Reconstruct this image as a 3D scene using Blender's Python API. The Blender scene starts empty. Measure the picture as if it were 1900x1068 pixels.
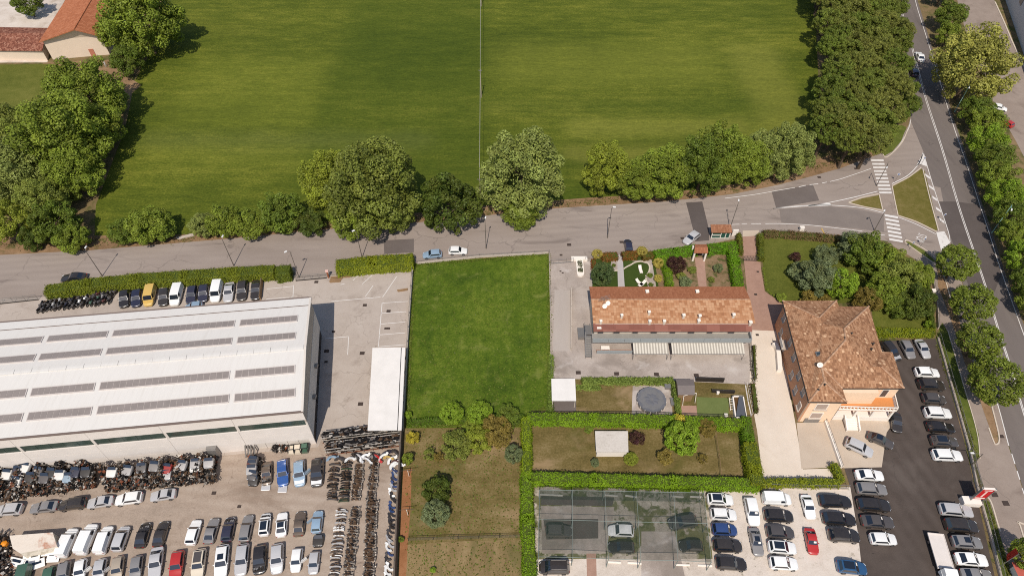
import bpy, math, random
import numpy as np
from mathutils import Vector
rnd = random.Random(7)
# ------------------------------------------------------------------ camera, sky, sun, exposure
sc = bpy.context.scene
PW, PH = 1900.0, 1068.0
FPX, CAMH, PITCH = 1267.0, 105.0, math.radians(48.6)
cam_d = bpy.data.cameras.new('camera'); cam = bpy.data.objects.new('camera', cam_d); sc.collection.objects.link(cam)
cam.location = (0, 0, CAMH); cam.rotation_euler = (math.pi / 2 - PITCH, 0, 0)
cam_d.sensor_width = 36; cam_d.lens = 36 * FPX / PW; cam_d.clip_end = 4000; cam_d.clip_start = 0.5
sc.camera = cam
SUN_EL, SHX = math.radians(54.5), 0.10          # shadows run along +Y with a little +X
SUN_AZ = math.atan2(SHX, 1.0)
w = bpy.data.worlds.new('World'); sc.world = w; w.use_nodes = True
nt = w.node_tree; bg = nt.nodes['Background']
sky = nt.nodes.new('ShaderNodeTexSky'); sky.sky_type = 'NISHITA'; sky.sun_disc = False
sky.sun_elevation = SUN_EL; sky.sun_rotation = math.pi + SUN_AZ
nt.links.new(sky.outputs[0], bg.inputs[0]); bg.inputs[1].default_value = 0.098
sun_d = bpy.data.lights.new('sun', 'SUN'); sun_d.energy = 3.6; sun_d.angle = math.radians(0.55); sun_d.color = (1.0, 0.93, 0.83)
sun = bpy.data.objects.new('sun', sun_d); sc.collection.objects.link(sun)
ldir = Vector((math.sin(SUN_AZ) * math.cos(SUN_EL), math.cos(SUN_AZ) * math.cos(SUN_EL), -math.sin(SUN_EL)))
sun.rotation_euler = ldir.to_track_quat('-Z', 'Y').to_euler(); sun.location = (0, -60, 90)
sc.view_settings.view_transform = 'Standard'; sc.view_settings.look = 'None'
sc.view_settings.exposure = 0.1; sc.view_settings.gamma = 1.0; sc.view_settings.use_curve_mapping = False
sc.render.engine = 'CYCLES'
sc.cycles.filter_width = 1.05; sc.cycles.use_denoising = False
sc.cycles.max_bounces = 6; sc.cycles.diffuse_bounces = 3; sc.cycles.transparent_max_bounces = 12

# ------------------------------------------------------------------ pixel of the photograph -> point at height z
cP, sP = math.cos(PITCH), math.sin(PITCH)
def g(x, y, z=0.0):
    dx, v = x - PW / 2, y - PH / 2
    d = (dx, cP * FPX - sP * v, -sP * FPX - cP * v)
    t = (z - CAMH) / d[2]
    return Vector((d[0] * t, d[1] * t, z))
def pxm(x, y, z=0.0):
    return (g(x + 1, y, z) - g(x, y, z)).x       # metres per pixel across

# ------------------------------------------------------------------ small mesh toolkit
COL = sc.collection
def tag(o, label=None, cat=None, group=None, kind=None):
    if label: o['label'] = label
    if cat: o['category'] = cat
    if group: o['group'] = group
    if kind: o['kind'] = kind
    return o
def link(o, parent=None):
    COL.objects.link(o)
    if parent is not None: o.parent = parent
    return o
def empty(name, loc=(0, 0, 0), rz=0.0, label=None, cat=None, group=None):
    o = bpy.data.objects.new(name, None); o.empty_display_size = 0.3
    o.location = loc; o.rotation_euler = (0, 0, rz); link(o)
    return tag(o, label, cat, group)
def mesh_obj(name, me, parent=None, mat=None, loc=None, rz=None):
    o = bpy.data.objects.new(name, me); link(o, parent)
    if loc is not None: o.location = loc
    if rz is not None: o.rotation_euler = (0, 0, rz)
    if mat is not None:
        if len(me.materials) == 0: me.materials.append(mat)
        elif me.materials[0] != mat:
            o.material_slots[0].link = 'OBJECT'; o.material_slots[0].material = mat
    return o
class MB:
    def __init__(s): s.v = []; s.f = []; s.m = []
    def add(s, vs, fs, mi=0):
        b = len(s.v); s.v += [tuple(p) for p in vs]
        s.f += [tuple(i + b for i in f) for f in fs]; s.m += [mi] * len(fs); return s
    def box(s, c, d, rz=0.0, mi=0, tilt=0.0):
        hx, hy, hz = d[0] / 2, d[1] / 2, d[2] / 2; cr, sr = math.cos(rz), math.sin(rz); ct, st = math.cos(tilt), math.sin(tilt)
        vs = []
        for z in (-hz, hz):
            for x, y in ((-hx, -hy), (hx, -hy), (hx, hy), (-hx, hy)):
                x2, z2 = x * ct + z * st, -x * st + z * ct
                vs.append((c[0] + x2 * cr - y * sr, c[1] + x2 * sr + y * cr, c[2] + z2))
        return s.add(vs, [(3, 2, 1, 0), (4, 5, 6, 7), (0, 1, 5, 4), (1, 2, 6, 5), (2, 3, 7, 6), (3, 0, 4, 7)], mi)
    def prism(s, pts, z0, z1, mi=0, top=True, bottom=True):
        n = len(pts); vs = [(p[0], p[1], z0) for p in pts] + [(p[0], p[1], z1) for p in pts]
        fs = [(i, (i + 1) % n, n + (i + 1) % n, n + i) for i in range(n)]
        if top: fs.append(tuple(range(n, 2 * n)))
        if bottom: fs.append(tuple(range(n - 1, -1, -1)))
        return s.add(vs, fs, mi)
    def tube(s, p0, p1, r0, r1=None, n=8, mi=0, cap=True):
        r1 = r0 if r1 is None else r1; a, b = Vector(p0), Vector(p1); d = (b - a).normalized()
        u = d.orthogonal().normalized(); w_ = d.cross(u); vs = []
        for q, r in ((a, r0), (b, r1)):
            for k in range(n):
                t = 2 * math.pi * k / n; vs.append(q + u * (r * math.cos(t)) + w_ * (r * math.sin(t)))
        fs = [(k, (k + 1) % n, n + (k + 1) % n, n + k) for k in range(n)]
        if cap: fs += [tuple(range(n - 1, -1, -1)), tuple(range(n, 2 * n))]
        return s.add(vs, fs, mi)
    def path(s, pts, r, n=6, mi=0):
        for a, b in zip(pts[:-1], pts[1:]): s.tube(a, b, r, r, n, mi)
        return s
    def quad(s, a, b, c, d, mi=0): return s.add([a, b, c, d], [(0, 1, 2, 3)], mi)
    def poly(s, pts, mi=0): return s.add(pts, [tuple(range(len(pts)))], mi)
    def slab(s, pts, th, mi=0):                 # a sloped polygon with thickness downwards
        n = len(pts); vs = [tuple(p) for p in pts] + [(p[0], p[1], p[2] - th) for p in pts]
        fs = [tuple(range(n)), tuple(range(2 * n - 1, n - 1, -1))] + [(i, n + i, n + (i + 1) % n, (i + 1) % n) for i in range(n)]
        return s.add(vs, fs, mi)
    def mesh(s, name, mats, smooth=None):
        me = bpy.data.meshes.new(name); me.from_pydata(s.v, [], s.f)
        for m_ in (mats if isinstance(mats, (list, tuple)) else [mats]): me.materials.append(m_)
        me.polygons.foreach_set('material_index', s.m)
        if smooth is not None:
            me.polygons.foreach_set('use_smooth', [True] * len(s.f)); me.set_sharp_from_angle(angle=math.radians(smooth))
        me.update(); return me
    def build(s, name, mats, parent=None, smooth=None, loc=None, rz=None):
        o = bpy.data.objects.new(name, s.mesh(name, mats, smooth)); link(o, parent)
        if loc is not None: o.location = loc
        if rz is not None: o.rotation_euler = (0, 0, rz)
        return o
def copy_tree(o, parent=None):
    c = o.copy(); COL.objects.link(c); c.parent = parent
    for ch in list(o.children):
        if ch != c: copy_tree(ch, c)
    return c

# ------------------------------------------------------------------ materials
def lin(r, g_, b):
    f = lambda u: (u / 255 / 12.92) if u <= 10 else ((u / 255 + 0.055) / 1.055) ** 2.4
    return (f(r), f(g_), f(b))
def newmat(name):
    m = bpy.data.materials.new(name); m.use_nodes = True; nt = m.node_tree
    return m, nt, nt.nodes['Principled BSDF']
def rgba(c, k=1.0): return (c[0] * k, c[1] * k, c[2] * k, 1)
def noise(nt, vec, scale, detail=3, rough=.55, dist=0.0):
    n = nt.nodes.new('ShaderNodeTexNoise'); n.inputs['Scale'].default_value = scale; n.inputs['Detail'].default_value = detail
    n.inputs['Roughness'].default_value = rough; n.inputs['Distortion'].default_value = dist
    nt.links.new(vec, n.inputs['Vector']); return n.outputs['Fac']
def mth(nt, op, a, b=None, clamp=False):
    n = nt.nodes.new('ShaderNodeMath'); n.operation = op; n.use_clamp = clamp
    for i, x in enumerate((a, b)):
        if x is None: continue
        if isinstance(x, (int, float)): n.inputs[i].default_value = x
        else: nt.links.new(x, n.inputs[i])
    return n.outputs[0]
def mixc(nt, fac, a, b, mode='MIX'):
    n = nt.nodes.new('ShaderNodeMix'); n.data_type = 'RGBA'; n.blend_type = mode
    for i, x in ((0, fac), (6, a), (7, b)):
        if isinstance(x, (int, float)): n.inputs[i].default_value = x
        elif isinstance(x, tuple): n.inputs[i].default_value = x if len(x) == 4 else (*x, 1)
        else: nt.links.new(x, n.inputs[i])
    return n.outputs[2]
def ramp(nt, fac, stops):
    n = nt.nodes.new('ShaderNodeValToRGB'); e = n.color_ramp.elements
    while len(e) < len(stops): e.new(0.5)
    for i, (p, c) in enumerate(stops): e[i].position = p; e[i].color = c if len(c) == 4 else (*c, 1)
    nt.links.new(fac, n.inputs[0]); return n.outputs[0]
def sstep(nt, v, lo, hi):
    n = nt.nodes.new('ShaderNodeMapRange'); n.interpolation_type = 'SMOOTHSTEP'
    nt.links.new(v, n.inputs[0]); n.inputs[1].default_value = lo; n.inputs[2].default_value = hi; return n.outputs[0]
def position(nt, rz=0.0, sx=1.0, sy=1.0):
    p = nt.nodes.new('ShaderNodeNewGeometry').outputs['Position']
    if rz == 0 and sx == 1 and sy == 1: return p
    m = nt.nodes.new('ShaderNodeMapping'); m.inputs['Rotation'].default_value = (0, 0, rz); m.inputs['Scale'].default_value = (sx, sy, 1)
    nt.links.new(p, m.inputs[0]); return m.outputs[0]
def bump(nt, bsdf, h, strength=.3, dist=.05):
    b = nt.nodes.new('ShaderNodeBump'); b.inputs['Strength'].default_value = strength; b.inputs['Distance'].default_value = dist
    nt.links.new(h, b.inputs['Height']); nt.links.new(b.outputs[0], bsdf.inputs['Normal'])
GK = 0.85
def ground(name, dark, mid, light, big=.04, med=.35, fine=3.5, rough=.9, wts=(.4, .35, .25), rz=0.0, sx=1.0, sy=1.0,
           extra=None, bmp=.25, con=1.0, crack=None, lines=None):
    """a ground sheet: three scales of noise between three colours; extra = [(colour, scale, lo, hi, amount)] stains"""
    m, nt, b = newmat(name); p = position(nt, rz, sx, sy); q = position(nt)
    f = noise(nt, q, fine, 2, .7)
    s = mth(nt, 'ADD', mth(nt, 'MULTIPLY', noise(nt, p, big, 4, .6, .3), wts[0]), mth(nt, 'MULTIPLY', noise(nt, p, med, 4, .65), wts[1]))
    s = mth(nt, 'ADD', s, mth(nt, 'MULTIPLY', f, wts[2]))
    s = mth(nt, 'ADD', mth(nt, 'MULTIPLY', mth(nt, 'SUBTRACT', s, .5), 2.2 * con), .5, True)
    c = ramp(nt, s, [(.08, rgba(dark, GK)), (.5, rgba(mid, GK)), (.92, rgba(light, GK))])
    for i, (col, scl, lo, hi, amt) in enumerate(extra or []):
        mp = nt.nodes.new('ShaderNodeMapping'); mp.inputs['Location'].default_value = (31.7 * (i + 1), 17.3 * (i + 2), 5 * i)
        nt.links.new(p, mp.inputs[0])
        k = sstep(nt, noise(nt, mp.outputs[0], scl, 5, .62, .4), lo, hi)
        c = mixc(nt, mth(nt, 'MULTIPLY', k, amt), c, rgba(col, GK))
    if crack:                                   # wandering cracks: (scale, width, colour, amount)
        scl, wdt, ccol, amt = crack; wdt *= .5; amt *= .45; ds = nt.nodes.new('ShaderNodeVectorMath'); ds.operation = 'ADD'; nz = nt.nodes.new('ShaderNodeTexNoise'); nz.inputs['Scale'].default_value = .5; nt.links.new(q, nz.inputs['Vector'])
        sm = nt.nodes.new('ShaderNodeVectorMath'); sm.operation = 'SCALE'; sm.inputs[3].default_value = 2.5; nt.links.new(nz.outputs['Color'], sm.inputs[0]); nt.links.new(q, ds.inputs[0]); nt.links.new(sm.outputs[0], ds.inputs[1])
        vo = nt.nodes.new('ShaderNodeTexVoronoi'); vo.feature = 'DISTANCE_TO_EDGE'; vo.inputs['Scale'].default_value = scl; nt.links.new(ds.outputs[0], vo.inputs['Vector'])
        k = mth(nt, 'MULTIPLY', mth(nt, 'LESS_THAN', vo.outputs['Distance'], wdt), sstep(nt, noise(nt, q, .09, 3, .6), .42, .6)); c = mixc(nt, mth(nt, 'MULTIPLY', k, amt), c, ccol)
    if lines:                                   # mowing or wheel lines: (angle, spacing, colour, amount)
        ang, spc, lcol, amt = lines; wv = nt.nodes.new('ShaderNodeTexWave'); wv.inputs['Scale'].default_value = .314 / spc; wv.inputs['Distortion'].default_value = 2.2; wv.inputs['Detail'].default_value = 3; wv.inputs['Detail Scale'].default_value = .3; wv.bands_direction = 'Y'; nt.links.new(position(nt, ang), wv.inputs['Vector'])
        c = mixc(nt, mth(nt, 'MULTIPLY', mth(nt, 'MULTIPLY', wv.outputs['Fac'], sstep(nt, noise(nt, p, .05, 3, .6), .35, .65)), amt), c, lcol)
    nt.links.new(c, b.inputs['Base Color']); b.inputs['Roughness'].default_value = rough
    b.inputs['Specular IOR Level'].default_value = .15
    if bmp: bump(nt, b, f, bmp, .06)
    return m
def solid(name, col, rough=.6, metal=0.0, coat=0.0, var=.12, scale=1.2, alpha=1.0, bmp=0.0, spec=.3):
    m, nt, b = newmat(name)
    tc = nt.nodes.new('ShaderNodeTexCoord').outputs['Object']
    f = noise(nt, tc, scale, 4, .65)
    c = mixc(nt, mth(nt, 'MULTIPLY', mth(nt, 'SUBTRACT', f, .25, True), 1.6, True), rgba(col, 1 - var), rgba(col, 1 + var * .6))
    nt.links.new(c, b.inputs['Base Color']); b.inputs['Roughness'].default_value = rough; b.inputs['Metallic'].default_value = metal
    b.inputs['Coat Weight'].default_value = coat; b.inputs['Coat Roughness'].default_value = .06
    b.inputs['Specular IOR Level'].default_value = spec
    if bmp: bump(nt, b, f, bmp, .03)
    return m
def netting(name, col, cover):
    m, nt, b = newmat(name); b.inputs['Base Color'].default_value = rgba(col); b.inputs['Roughness'].default_value = 1.0; b.inputs['Specular IOR Level'].default_value = 0
    t = nt.nodes.new('ShaderNodeBsdfTransparent'); mx = nt.nodes.new('ShaderNodeMixShader'); mx.inputs[0].default_value = cover
    nt.links.new(t.outputs[0], mx.inputs[1]); nt.links.new(b.outputs[0], mx.inputs[2])
    nt.links.new(mx.outputs[0], nt.nodes['Material Output'].inputs[0]); return m
def tiles(name, cols, rz=0.0, w_=.3, h_=.42, dirt=None, dirt_amt=.5, bmp=.6, patch=.5, spec_light=None):
    """clay roof tiles: courses of small tiles, each with its own tone, rounded across"""
    m, nt, b = newmat(name); p = position(nt, rz)
    br = nt.nodes.new('ShaderNodeTexBrick'); br.offset = 0.0; br.inputs['Scale'].default_value = 1.0
    br.inputs['Brick Width'].default_value = w_; br.inputs['Row Height'].default_value = h_; br.inputs['Mortar Size'].default_value = .012
    br.inputs['Color1'].default_value = (0, 0, 0, 1); br.inputs['Color2'].default_value = (1, 1, 1, 1); br.inputs['Mortar'].default_value = (.5, .5, .5, 1)
    br.inputs['Bias'].default_value = 0.0
    nt.links.new(p, br.inputs['Vector'])
    tone = mth(nt, 'ADD', mth(nt, 'MULTIPLY', br.outputs['Color'], 1 - patch), mth(nt, 'MULTIPLY', noise(nt, p, .55, 4, .75), patch))
    n = len(cols); c = ramp(nt, tone, [(.12 + .76 * i / (n - 1), rgba(cc, .84)) for i, cc in enumerate(cols)])
    c = mixc(nt, mth(nt, 'MULTIPLY', br.outputs['Fac'], .45), c, rgba(cols[0], .5))
    if dirt:
        k = sstep(nt, noise(nt, p, .22, 5, .7, .5), .5, .72); c = mixc(nt, mth(nt, 'MULTIPLY', k, dirt_amt), c, dirt)
    if spec_light:
        mp = nt.nodes.new('ShaderNodeMapping'); mp.inputs['Location'].default_value = (9, 4, 0); nt.links.new(p, mp.inputs[0])
        vo = nt.nodes.new('ShaderNodeTexVoronoi'); vo.inputs['Scale'].default_value = 1.1; nt.links.new(mp.outputs[0], vo.inputs['Vector'])
        sp = nt.nodes.new('ShaderNodeSeparateColor'); nt.links.new(vo.outputs['Color'], sp.inputs[0])
        k = mth(nt, 'MULTIPLY', mth(nt, 'GREATER_THAN', sp.outputs[0], .72), mth(nt, 'LESS_THAN', vo.outputs['Distance'], .3))
        c = mixc(nt, mth(nt, 'MULTIPLY', k, .8), c, spec_light)
    nt.links.new(c, b.inputs['Base Color']); b.inputs['Roughness'].default_value = .85; b.inputs['Specular IOR Level'].default_value = .15
    wv = nt.nodes.new('ShaderNodeTexWave'); wv.inputs['Scale'].default_value = 1 / w_ / 3.14159; wv.bands_direction = 'X'; nt.links.new(p, wv.inputs['Vector'])
    bump(nt, b, mth(nt, 'ADD', mth(nt, 'MULTIPLY', wv.outputs['Fac'], .8), mth(nt, 'MULTIPLY', br.outputs['Fac'], -.5)), bmp, .06)
    return m
def paint(name, col, metal=0.0, rough=.32, coat=.8):
    m, nt, b = newmat(name)
    tc = nt.nodes.new('ShaderNodeTexCoord').outputs['Object']; oi = nt.nodes.new('ShaderNodeObjectInfo').outputs['Random']
    f = mth(nt, 'ADD', mth(nt, 'MULTIPLY', noise(nt, tc, 2.5, 4, .7), .16), mth(nt, 'MULTIPLY', oi, .12))
    c = mixc(nt, f, rgba(col), rgba(lin(150, 135, 118), .6))       # road dust
    nt.links.new(c, b.inputs['Base Color']); b.inputs['Metallic'].default_value = metal
    b.inputs['Roughness'].default_value = rough; b.inputs['Coat Weight'].default_value = coat; b.inputs['Coat Roughness'].default_value = .08
    return m
# ------------------------------------------------------------------ ground materials
G_EARTH = ground('mat_earth', lin(92, 84, 48), lin(132, 112, 80), lin(165, 138, 105), extra=[(lin(70, 84, 30), .25, .45, .65, .8)])
G_FIELD = ground('mat_field', lin(58, 74, 18), lin(97, 107, 31), lin(144, 143, 55), big=.03, med=.35, fine=2.2, wts=(.36, .3, .34), sx=.3, con=1.2,
                 extra=[(lin(150, 144, 62), .02, .56, .74, .4), (lin(54, 74, 20), .03, .52, .68, .4)], bmp=.8, lines=(0, 2.6, lin(56, 70, 20), .22))
def mown_blocks(m):
    """strips of the field cut at different times: darker and yellower blocks with ragged edges"""
    nt = m.node_tree; b = nt.nodes['Principled BSDF']; src = b.inputs['Base Color'].links[0].from_socket
    p = position(nt); sp = nt.nodes.new('ShaderNodeSeparateXYZ'); nt.links.new(p, sp.inputs[0])
    wob = mth(nt, 'MULTIPLY', mth(nt, 'SUBTRACT', noise(nt, p, .12, 4, .7), .5), 7.0); X = mth(nt, 'ADD', sp.outputs[0], wob); Y = mth(nt, 'ADD', sp.outputs[1], wob)
    def blk(x0, x1, y0, y1, soft):
        k = mth(nt, 'MULTIPLY', sstep(nt, X, x0 - soft, x0 + soft), mth(nt, 'SUBTRACT', 1.0, sstep(nt, X, x1 - soft, x1 + soft)))
        return mth(nt, 'MULTIPLY', k, mth(nt, 'MULTIPLY', sstep(nt, Y, y0 - soft, y0 + soft), mth(nt, 'SUBTRACT', 1.0, sstep(nt, Y, y1 - soft, y1 + soft))))
    c = src
    for (x0, x1, y0, y1, soft), col, amt in (((-52, -8, 118, 300, 3.5), rgba(lin(66, 82, 20)), 0.40), ((-92, -53, 148, 182, 5), rgba(lin(120, 126, 44)), 0.29), ((-92, -50, 132, 141, 5), rgba(lin(116, 122, 44)), 0.25), ((-95, -20, 139, 146, 4), rgba(lin(100, 106, 54)), 0.32), ((14, 62, 144, 152, 4), rgba(lin(146, 144, 64)), 0.36), ((-4, 60, 168, 190, 7), rgba(lin(136, 138, 54)), 0.30),
                                             ((64, 78, 126, 190, 4), rgba(lin(146, 144, 64)), 0.32), ((-10, 70, 154, 161, 4), rgba(lin(72, 86, 26)), 0.29), ((-8, 80, 112, 128, 4), rgba(lin(64, 82, 22)), 0.36), ((12, 50, 134, 140, 3), rgba(lin(150, 144, 68)), 0.29)):
        c = mixc(nt, mth(nt, 'MULTIPLY', blk(x0, x1, y0, y1, soft), amt), c, col)
    fine = mth(nt, 'MULTIPLY', mth(nt, 'SUBTRACT', noise(nt, position(nt, 0, .5, 1.6), 1.1, 4, .85), .5), 2.0)
    c = mixc(nt, mth(nt, 'ADD', .5, fine, True), mixc(nt, 1.0, c, (.55, .58, .5, 1), 'MULTIPLY'), mixc(nt, 1.0, c, (1.3, 1.26, 1.3, 1), 'MULTIPLY'))
    nt.links.new(c, b.inputs['Base Color'])
mown_blocks(G_FIELD)
G_LAWN = ground('mat_lawn', lin(56, 77, 17), lin(86, 106, 27), lin(124, 134, 50), big=.08, med=.7, fine=3.0, wts=(.3, .3, .4), con=1.3,
                extra=[(lin(140, 142, 74), .28, .54, .74, .6), (lin(46, 70, 17), .16, .52, .68, .5), (lin(146, 140, 90), 1.1, .68, .78, .5)], bmp=.8, lines=(1.45, 1.7, lin(54, 78, 20), .2))
G_MEADOW = ground('mat_meadow', lin(66, 76, 24), lin(102, 106, 42), lin(132, 128, 64), fine=3, wts=(.35, .3, .35), bmp=.6)
G_DRY = ground('mat_dry_grass', lin(84, 75, 38), lin(120, 104, 62), lin(154, 134, 96), big=.07, med=.5, fine=3.2, wts=(.35, .35, .3), sx=.6, con=1.3,
               extra=[(lin(166, 140, 106), .16, .52, .7, .8), (lin(88, 90, 38), .11, .54, .72, .6)], bmp=.5)
G_TILLED = ground('mat_tilled', lin(104, 86, 54), lin(146, 124, 86), lin(178, 154, 116), med=.6, fine=3.5, sy=.35, extra=[(lin(94, 94, 50), .2, .52, .7, .6)])
G_REDSOIL = ground('mat_red_soil', lin(128, 84, 52), lin(162, 112, 76), lin(186, 140, 104), fine=4)
G_SOIL = ground('mat_soil', lin(98, 78, 54), lin(138, 114, 86), lin(172, 146, 116), med=.7, fine=4, extra=[(lin(70, 84, 34), .5, .5, .64, .8)])
G_VERGE = ground('mat_verge_soil', lin(104, 82, 56), lin(150, 120, 90), lin(182, 152, 120), med=.6, fine=4, extra=[(lin(72, 84, 34), .35, .52, .68, .7)])
G_VGRASS = ground('mat_verge_grass', lin(60, 72, 22), lin(96, 106, 44), lin(136, 130, 74), med=.6, fine=4, bmp=.6, extra=[(lin(150, 132, 92), .3, .58, .75, .7)])
G_ISLAND = ground('mat_island_grass', lin(82, 80, 30), lin(112, 104, 50), lin(146, 128, 84), med=.6, fine=4, bmp=.6)
G_STREET = ground('mat_street', lin(142, 128, 118), lin(164, 150, 140), lin(184, 170, 158), big=.05, med=.3, fine=6, wts=(.4, .3, .3), sx=.25, con=.8,
                  rz=-.08, extra=[(lin(112, 100, 94), .25, .56, .72, .6), (lin(190, 178, 168), .12, .58, .75, .5)], bmp=.1, crack=(.11, .022, lin(84, 76, 72), .75), lines=(-.09, 1.8, lin(138, 126, 118), .4))
G_ROAD = ground('mat_main_road', lin(108, 99, 93), lin(124, 114, 108), lin(144, 134, 126), big=.06, med=.3, fine=6, sy=.2, con=.7, rz=-.18,
                extra=[(lin(96, 88, 84), .3, .56, .7, .5)], bmp=.1, crack=(.09, .012, lin(70, 64, 62), .7), lines=(1.39, 1.75, lin(108, 99, 95), .4))
G_WORN = ground('mat_worn_asphalt', lin(122, 112, 106), lin(136, 125, 118), lin(152, 140, 132), fine=6, con=.7, bmp=.1)
G_PATCH = ground('mat_road_patch', lin(100, 90, 86), lin(116, 106, 101), lin(132, 122, 116), fine=6, con=.7, bmp=.1)
G_PATCHD = ground('mat_road_patch_dark', lin(84, 76, 72), lin(100, 91, 87), lin(116, 106, 101), fine=6, con=.7, bmp=.1)
G_PAVE = ground('mat_pavement', lin(138, 122, 112), lin(160, 144, 132), lin(178, 162, 150), fine=5, con=.8, extra=[(lin(120, 104, 94), .15, .52, .7, .6)], bmp=.1, crack=(.12, .018, lin(92, 82, 76), .7))
G_YARD = ground('mat_yard_concrete', lin(162, 149, 138), lin(190, 176, 164), lin(206, 194, 183), fine=5, con=.8, crack=(.16, .02, lin(120, 106, 96), .7),
                extra=[(lin(150, 134, 122), .2, .55, .72, .5), (lin(120, 106, 94), .9, .68, .76, .5)], bmp=.08)
G_JUNK = ground('mat_junk_yard', lin(140, 124, 110), lin(178, 160, 144), lin(200, 184, 168), big=.06, med=.4, fine=4, sx=.6, con=1.0,
                extra=[(lin(128, 108, 92), .14, .52, .7, .65), (lin(92, 76, 64), .8, .62, .74, .6), (lin(70, 60, 54), 2.2, .68, .76, .6)], bmp=.15, crack=(.13, .015, lin(110, 92, 78), .6), lines=(.1, 1.9, lin(140, 120, 104), .35))
G_LOT = ground('mat_lot_concrete', lin(152, 138, 128), lin(184, 170, 159), lin(212, 200, 189), med=.3, fine=5, con=1.0,
               extra=[(lin(142, 130, 120), .1, .5, .62, .6), (lin(214, 204, 196), .3, .55, .7, .6), (lin(118, 106, 96), .9, .64, .76, .5)], bmp=.08, crack=(.14, .016, lin(116, 104, 96), .7))
G_BRICK = ground('mat_brick_drive', lin(150, 116, 100), lin(178, 142, 124), lin(196, 162, 144), med=.8, fine=7, con=.8, bmp=.1)
G_GRAVEL = ground('mat_gravel_drive', lin(206, 188, 168), lin(232, 216, 198), lin(244, 230, 214), med=.3, fine=6, con=.6, extra=[(lin(196, 172, 148), .15, .6, .8, .5)])
G_WHITEGR = ground('mat_white_gravel', lin(186, 170, 154), lin(222, 208, 194), lin(238, 226, 214), med=.5, fine=5, con=1.0,
                   extra=[(lin(120, 108, 76), .45, .6, .74, .7), (lin(96, 92, 52), .9, .62, .72, .55)])
G_COURT = ground('mat_old_court', lin(150, 138, 124), lin(190, 178, 164), lin(222, 212, 200), med=.5, fine=4, con=1.2,
                 extra=[(lin(104, 104, 60), .3, .46, .56, .9), (lin(84, 90, 46), .9, .54, .62, .8), (lin(96, 92, 60), 2.0, .58, .68, .6)])
G_ASPH = ground('mat_dark_asphalt', lin(70, 61, 56), lin(86, 76, 70), lin(104, 93, 86), med=.4, fine=6, con=.8, extra=[(lin(112, 102, 95), .12, .54, .74, .55), (lin(56, 50, 47), 1.3, .66, .76, .7)], bmp=.12, crack=(.1, .012, lin(48, 44, 42), .6), lines=(1.3, 2.2, lin(98, 88, 82), .4))
G_PAVER = ground('mat_cream_paving', lin(186, 166, 146), lin(206, 188, 168), lin(220, 204, 186), fine=6, con=.7, bmp=.1)
G_WHITEYARD = ground('mat_farm_yard', lin(182, 166, 150), lin(218, 204, 190), lin(236, 224, 212), med=.3, fine=4, con=1.2, extra=[(lin(166, 146, 124), .14, .52, .7, .6)])
PAINTW = ground('mat_road_paint', lin(190, 182, 174), lin(232, 226, 220), lin(242, 238, 232), med=1.2, fine=6, con=.9, bmp=0, extra=[(lin(170, 158, 148), .8, .62, .74, .7)])
KERB = solid('mat_kerb', lin(205, 190, 172), .85, var=.15, scale=2)
DARKSTUFF = solid('mat_manhole', lin(74, 62, 56), .7, var=.2)

# ------------------------------------------------------------------ ground sheets (each 4 mm above the one below)
ZS = 0.004
def sheet(name, pts, lvl, mat, parent=None):
    mb = MB(); mb.poly([(*g(x, y).xy, lvl * ZS) for x, y in pts])
    me = mb.mesh(name, mat)
    if me.polygons[0].normal.z < 0: me.flip_normals()
    o = mesh_obj(name, me, parent)
    if parent is None: tag(o, kind='structure')
    return o
def ribbon_pts(P, wd):
    L, R = [], []
    for i, p in enumerate(P):
        a = P[max(i - 1, 0)]; b = P[min(i + 1, len(P) - 1)]; d = (b - a); d.z = 0; d.normalize(); n = Vector((-d.y, d.x, 0))
        L.append(p + n * wd / 2); R.append(p - n * wd / 2)
    return L, R
def smooth_line(P, k=6):
    if len(P) < 3: return P
    Q = [P[0] * 2 - P[1]] + P + [P[-1] * 2 - P[-2]]; out = []
    for i in range(1, len(Q) - 2):
        for j in range(k):
            t = j / k; a, b, c, d = Q[i - 1], Q[i], Q[i + 1], Q[i + 2]
            out.append(.5 * ((2 * b) + (c - a) * t + (2 * a - 5 * b + 4 * c - d) * t * t + (3 * b - a - 3 * c + d) * t ** 3))
    return out + [P[-1]]
def line(name, pts, wd, lvl, mat, parent=None, curve=True, h=0.0):
    P = [g(x, y) for x, y in pts]
    if curve: P = smooth_line(P)
    L, R = ribbon_pts(P, wd); z = lvl * ZS; mb = MB()
    for i in range(len(P) - 1):
        a, b, c, d = R[i], R[i + 1], L[i + 1], L[i]
        if h == 0: mb.quad((a.x, a.y, z), (b.x, b.y, z), (c.x, c.y, z), (d.x, d.y, z))
        else: mb.prism([a.xy, b.xy, c.xy, d.xy], 0, h)
    o = mb.build(name, mat, parent)
    if parent is None: tag(o, kind='structure')
    return o
mb = MB(); mb.quad((-900, -300, 0), (900, -300, 0), (900, 1500, 0), (-900, 1500, 0)); tag(mb.build('ground', G_EARTH), kind='structure')
sheet('meadow', [(-200, 210), (-200, 122), (110, 119), (120, 130), (235, 160), (225, 200), (150, 330), (0, 400), (-200, 430)], 1, G_MEADOW)
sheet('field', [(175, 443), (178, 380), (232, 240), (250, 150), (300, 60), (350, -160), (1480, -160), (1512, 0), (1520, 180), (1508, 300), (1360, 343), (1230, 360), (1090, 368),
                (960, 378), (880, 384), (770, 396), (600, 412), (480, 425), (350, 437), (270, 441)], 1, G_FIELD)
sheet('farm_yard', [(-300, -160), (200, -160), (95, 52), (88, 116), (-300, 118)], 1, G_WHITEYARD)
sheet('farm_path', [(85, 116), (205, 112), (225, 135), (262, 158), (240, 178), (205, 160), (170, 130), (110, 122)], 2, G_VERGE)
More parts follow.
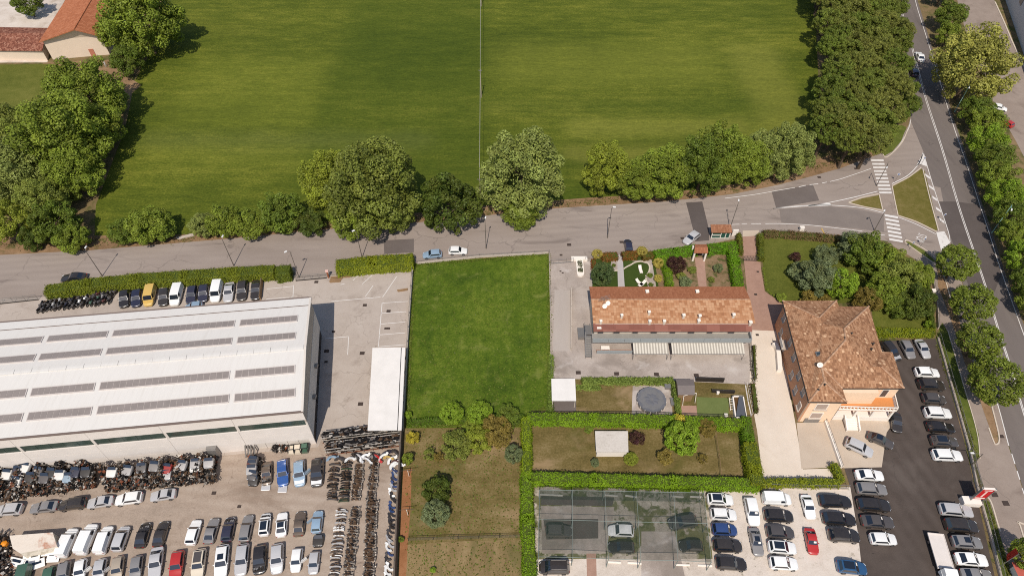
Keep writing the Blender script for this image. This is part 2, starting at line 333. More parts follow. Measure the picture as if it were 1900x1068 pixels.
sheet('verge', [(-60, 440), (170, 437), (350, 435), (600, 411), (770, 395), (880, 383), (1090, 367), (1230, 359), (1360, 342), (1510, 298), (1612, 262), (1622, 296), (1560, 322),
                (1440, 348), (1230, 378), (1050, 389), (880, 405), (560, 432), (350, 452), (170, 467), (-60, 484)], 1.5, G_VERGE)
street = sheet('street', [(-60, 480), (0, 473), (170, 464), (350, 449), (480, 438), (560, 429), (660, 421), (770, 413), (880, 402), (960, 394), (1050, 385), (1150, 379), (1230, 374), (1300, 367),
                 (1360, 360), (1440, 344), (1510, 326), (1560, 312), (1597, 298), (1638, 284), (1660, 268), (1676, 250), (1686, 232), (1690, 215), (1730, 215), (1740, 330), (1760, 430), (1764, 452),
                 (1745, 478), (1718, 468), (1690, 455), (1650, 448), (1600, 440), (1500, 436), (1410, 434), (1378, 440), (1290, 458), (1180, 470), (1100, 480),
                 (1022, 486), (1016, 468), (900, 477), (790, 487), (770, 491), (640, 506), (540, 521), (230, 546), (70, 561), (-60, 572)], 2, G_STREET)
sheet('lawn', [(766, 489), (1019, 470), (1022, 757), (985, 768), (972, 792), (752, 794)], 3, G_LAWN)
sheet('orchard', [(750, 786), (985, 772), (985, 1100), (733, 1100)], 2, G_DRY)
sheet('tilled_plot', [(755, 1010), (830, 1004), (966, 1000), (970, 1100), (750, 1100)], 3, G_TILLED)
sheet('bare_strip', [(748, 872), (764, 868), (762, 940), (757, 1000), (752, 1100), (738, 1100), (742, 1000)], 3.5, G_REDSOIL)
sheet('yard', [(-60, 558), (75, 551), (300, 531), (545, 516), (620, 510), (765, 502), (757, 640), (747, 803), (600, 809), (590, 830), (-80, 892)], 3, G_YARD)
sheet('junk_yard', [(-100, 890), (590, 829), (600, 808), (747, 802), (735, 1110), (-130, 1110)], 4, G_JUNK)
sheet('terrace_lot', [(1021, 486), (1098, 481), (1100, 540), (1398, 540), (1396, 714), (1023, 703)], 3, G_LOT)
sheet('garage_slope', [(1029, 538), (1058, 538), (1059, 651), (1026, 651)], 4, ground('mat_slope', lin(168, 156, 146), lin(188, 176, 166), lin(204, 192, 182), med=.3, fine=5, sy=.2, con=.7))
sheet('front_lawn', [(1099, 482), (1213, 470), (1224, 545), (1099, 545)], 4, ground('mat_garden_lawn', lin(48, 64, 24), lin(68, 84, 34), lin(88, 102, 46), fine=4, con=.8, bmp=.4))
sheet('gravel_bed', [(1135, 482), (1146, 481), (1147, 502), (1138, 500), (1133, 492)], 5, G_LOT)
sheet('stone_bed', [(1172, 484), (1209, 481), (1218, 535), (1203, 533), (1198, 518), (1205, 500), (1203, 490), (1190, 486)], 5, G_LOT)
sheet('garden_bed', [(1213, 470), (1378, 453), (1384, 545), (1224, 545)], 4, G_SOIL)
sheet('garden_path', [(1145, 473), (1155, 472), (1160, 545), (1147, 545)], 6, ground('mat_grey_path', lin(176, 168, 164), lin(196, 188, 184), lin(208, 202, 198), fine=6, con=.7))
sheet('gate_path', [(1289, 478), (1307, 478), (1312, 545), (1298, 545)], 6, G_BRICK)
drive = sheet('brick_drive', [(1378, 438), (1408, 436), (1412, 500), (1419, 540), (1454, 565), (1452, 616), (1395, 614), (1388, 560), (1380, 480)], 4, G_BRICK)
sheet('drive_apron', [(1378, 428), (1408, 427), (1408, 437), (1378, 439)], 5, G_PAVER)
sheet('gravel_drive', [(1396, 612), (1444, 614), (1476, 786), (1490, 870), (1558, 868), (1562, 897), (1416, 896), (1405, 800), (1390, 720)], 5, G_GRAVEL)
sheet('garage_ramp', [(1478, 784), (1536, 782), (1556, 866), (1487, 869)], 6, G_PAVER)
sheet('villa_forecourt', [(1532, 778), (1660, 780), (1645, 802), (1636, 866), (1565, 868)], 5, G_PAVER)
sheet('villa_garden', [(1410, 438), (1560, 447), (1640, 455), (1700, 485), (1738, 612), (1625, 628), (1615, 560), (1455, 566), (1420, 538)], 4, G_MEADOW)
sheet('asphalt_lot', [(1610, 634), (1738, 628), (1792, 830), (1855, 1110), (1605, 1110), (1592, 990), (1578, 905), (1566, 866), (1630, 864), (1630, 800)], 4.5, G_ASPH)
sheet('gravel_lot', [(1308, 904), (1578, 903), (1592, 990), (1610, 1110), (982, 1110), (988, 1033), (1318, 1030)], 3.5, G_WHITEGR)
sheet('old_court', [(992, 902), (1312, 904), (1322, 1036), (988, 1036)], 4, G_COURT)
sheet('court_slab', [(1190, 985), (1252, 985), (1280, 1110), (1190, 1110)], 6, G_LOT)
sheet('court_slab', [(1004, 938), (1140, 940), (1124, 1026), (1006, 1026)], 5, G_LOT)
sheet('court_asphalt', [(1008, 962), (1110, 962), (1110, 998), (1014, 1000)], 6, G_PATCHD)
sheet('court_asphalt', [(1004, 918), (1140, 922), (1136, 938), (1004, 936)], 6, G_PATCHD)
sheet('brick_path', [(1088, 1026), (1106, 1026), (1108, 1110), (1090, 1110)], 6, G_BRICK)
sheet('back_garden', [(1024, 702), (1250, 706), (1396, 713), (1394, 774), (1024, 768)], 4, G_DRY)
sheet('pool_paving', [(1174, 715), (1245, 714), (1248, 770), (1172, 770)], 5, G_LOT)
sheet('play_lawn', [(1292, 736), (1352, 738), (1352, 772), (1294, 772)], 5, ground('mat_play_lawn', lin(92, 104, 56), lin(112, 122, 70), lin(128, 136, 84), fine=4, con=.8))
sheet('patio', [(1264, 752), (1292, 752), (1294, 772), (1264, 772)], 5, G_BRICK)
sheet('shed_slab', [(1024, 742), (1069, 742), (1069, 763), (1024, 763)], 6, G_PATCH)
sheet('dry_garden', [(984, 783), (1378, 784), (1392, 890), (984, 882)], 3, G_DRY)
road = sheet('main_road', [(1640, -160), (1663, 0), (1680, 90), (1688, 160), (1690, 225), (1714, 283), (1734, 350), (1758, 430), (1770, 470), (1797, 560), (1851, 747), (1872, 826), (1893, 889), (1960, 1110),
                    (2080, 1110), (1990, 800), (1906, 620), (1862, 498), (1839, 425), (1823, 380), (1798, 303), (1770, 221), (1732, 97), (1702, 0), (1672, -160)], 5, G_ROAD)
pavement = sheet('pavement', [(1640, 440), (1690, 450), (1742, 477), (1768, 472), (1797, 562), (1850, 748), (1871, 827), (1892, 890), (1958, 1110), (1868, 1110), (1846, 960), (1806, 850), (1768, 680), (1744, 600),
                       (1734, 530), (1700, 482), (1650, 452)], 3, G_PAVE)
sheet('verge_grass', [(1736, 628), (1748, 598), (1760, 618), (1790, 720), (1816, 805), (1818, 848), (1810, 858), (1797, 836)], 6, G_VGRASS)
sheet('verge_grass', [(1822, 924), (1836, 930), (1846, 962), (1870, 1040), (1886, 1110), (1866, 1110), (1842, 1010)], 6, G_VGRASS)
sheet('verge_soil', [(1738, 470), (1752, 508), (1770, 560), (1800, 660), (1836, 746), (1850, 796), (1853, 818), (1846, 824), (1842, 810), (1820, 748), (1790, 672), (1762, 585), (1740, 530)], 6, G_VERGE)
sheet('service_road', [(1740, -160), (1776, 0), (1792, 60), (1838, 180), (1885, 262), (1935, 360), (2060, 560), (2060, 300), (1902, 130), (1864, 44), (1846, 4), (1800, -160)], 3, G_PAVE)
# road patches
for pts, mt in (([(1773, 374), (1818, 380), (1862, 500), (1845, 542), (1800, 538), (1764, 440), (1743, 374)], G_PATCHD), ([(1432, 356), (1508, 342), (1520, 372), (1440, 386)], G_PATCH), ([(1446, 388), (1540, 383), (1600, 390), (1640, 398), (1640, 430), (1560, 421), (1450, 413)], G_WORN),
                ([(1273, 376), (1303, 374), (1315, 424), (1316, 446), (1290, 448), (1286, 426)], G_PATCHD), ([(712, 446), (768, 443), (768, 468), (713, 471)], G_PATCH), ([(1745, 348), (1750, 374), (1690, 374), (1660, 330)], G_STREET)):
    sheet('repair_patch', pts, 5.6, mt, street)
#sheet('lane_wear', [(864, 418), (1080, 398), (1260, 386), (1260, 392), (1080, 406), (866, 430)], 5.4, G_PATCH, street)
# ------------------------------------------------------------------ road markings
MK = 7
def mark(pts, wd=.16, parent=None, name='edge_line', curve=True): return line(name, pts, wd, MK, PAINTW, parent or street, curve)
dbl = [(1655, -60), (1671, 14), (1690, 80), (1712, 162), (1723, 200), (1748.5, 278), (1778, 380), (1805, 461), (1828.5, 531), (1850.5, 605), (1873.5, 676), (1898, 760), (1960, 960)]
for dx in (-1.2, 1.2): mark([(x + dx, y) for x, y in dbl], .14, road, 'centre_line')
mark([(1688, -60), (1698, 0), (1717, 63), (1727.5, 97), (1765, 221), (1793, 303), (1818, 380), (1833, 425), (1856, 498), (1894, 605), (1950, 760)], .16, road)
mark([(1812, 620), (1850, 746), (1871.5, 826)], .16, road)
for a, b in (((1877, 841), (1883, 860)), ((1887, 873), (1892, 889)), ((1896.5, 905), (1902, 921))): mark([a, b], .16, road, 'lane_dash')
mark([(1345, 368), (1400, 361), (1440, 354), (1475, 348)]); mark([(1482, 347), (1495, 344)], .2, name='lane_dash'); mark([(1502, 343), (1518, 341)], .2, name='lane_dash'); mark([(1525, 340), (1534, 338)], .2, name='lane_dash')
mark([(1540, 337), (1560, 332), (1590, 322), (1616, 313)]); mark([(1653, 286), (1668, 270), (1680, 250), (1687, 235), (1690, 222)])
mark([(1434, 387), (1470, 383), (1520, 379), (1580, 367), (1628, 355)], .2); mark([(1434, 387), (1500, 382), (1545, 381), (1600, 386), (1640, 395)], .2)
mark([(1655, 341), (1685, 325), (1705, 303), (1713, 283)], .2); mark([(1667, 403), (1700, 416), (1736, 434)], .2)
mark([(1713, 283), (1732, 347), (1758, 425), (1763, 449)], .16, road)
mark([(1318, 418), (1372, 416)]); 
for a, b in (((1376, 415), (1386, 415)), ((1394, 415), (1412, 415))): mark([a, b], name='lane_dash')
mark([(1420, 415), (1450, 415), (1500, 417.5), (1560, 424), (1600, 429)]); mark([(1632, 435), (1642, 436.5)])
sheet('gore_marking', [(1713, 284), (1720, 309), (1706, 304), (1699, 310)], MK, PAINTW, road)
sheet('gore_marking', [(1500, 380), (1540, 377), (1543, 381.5), (1500, 383.5)], MK, PAINTW, street)
sheet('gore_marking', [(1737, 431), (1752, 429), (1763, 450), (1746, 464)], MK, PAINTW, street)
for k in range(5):      # oblique bars beside the island
    x, y = 1716 + k * 6.6, 322 + k * 20.5
    sheet('gore_bar', [(x, y), (x + 9, y + 6), (x + 10.5, y + 11), (x + 1.5, y + 5)], MK, PAINTW, road)
for k in range(10):     # zebra crossing at the slip lane
    x, y = 1616.2 + k * 1.68, 297.5 + k * 6.65; wdt = 23
    sheet('zebra_stripe', [(x, y - 1.7), (x + wdt, y - 1.5), (x + wdt + .5, y + 1.9), (x + .4, y + 1.7)], MK, PAINTW, street)
for k in range(7):      # zebra crossing at the give-way arm
    x, y = 1641 + k * 1.45, 399.5 + k * 7.4; wdt = 25
    sheet('zebra_stripe', [(x, y - 2.2), (x + wdt, y + 2.2), (x + wdt + .5, y + 6.0), (x + .5, y + 1.6)], MK, PAINTW, street)
# STOP lettering, read by drivers coming from the street
tc = bpy.data.curves.new('stop_text', 'FONT'); tc.body = 'STOP'; tc.size = 1.0; tc.align_x = 'CENTER'; tc.align_y = 'CENTER'
to = bpy.data.objects.new('stop_text', tc); COL.objects.link(to); bpy.context.view_layer.update()
tm = bpy.data.meshes.new_from_object(to.evaluated_get(bpy.context.evaluated_depsgraph_get())); bpy.data.objects.remove(to)
A, B = g(1697, 438), g(1716, 446); rz = math.atan2(B.y - A.y, B.x - A.x) - math.pi / 2
so = mesh_obj('stop_lettering', tm, street, PAINTW); so.location = (g(1708, 441).x, g(1708, 441).y, MK * ZS); so.rotation_euler = (0, 0, rz); so.scale = (1.15, 2.6, 1)
# yard bay lines
YL = bpy.data.objects['yard']
def ym(p, wd=.13): line('bay_line', p, wd, MK, PAINTW, YL, False)
for p in ([(545, 529), (543.5, 552)], [(495, 536), (544, 531)], [(494, 555), (544, 551)], [(709, 562), (702, 644)], [(709, 562), (757, 559)], [(707, 581), (754, 578)], [(706, 601), (752, 597)], [(704, 621), (752, 617)], [(702, 643), (753, 639)],
          [(603, 628), (647, 624)], [(647, 624), (645, 658)], [(640, 526), (632, 528)], [(664, 512), (655, 520)], [(690, 511), (672, 527)], [(692, 530), (678, 550)], [(736, 513), (710, 551)], [(615, 559), (706, 551)]): ym(p)
# kerbs of islands and verges
def kerb(pts, parent=None, wd=.22): return line('kerb', pts, wd, 0, KERB, parent, True, .12)
isl1 = sheet('traffic_island', [(1710, 313), (1716, 318), (1741, 425), (1737, 428), (1700, 411), (1666, 400), (1656, 346), (1686, 330)], 6.2, G_ISLAND)
kerb([(1655, 345), (1686, 329), (1709, 311)]); kerb([(1655, 345), (1660, 372), (1666, 400)]); kerb([(1666, 400), (1700, 411.5), (1738, 430)]); kerb([(1712, 314), (1726, 372), (1741, 428)])
isl2 = sheet('traffic_island', [(1576, 376), (1600, 368), (1631, 362), (1637, 388), (1600, 382)], 6.2, G_ISLAND)
kerb([(1574, 376), (1600, 366.5), (1630, 360)]); kerb([(1574, 376), (1600, 383), (1638, 391)]); kerb([(1631, 361), (1638, 391)])
sheet('crossing_path', [(1632, 359), (1655, 359), (1667, 398), (1641, 397)], 6.4, G_PAVE, street)
sheet('traffic_island', [(1680, 448), (1686, 448), (1714, 464), (1738, 486), (1732, 486), (1708, 470)], 6.2, G_VGRASS)
kerb([(1679, 448), (1684, 446), (1714, 462), (1740, 484), (1756, 512)]); kerb([(1679, 450), (1708, 471), (1735, 492), (1752, 515), (1770, 580)])
kerb([(1636, 284), (1644, 292), (1660, 280), (1675, 262), (1684, 240)]); sheet('verge_grass', [(1634, 250), (1672, 232), (1682, 236), (1672, 262), (1656, 281), (1640, 290), (1632, 272)], 6, G_VGRASS)
kerb([(1834, 793), (1843, 818), (1847, 824), (1853, 820), (1852, 802), (1838, 746)]); kerb([(1820, 918), (1832, 922), (1840, 935), (1852, 975), (1856, 985)])
kerb([(1900, 1000), (1892, 974), (1888, 968), (1900, 972)]); kerb([(1846, 4), (1864, 44), (1880, 82), (1904, 132)], wd=.4)
kerb([(1818, 850), (1812, 800), (1788, 716), (1758, 612)], wd=.14)
# drain covers
for x, y, s in ((587, 523, .8), (677, 566, .8), (721, 577, .8), (716, 609, .6), (721, 609, .6), (672, 655, .9), (619, 615, .6), (669, 749, .9), (606, 651, .9), (605, 671, .6), (1073, 691, .9), (1144, 693, .9), (1218, 694, .9), (1292, 696, .9), (1056, 454, .9), (1153, 449, .8), (1266, 442, .8),
                (1402, 546, .6), (1406, 504, .5), (1845, 917, 1.0), (1866, 933, 1.0), (1858, 809, .8), (1041, 473, .6), (1405, 621, .6), (397, 914, .7), (444, 939, .6), (1520, 329, .8), (1588, 313, .8), (1040, 503, .4), (1044, 506, .4)):
    p = g(x, y); mb = MB(); mb.box((0, 0, .02), (s, s * .8, .04)); mb.box((0, 0, .03), (s * .8, s * .6, .06))
    o = mb.build('drain_cover', DARKSTUFF, None, None, (p.x, p.y, .005)); tag(o, kind='structure')
# ------------------------------------------------------------------ foliage
def leafmat(name='mat_leaves'):
    m, nt, b = newmat(name)
    at = nt.nodes.new('ShaderNodeAttribute'); at.attribute_name = 'tone'; sp = nt.nodes.new('ShaderNodeSeparateColor'); nt.links.new(at.outputs['Color'], sp.inputs[0])
    oi = nt.nodes.new('ShaderNodeObjectInfo')
    c = mixc(nt, 1.0, oi.outputs['Color'], sp.outputs[0], 'MULTIPLY')
    c = mixc(nt, mth(nt, 'MULTIPLY', sp.outputs[1], .24), c, rgba(lin(150, 140, 60)))
    nt.links.new(c, b.inputs['Base Color']); b.inputs['Roughness'].default_value = .55; b.inputs['Specular IOR Level'].default_value = .25
    tr = nt.nodes.new('ShaderNodeBsdfTranslucent'); nt.links.new(c, tr.inputs[0])
    mx = nt.nodes.new('ShaderNodeMixShader'); mx.inputs[0].default_value = .22
    nt.links.new(b.outputs[0], mx.inputs[1]); nt.links.new(tr.outputs[0], mx.inputs[2]); nt.links.new(mx.outputs[0], nt.nodes['Material Output'].inputs[0])
    return m
LEAF = leafmat()
BARK = solid('mat_bark', lin(96, 80, 64), .9, var=.3, scale=3)
def leaves_mesh(name, pos, nrm, size, tone, hue, rs, aspect=.62):
    n = len(pos); nrm = nrm / np.linalg.norm(nrm, axis=1)[:, None]
    a = np.cross(nrm, rs.normal(size=(n, 3))); a /= np.linalg.norm(a, axis=1)[:, None]; b = np.cross(nrm, a)
    s = size[:, None]; v = np.empty((n, 4, 3), np.float32)
    v[:, 0] = pos - a * s; v[:, 1] = pos - b * s * aspect + nrm * s * .12; v[:, 2] = pos + a * s; v[:, 3] = pos + b * s * aspect + nrm * s * .12
    me = bpy.data.meshes.new(name); me.vertices.add(4 * n); me.loops.add(4 * n); me.polygons.add(n)
    me.vertices.foreach_set('co', v.reshape(-1)); me.loops.foreach_set('vertex_index', np.arange(4 * n, dtype=np.int32))
    me.polygons.foreach_set('loop_start', np.arange(0, 4 * n, 4, dtype=np.int32))
    at = me.attributes.new('tone', 'FLOAT_COLOR', 'POINT'); c = np.ones((n, 4, 4), np.float32)
    c[:, :, 0] = tone[:, None]; c[:, :, 1] = hue[:, None]; at.data.foreach_set('color', c.reshape(-1))
    me.materials.append(LEAF); me.update(); me.validate(); return me
def crown(name, nleaf, nlobe, leaf, lr=(.18, .3), shell=(.58, .86), seed=1, flat=.25, droop=0.0, bottom=-.75):
    rs = np.random.default_rng(seed); d = rs.normal(size=(nlobe * 3, 3)); d /= np.linalg.norm(d, axis=1)[:, None]
    d = d[d[:, 2] > bottom][:nlobe]; nl = len(d)
    rad = rs.uniform(*shell, nl); c = d * rad[:, None]; r = rs.uniform(*lr, nl); ltone = rs.uniform(.72, 1.22, nl); lhue = np.clip(rs.normal(.25, .25, nl), 0, 1)
    c = np.vstack([c, [[0, 0, -.1]]]); r = np.append(r, .62); ltone = np.append(ltone, .85); lhue = np.append(lhue, .1)
    w_ = r ** 2; w_[-1] *= .25; w_ /= w_.sum(); k = rs.choice(nl + 1, size=int(nleaf * 1.9), p=w_)
    u = rs.normal(size=(len(k), 3)); u /= np.linalg.norm(u, axis=1)[:, None]; sh = 1 - np.abs(rs.normal(0, .16, len(k)))
    p = c[k] + u * (r[k] * sh)[:, None]
    inside = np.zeros(len(k), bool)
    for j in range(nl + 1): inside |= (np.linalg.norm(p - c[j], axis=1) < r[j] * .72) & (k != j)
    keep = ~inside | (rs.random(len(k)) < .06); p, u, k = p[keep][:nleaf], u[keep][:nleaf], k[keep][:nleaf]
    p *= 1.0 / np.percentile(np.linalg.norm(p[:, :2], axis=1), 98.5)
    if droop: p[:, 2] -= droop * (p[:, 0] ** 2 + p[:, 1] ** 2) * .6
    n = len(p); nr = u * .7 + rs.normal(size=(n, 3)) * .45 + np.array([0, 0, flat + .15])
    return leaves_mesh(name, p, nr, leaf * rs.uniform(.7, 1.35, n), ltone[k] * rs.uniform(.72, 1.3, n), np.clip(lhue[k] + rs.normal(0, .15, n), 0, 1), rs)
BIG = [crown('crown_big', 27000, 190, .0255, (.09, .21), (.52, .98), s) for s in (1, 2, 3, 4)]
MEDC = [crown('crown_medium', 12000, 100, .036, (.11, .24), (.52, .95), s) for s in (11, 12, 13)]
FINE = [crown('crown_fine', 12000, 150, .033, (.09, .16), (.7, .97), s, bottom=-.5) for s in (21, 22, 23)]
BALL = [crown('crown_ball', 9000, 110, .04, (.13, .2), (.76, .86), s) for s in (31, 32)]
SHRUB = [crown('crown_shrub', 2600, 30, .075, (.2, .34), (.5, .82), s, bottom=-.6) for s in (41, 42, 43)]
WILLOW = [crown('crown_willow', 12000, 70, .036, (.12, .22), (.6, .93), s, flat=-.1, droop=.25) for s in (51, 52)]
SPARSE = [crown('crown_sparse', 1500, 40, .07, (.1, .2), (.4, .9), s, bottom=-.6) for s in (61, 62)]
def trunk_mesh(seed):
    r = random.Random(seed); mb = MB(); top = 1.0
    pts = [(0, 0, -.02)] ; x = y = 0
    for i in range(1, 5): x += r.uniform(-.03, .03); y += r.uniform(-.03, .03); pts.append((x, y, i / 4 * top))
    for i in range(4): mb.tube(pts[i], pts[i + 1], .06 - .011 * i, .06 - .011 * (i + 1), 7)
    for k in range(6):
        t = r.uniform(.45, .95); a = k * 1.05 + r.uniform(-.3, .3); l = r.uniform(.3, .5)
        b = (pts[3][0] * t, pts[3][1] * t, t); e = (b[0] + math.cos(a) * l, b[1] + math.sin(a) * l, b[2] + r.uniform(.2, .4)); mb.tube(b, e, .024, .008, 5)
    return mb.mesh('trunk', BARK)
TRUNKS = [trunk_mesh(s) for s in (1, 2, 3)]
GREENS = {'green': lin(126, 142, 48), 'yellow': lin(142, 152, 50), 'olive': lin(126, 136, 58), 'grey': lin(120, 128, 84), 'dark': lin(82, 98, 36), 'deep': lin(104, 122, 42), 'pale': lin(138, 148, 76),
          'purple': lin(72, 38, 42), 'bronze': lin(134, 116, 54), 'bright': lin(132, 160, 44), 'conifer': lin(116, 128, 88), 'gold': lin(184, 168, 56), 'topiary': lin(190, 174, 84), 'teal': lin(84, 104, 60)}
def tree(x, y, rpx, protos, col, label, name='tree', kv=.9, clear=1.2, cat='tree', group=None, ry=None, seedr=None, k=1.0):
    z = 5.0
    for _ in range(3):
        r = rpx * pxm(x, y, z); z = clear + r * kv * .86
    p = g(x, y, z); root = empty(name, (p.x, p.y, 0), 0, label, cat, group)
    pr = rnd.choice(protos); o = mesh_obj('crown', pr, root); o.location = (0, 0, z)
    o.rotation_euler = (0, 0, rnd.uniform(0, 6.28)); o.scale = (r * 1.02, r * 1.02 * (ry or 1), r * kv)
    c = GREENS[col] if isinstance(col, str) else col; j = rnd.uniform(.9, 1.1) * k * .95; o.color = (c[0] * j, c[1] * j, c[2] * j, 1)
    t = mesh_obj('trunk', rnd.choice(TRUNKS), root); hgt = max(z, .3); t.scale = (max(hgt, r) * .8, max(hgt, r) * .8, hgt); t.rotation_euler = (0, 0, rnd.uniform(0, 6))
    return root
ORDN = ('first', 'second', 'third', 'fourth', 'fifth', 'sixth', 'seventh', 'eighth', 'ninth', 'tenth', 'eleventh')
# --- trees and shrubs round the farm and the west edge of the field
tree(262, 38, 76, BIG, 'green', 'tall broad green tree pressed against the barn roof', ry=.9)
tree(215, 60, 36, MEDC, 'green', 'rounded tree overhanging the ribbed side of the barn roof', k=1.05)
tree(235, 112, 31, MEDC, 'deep', 'small dark tree beside the barn corner and the footbridge')
tree(50, 4, 27, MEDC, 'deep', 'lone bushy tree in the pale farm yard')
wg = 'wood along the west edge of the field'
tree(160, 172, 70, BIG, 'green', 'large leafy tree facing the barn door across the path', group=wg)
tree(110, 250, 84, BIG, 'green', 'biggest bright tree in the wood west of the field', group=wg, k=1.1)
tree(180, 235, 48, BIG, 'green', 'tree leaning out of the wood over the field edge', group=wg, k=1.1)
tree(40, 240, 52, BIG, 'olive', 'olive green tree at the meadow side of the wood', group=wg)
tree(20, 310, 66, BIG, 'pale', 'pale grey green tree at the back of the west wood', group=wg)
tree(135, 320, 52, BIG, 'green', 'mid green tree in the wood between field and street', group=wg)
tree(75, 370, 46, BIG, 'olive', 'brownish green tree low in the west wood', group=wg)
tree(22, 408, 42, MEDC, 'yellow', 'yellow green tree at the street end of the wood', group=wg)
tree(100, 410, 45, WILLOW, 'deep', 'soft dark tree at the street end of the wood', group=wg)
tree(134, 442, 30, MEDC, 'green', 'glossy round bush leaning over the street beside the lamp', group=wg, clear=.3)
tree(62, 438, 28, WILLOW, 'dark', 'dark spreading bush on the bank above the planks', group=wg, clear=.2)
sg = 'bushes between the field and the street'
tree(228, 430, 27, MEDC, 'deep', 'dark rounded bush next to the rough bank, west of its twin', 'bush', group=sg, clear=.2, cat='bush')
tree(276, 418, 40, MEDC, 'green', 'tall rounded bush between the dark bush and the pale stone slab', 'bush', group=sg, clear=.2, cat='bush')
tree(308, 432, 20, SHRUB, 'deep', 'small dark bush shading the pale stone slab', 'bush', group=sg, clear=.1, cat='bush')
tree(376, 418, 25, MEDC, 'pale', 'pale yellowish bush beside the street lamp', 'bush', group=sg, clear=.2, cat='bush')
tree(416, 410, 34, MEDC, 'green', 'plump green bush behind the street lamp', 'bush', group=sg, clear=.2, cat='bush')
tree(466, 416, 32, MEDC, 'green', 'leafy bush between the plump bush and the tall dark one', 'bush', group=sg, clear=.2, cat='bush')
tree(522, 394, 42, MEDC, 'deep', 'tall dark bush with a pointed top above the street', 'bush', group=sg, clear=.4, cat='bush')
tree(580, 412, 28, MEDC, 'dark', 'low dark bush at the foot of the twin maples', 'bush', group=sg, clear=.1, cat='bush')
vg = 'trees along the street verge'
tree(612, 330, 56, BIG, 'yellow', 'yellow green maple leaning on the big olive maple', group=vg, kv=1.0)
tree(690, 345, 86, BIG, 'olive', 'biggest olive green maple on the street verge', group=vg, kv=1.05, clear=2)
tree(655, 402, 46, BIG, 'green', 'bright skirt of maple beneath the street lamp', group=vg, clear=.6)
tree(730, 392, 42, BIG, 'olive', 'lower maple overhanging the road repair patch', group=vg, clear=.6)
tree(832, 375, 60, WILLOW, 'dark', 'dark drooping willow on the street verge', group=vg, kv=.95, clear=.5)
tree(968, 322, 80, BIG, 'pale', 'large silvery round tree right of the field pole', group=vg, kv=1.05, clear=1.5)
tree(965, 392, 36, BIG, 'green', 'bushy sapling under the silvery round tree', group=vg, clear=.2)
tree(1124, 312, 44, BIG, 'yellow', 'yellow green tree standing first in the eastern verge row', group=vg, kv=1.25)
tree(1180, 332, 42, BIG, 'green', 'green tree behind the low stone in the eastern verge row', group=vg)
tree(1232, 318, 54, BIG, 'green', 'full green tree over the dark road strip', group=vg)
tree(1305, 305, 52, BIG, 'deep', 'deep green tree overhanging the street by the dark road strip', group=vg, kv=1.15)
tree(1335, 285, 54, BIG, 'green', 'tallest tree of the eastern verge row', group=vg, kv=1.2)
tree(1388, 300, 46, BIG, 'green', 'leafy tree opposite the glazed kiosk', group=vg)
tree(1418, 285, 46, BIG, 'pale', 'pale tree near the dense wood in the verge row', group=vg)
tree(1462, 282, 50, BIG, 'pale', 'pale green tree touching the dense wood', group=vg, kv=1.1)
# --- dense wood beside the main road
WOODPOS = []; rw = random.Random(12); tries = 0
while len(WOODPOS) < 72 and tries < 6000:
    tries += 1; yy = rw.uniform(-95, 262); xx = rw.uniform(1532, 1672)
    if yy > 160: xx = min(xx, 1672 - (yy - 160) * .55)
    P_ = g(xx, yy, 9)
    if yy < 0: xx -= 6
    if all((P_ - q).xy.length > 4.3 for q, *_ in WOODPOS): WOODPOS.append((P_, xx, yy))
WOODPOS.sort(key=lambda q: -q[2])
for k_, (P_, x2, y2) in enumerate(WOODPOS):
    tree(x2, y2, rw.uniform(24, 29) * (1 + max(0, y2 - 100) / 700), FINE, (lin(112, 124, 48), lin(118, 124, 54), lin(106, 122, 44), lin(122, 126, 56))[k_ % 4], 'dense small-leaved tree in the closed wood beside the main road', group='trees of the dense wood', kv=.9, clear=rw.uniform(4.6, 5.6))
for i, (x, y, r) in enumerate(((1666, 12, 20), (1672, 48, 17), (1676, 84, 17), (1682, 118, 15), (1684, 160, 20), (1686, 192, 22), (1668, 212, 18))):
    tree(x, y, r, MEDC, 'deep', f'small bright tree fringing the dense wood along the main road, {ORDN[6 - i]} from the zebra crossing', group='roadside fringe trees of the dense wood', clear=2)
# --- east of the main road
eg = 'trees between main road and service road'
tree(1764, 26, 29, MEDC, 'deep', 'dark green tree north of the big chestnut', group=eg, clear=2)
tree(1752, -20, 26, MEDC, 'deep', 'dark tree at the far end of the service road strip', group=eg, clear=2)
tree(1760, 64, 24, MEDC, 'green', 'small tree under the north side of the big chestnut', group=eg, clear=1)
tree(1810, 120, 70, BIG, lin(158, 156, 74), 'biggest flowering chestnut beside the service road', group=eg, kv=1.0, clear=2)
for i, (x, y, r) in enumerate(((1812, 205, 30), (1832, 225, 32), (1832, 262, 34), (1846, 292, 34), (1852, 328, 34), (1866, 362, 34), (1878, 398, 34), (1888, 436, 32), (1898, 476, 32), (1910, 520, 32), (1926, 560, 34))):
    tree(x, y, r, MEDC, ('deep', 'green', 'bright')[i % 3], f'bushy tree in the continuous roadside row, {ORDN[i]} from the big chestnut', group='continuous tree row beside main road', clear=1.2, k=.95)
pg = 'round street trees on the pavement'
for i, (x, y, r) in enumerate(((1776, 486, 36), (1806, 560, 38), (1818, 631, 39), (1850, 706, 48))):
    tree(x, y, r, BALL, 'green', ('round street tree next to the stop lettering', 'second round street tree from the stop lettering', 'third round street tree from the stop lettering', 'widest round street tree, opposite the villa car park')[i], group=pg, kv=.82, clear=2.2, k=.78)
tree(1908, 1028, 30, BALL, 'green', 'round street tree by the red pavement banner', group=pg, clear=2)
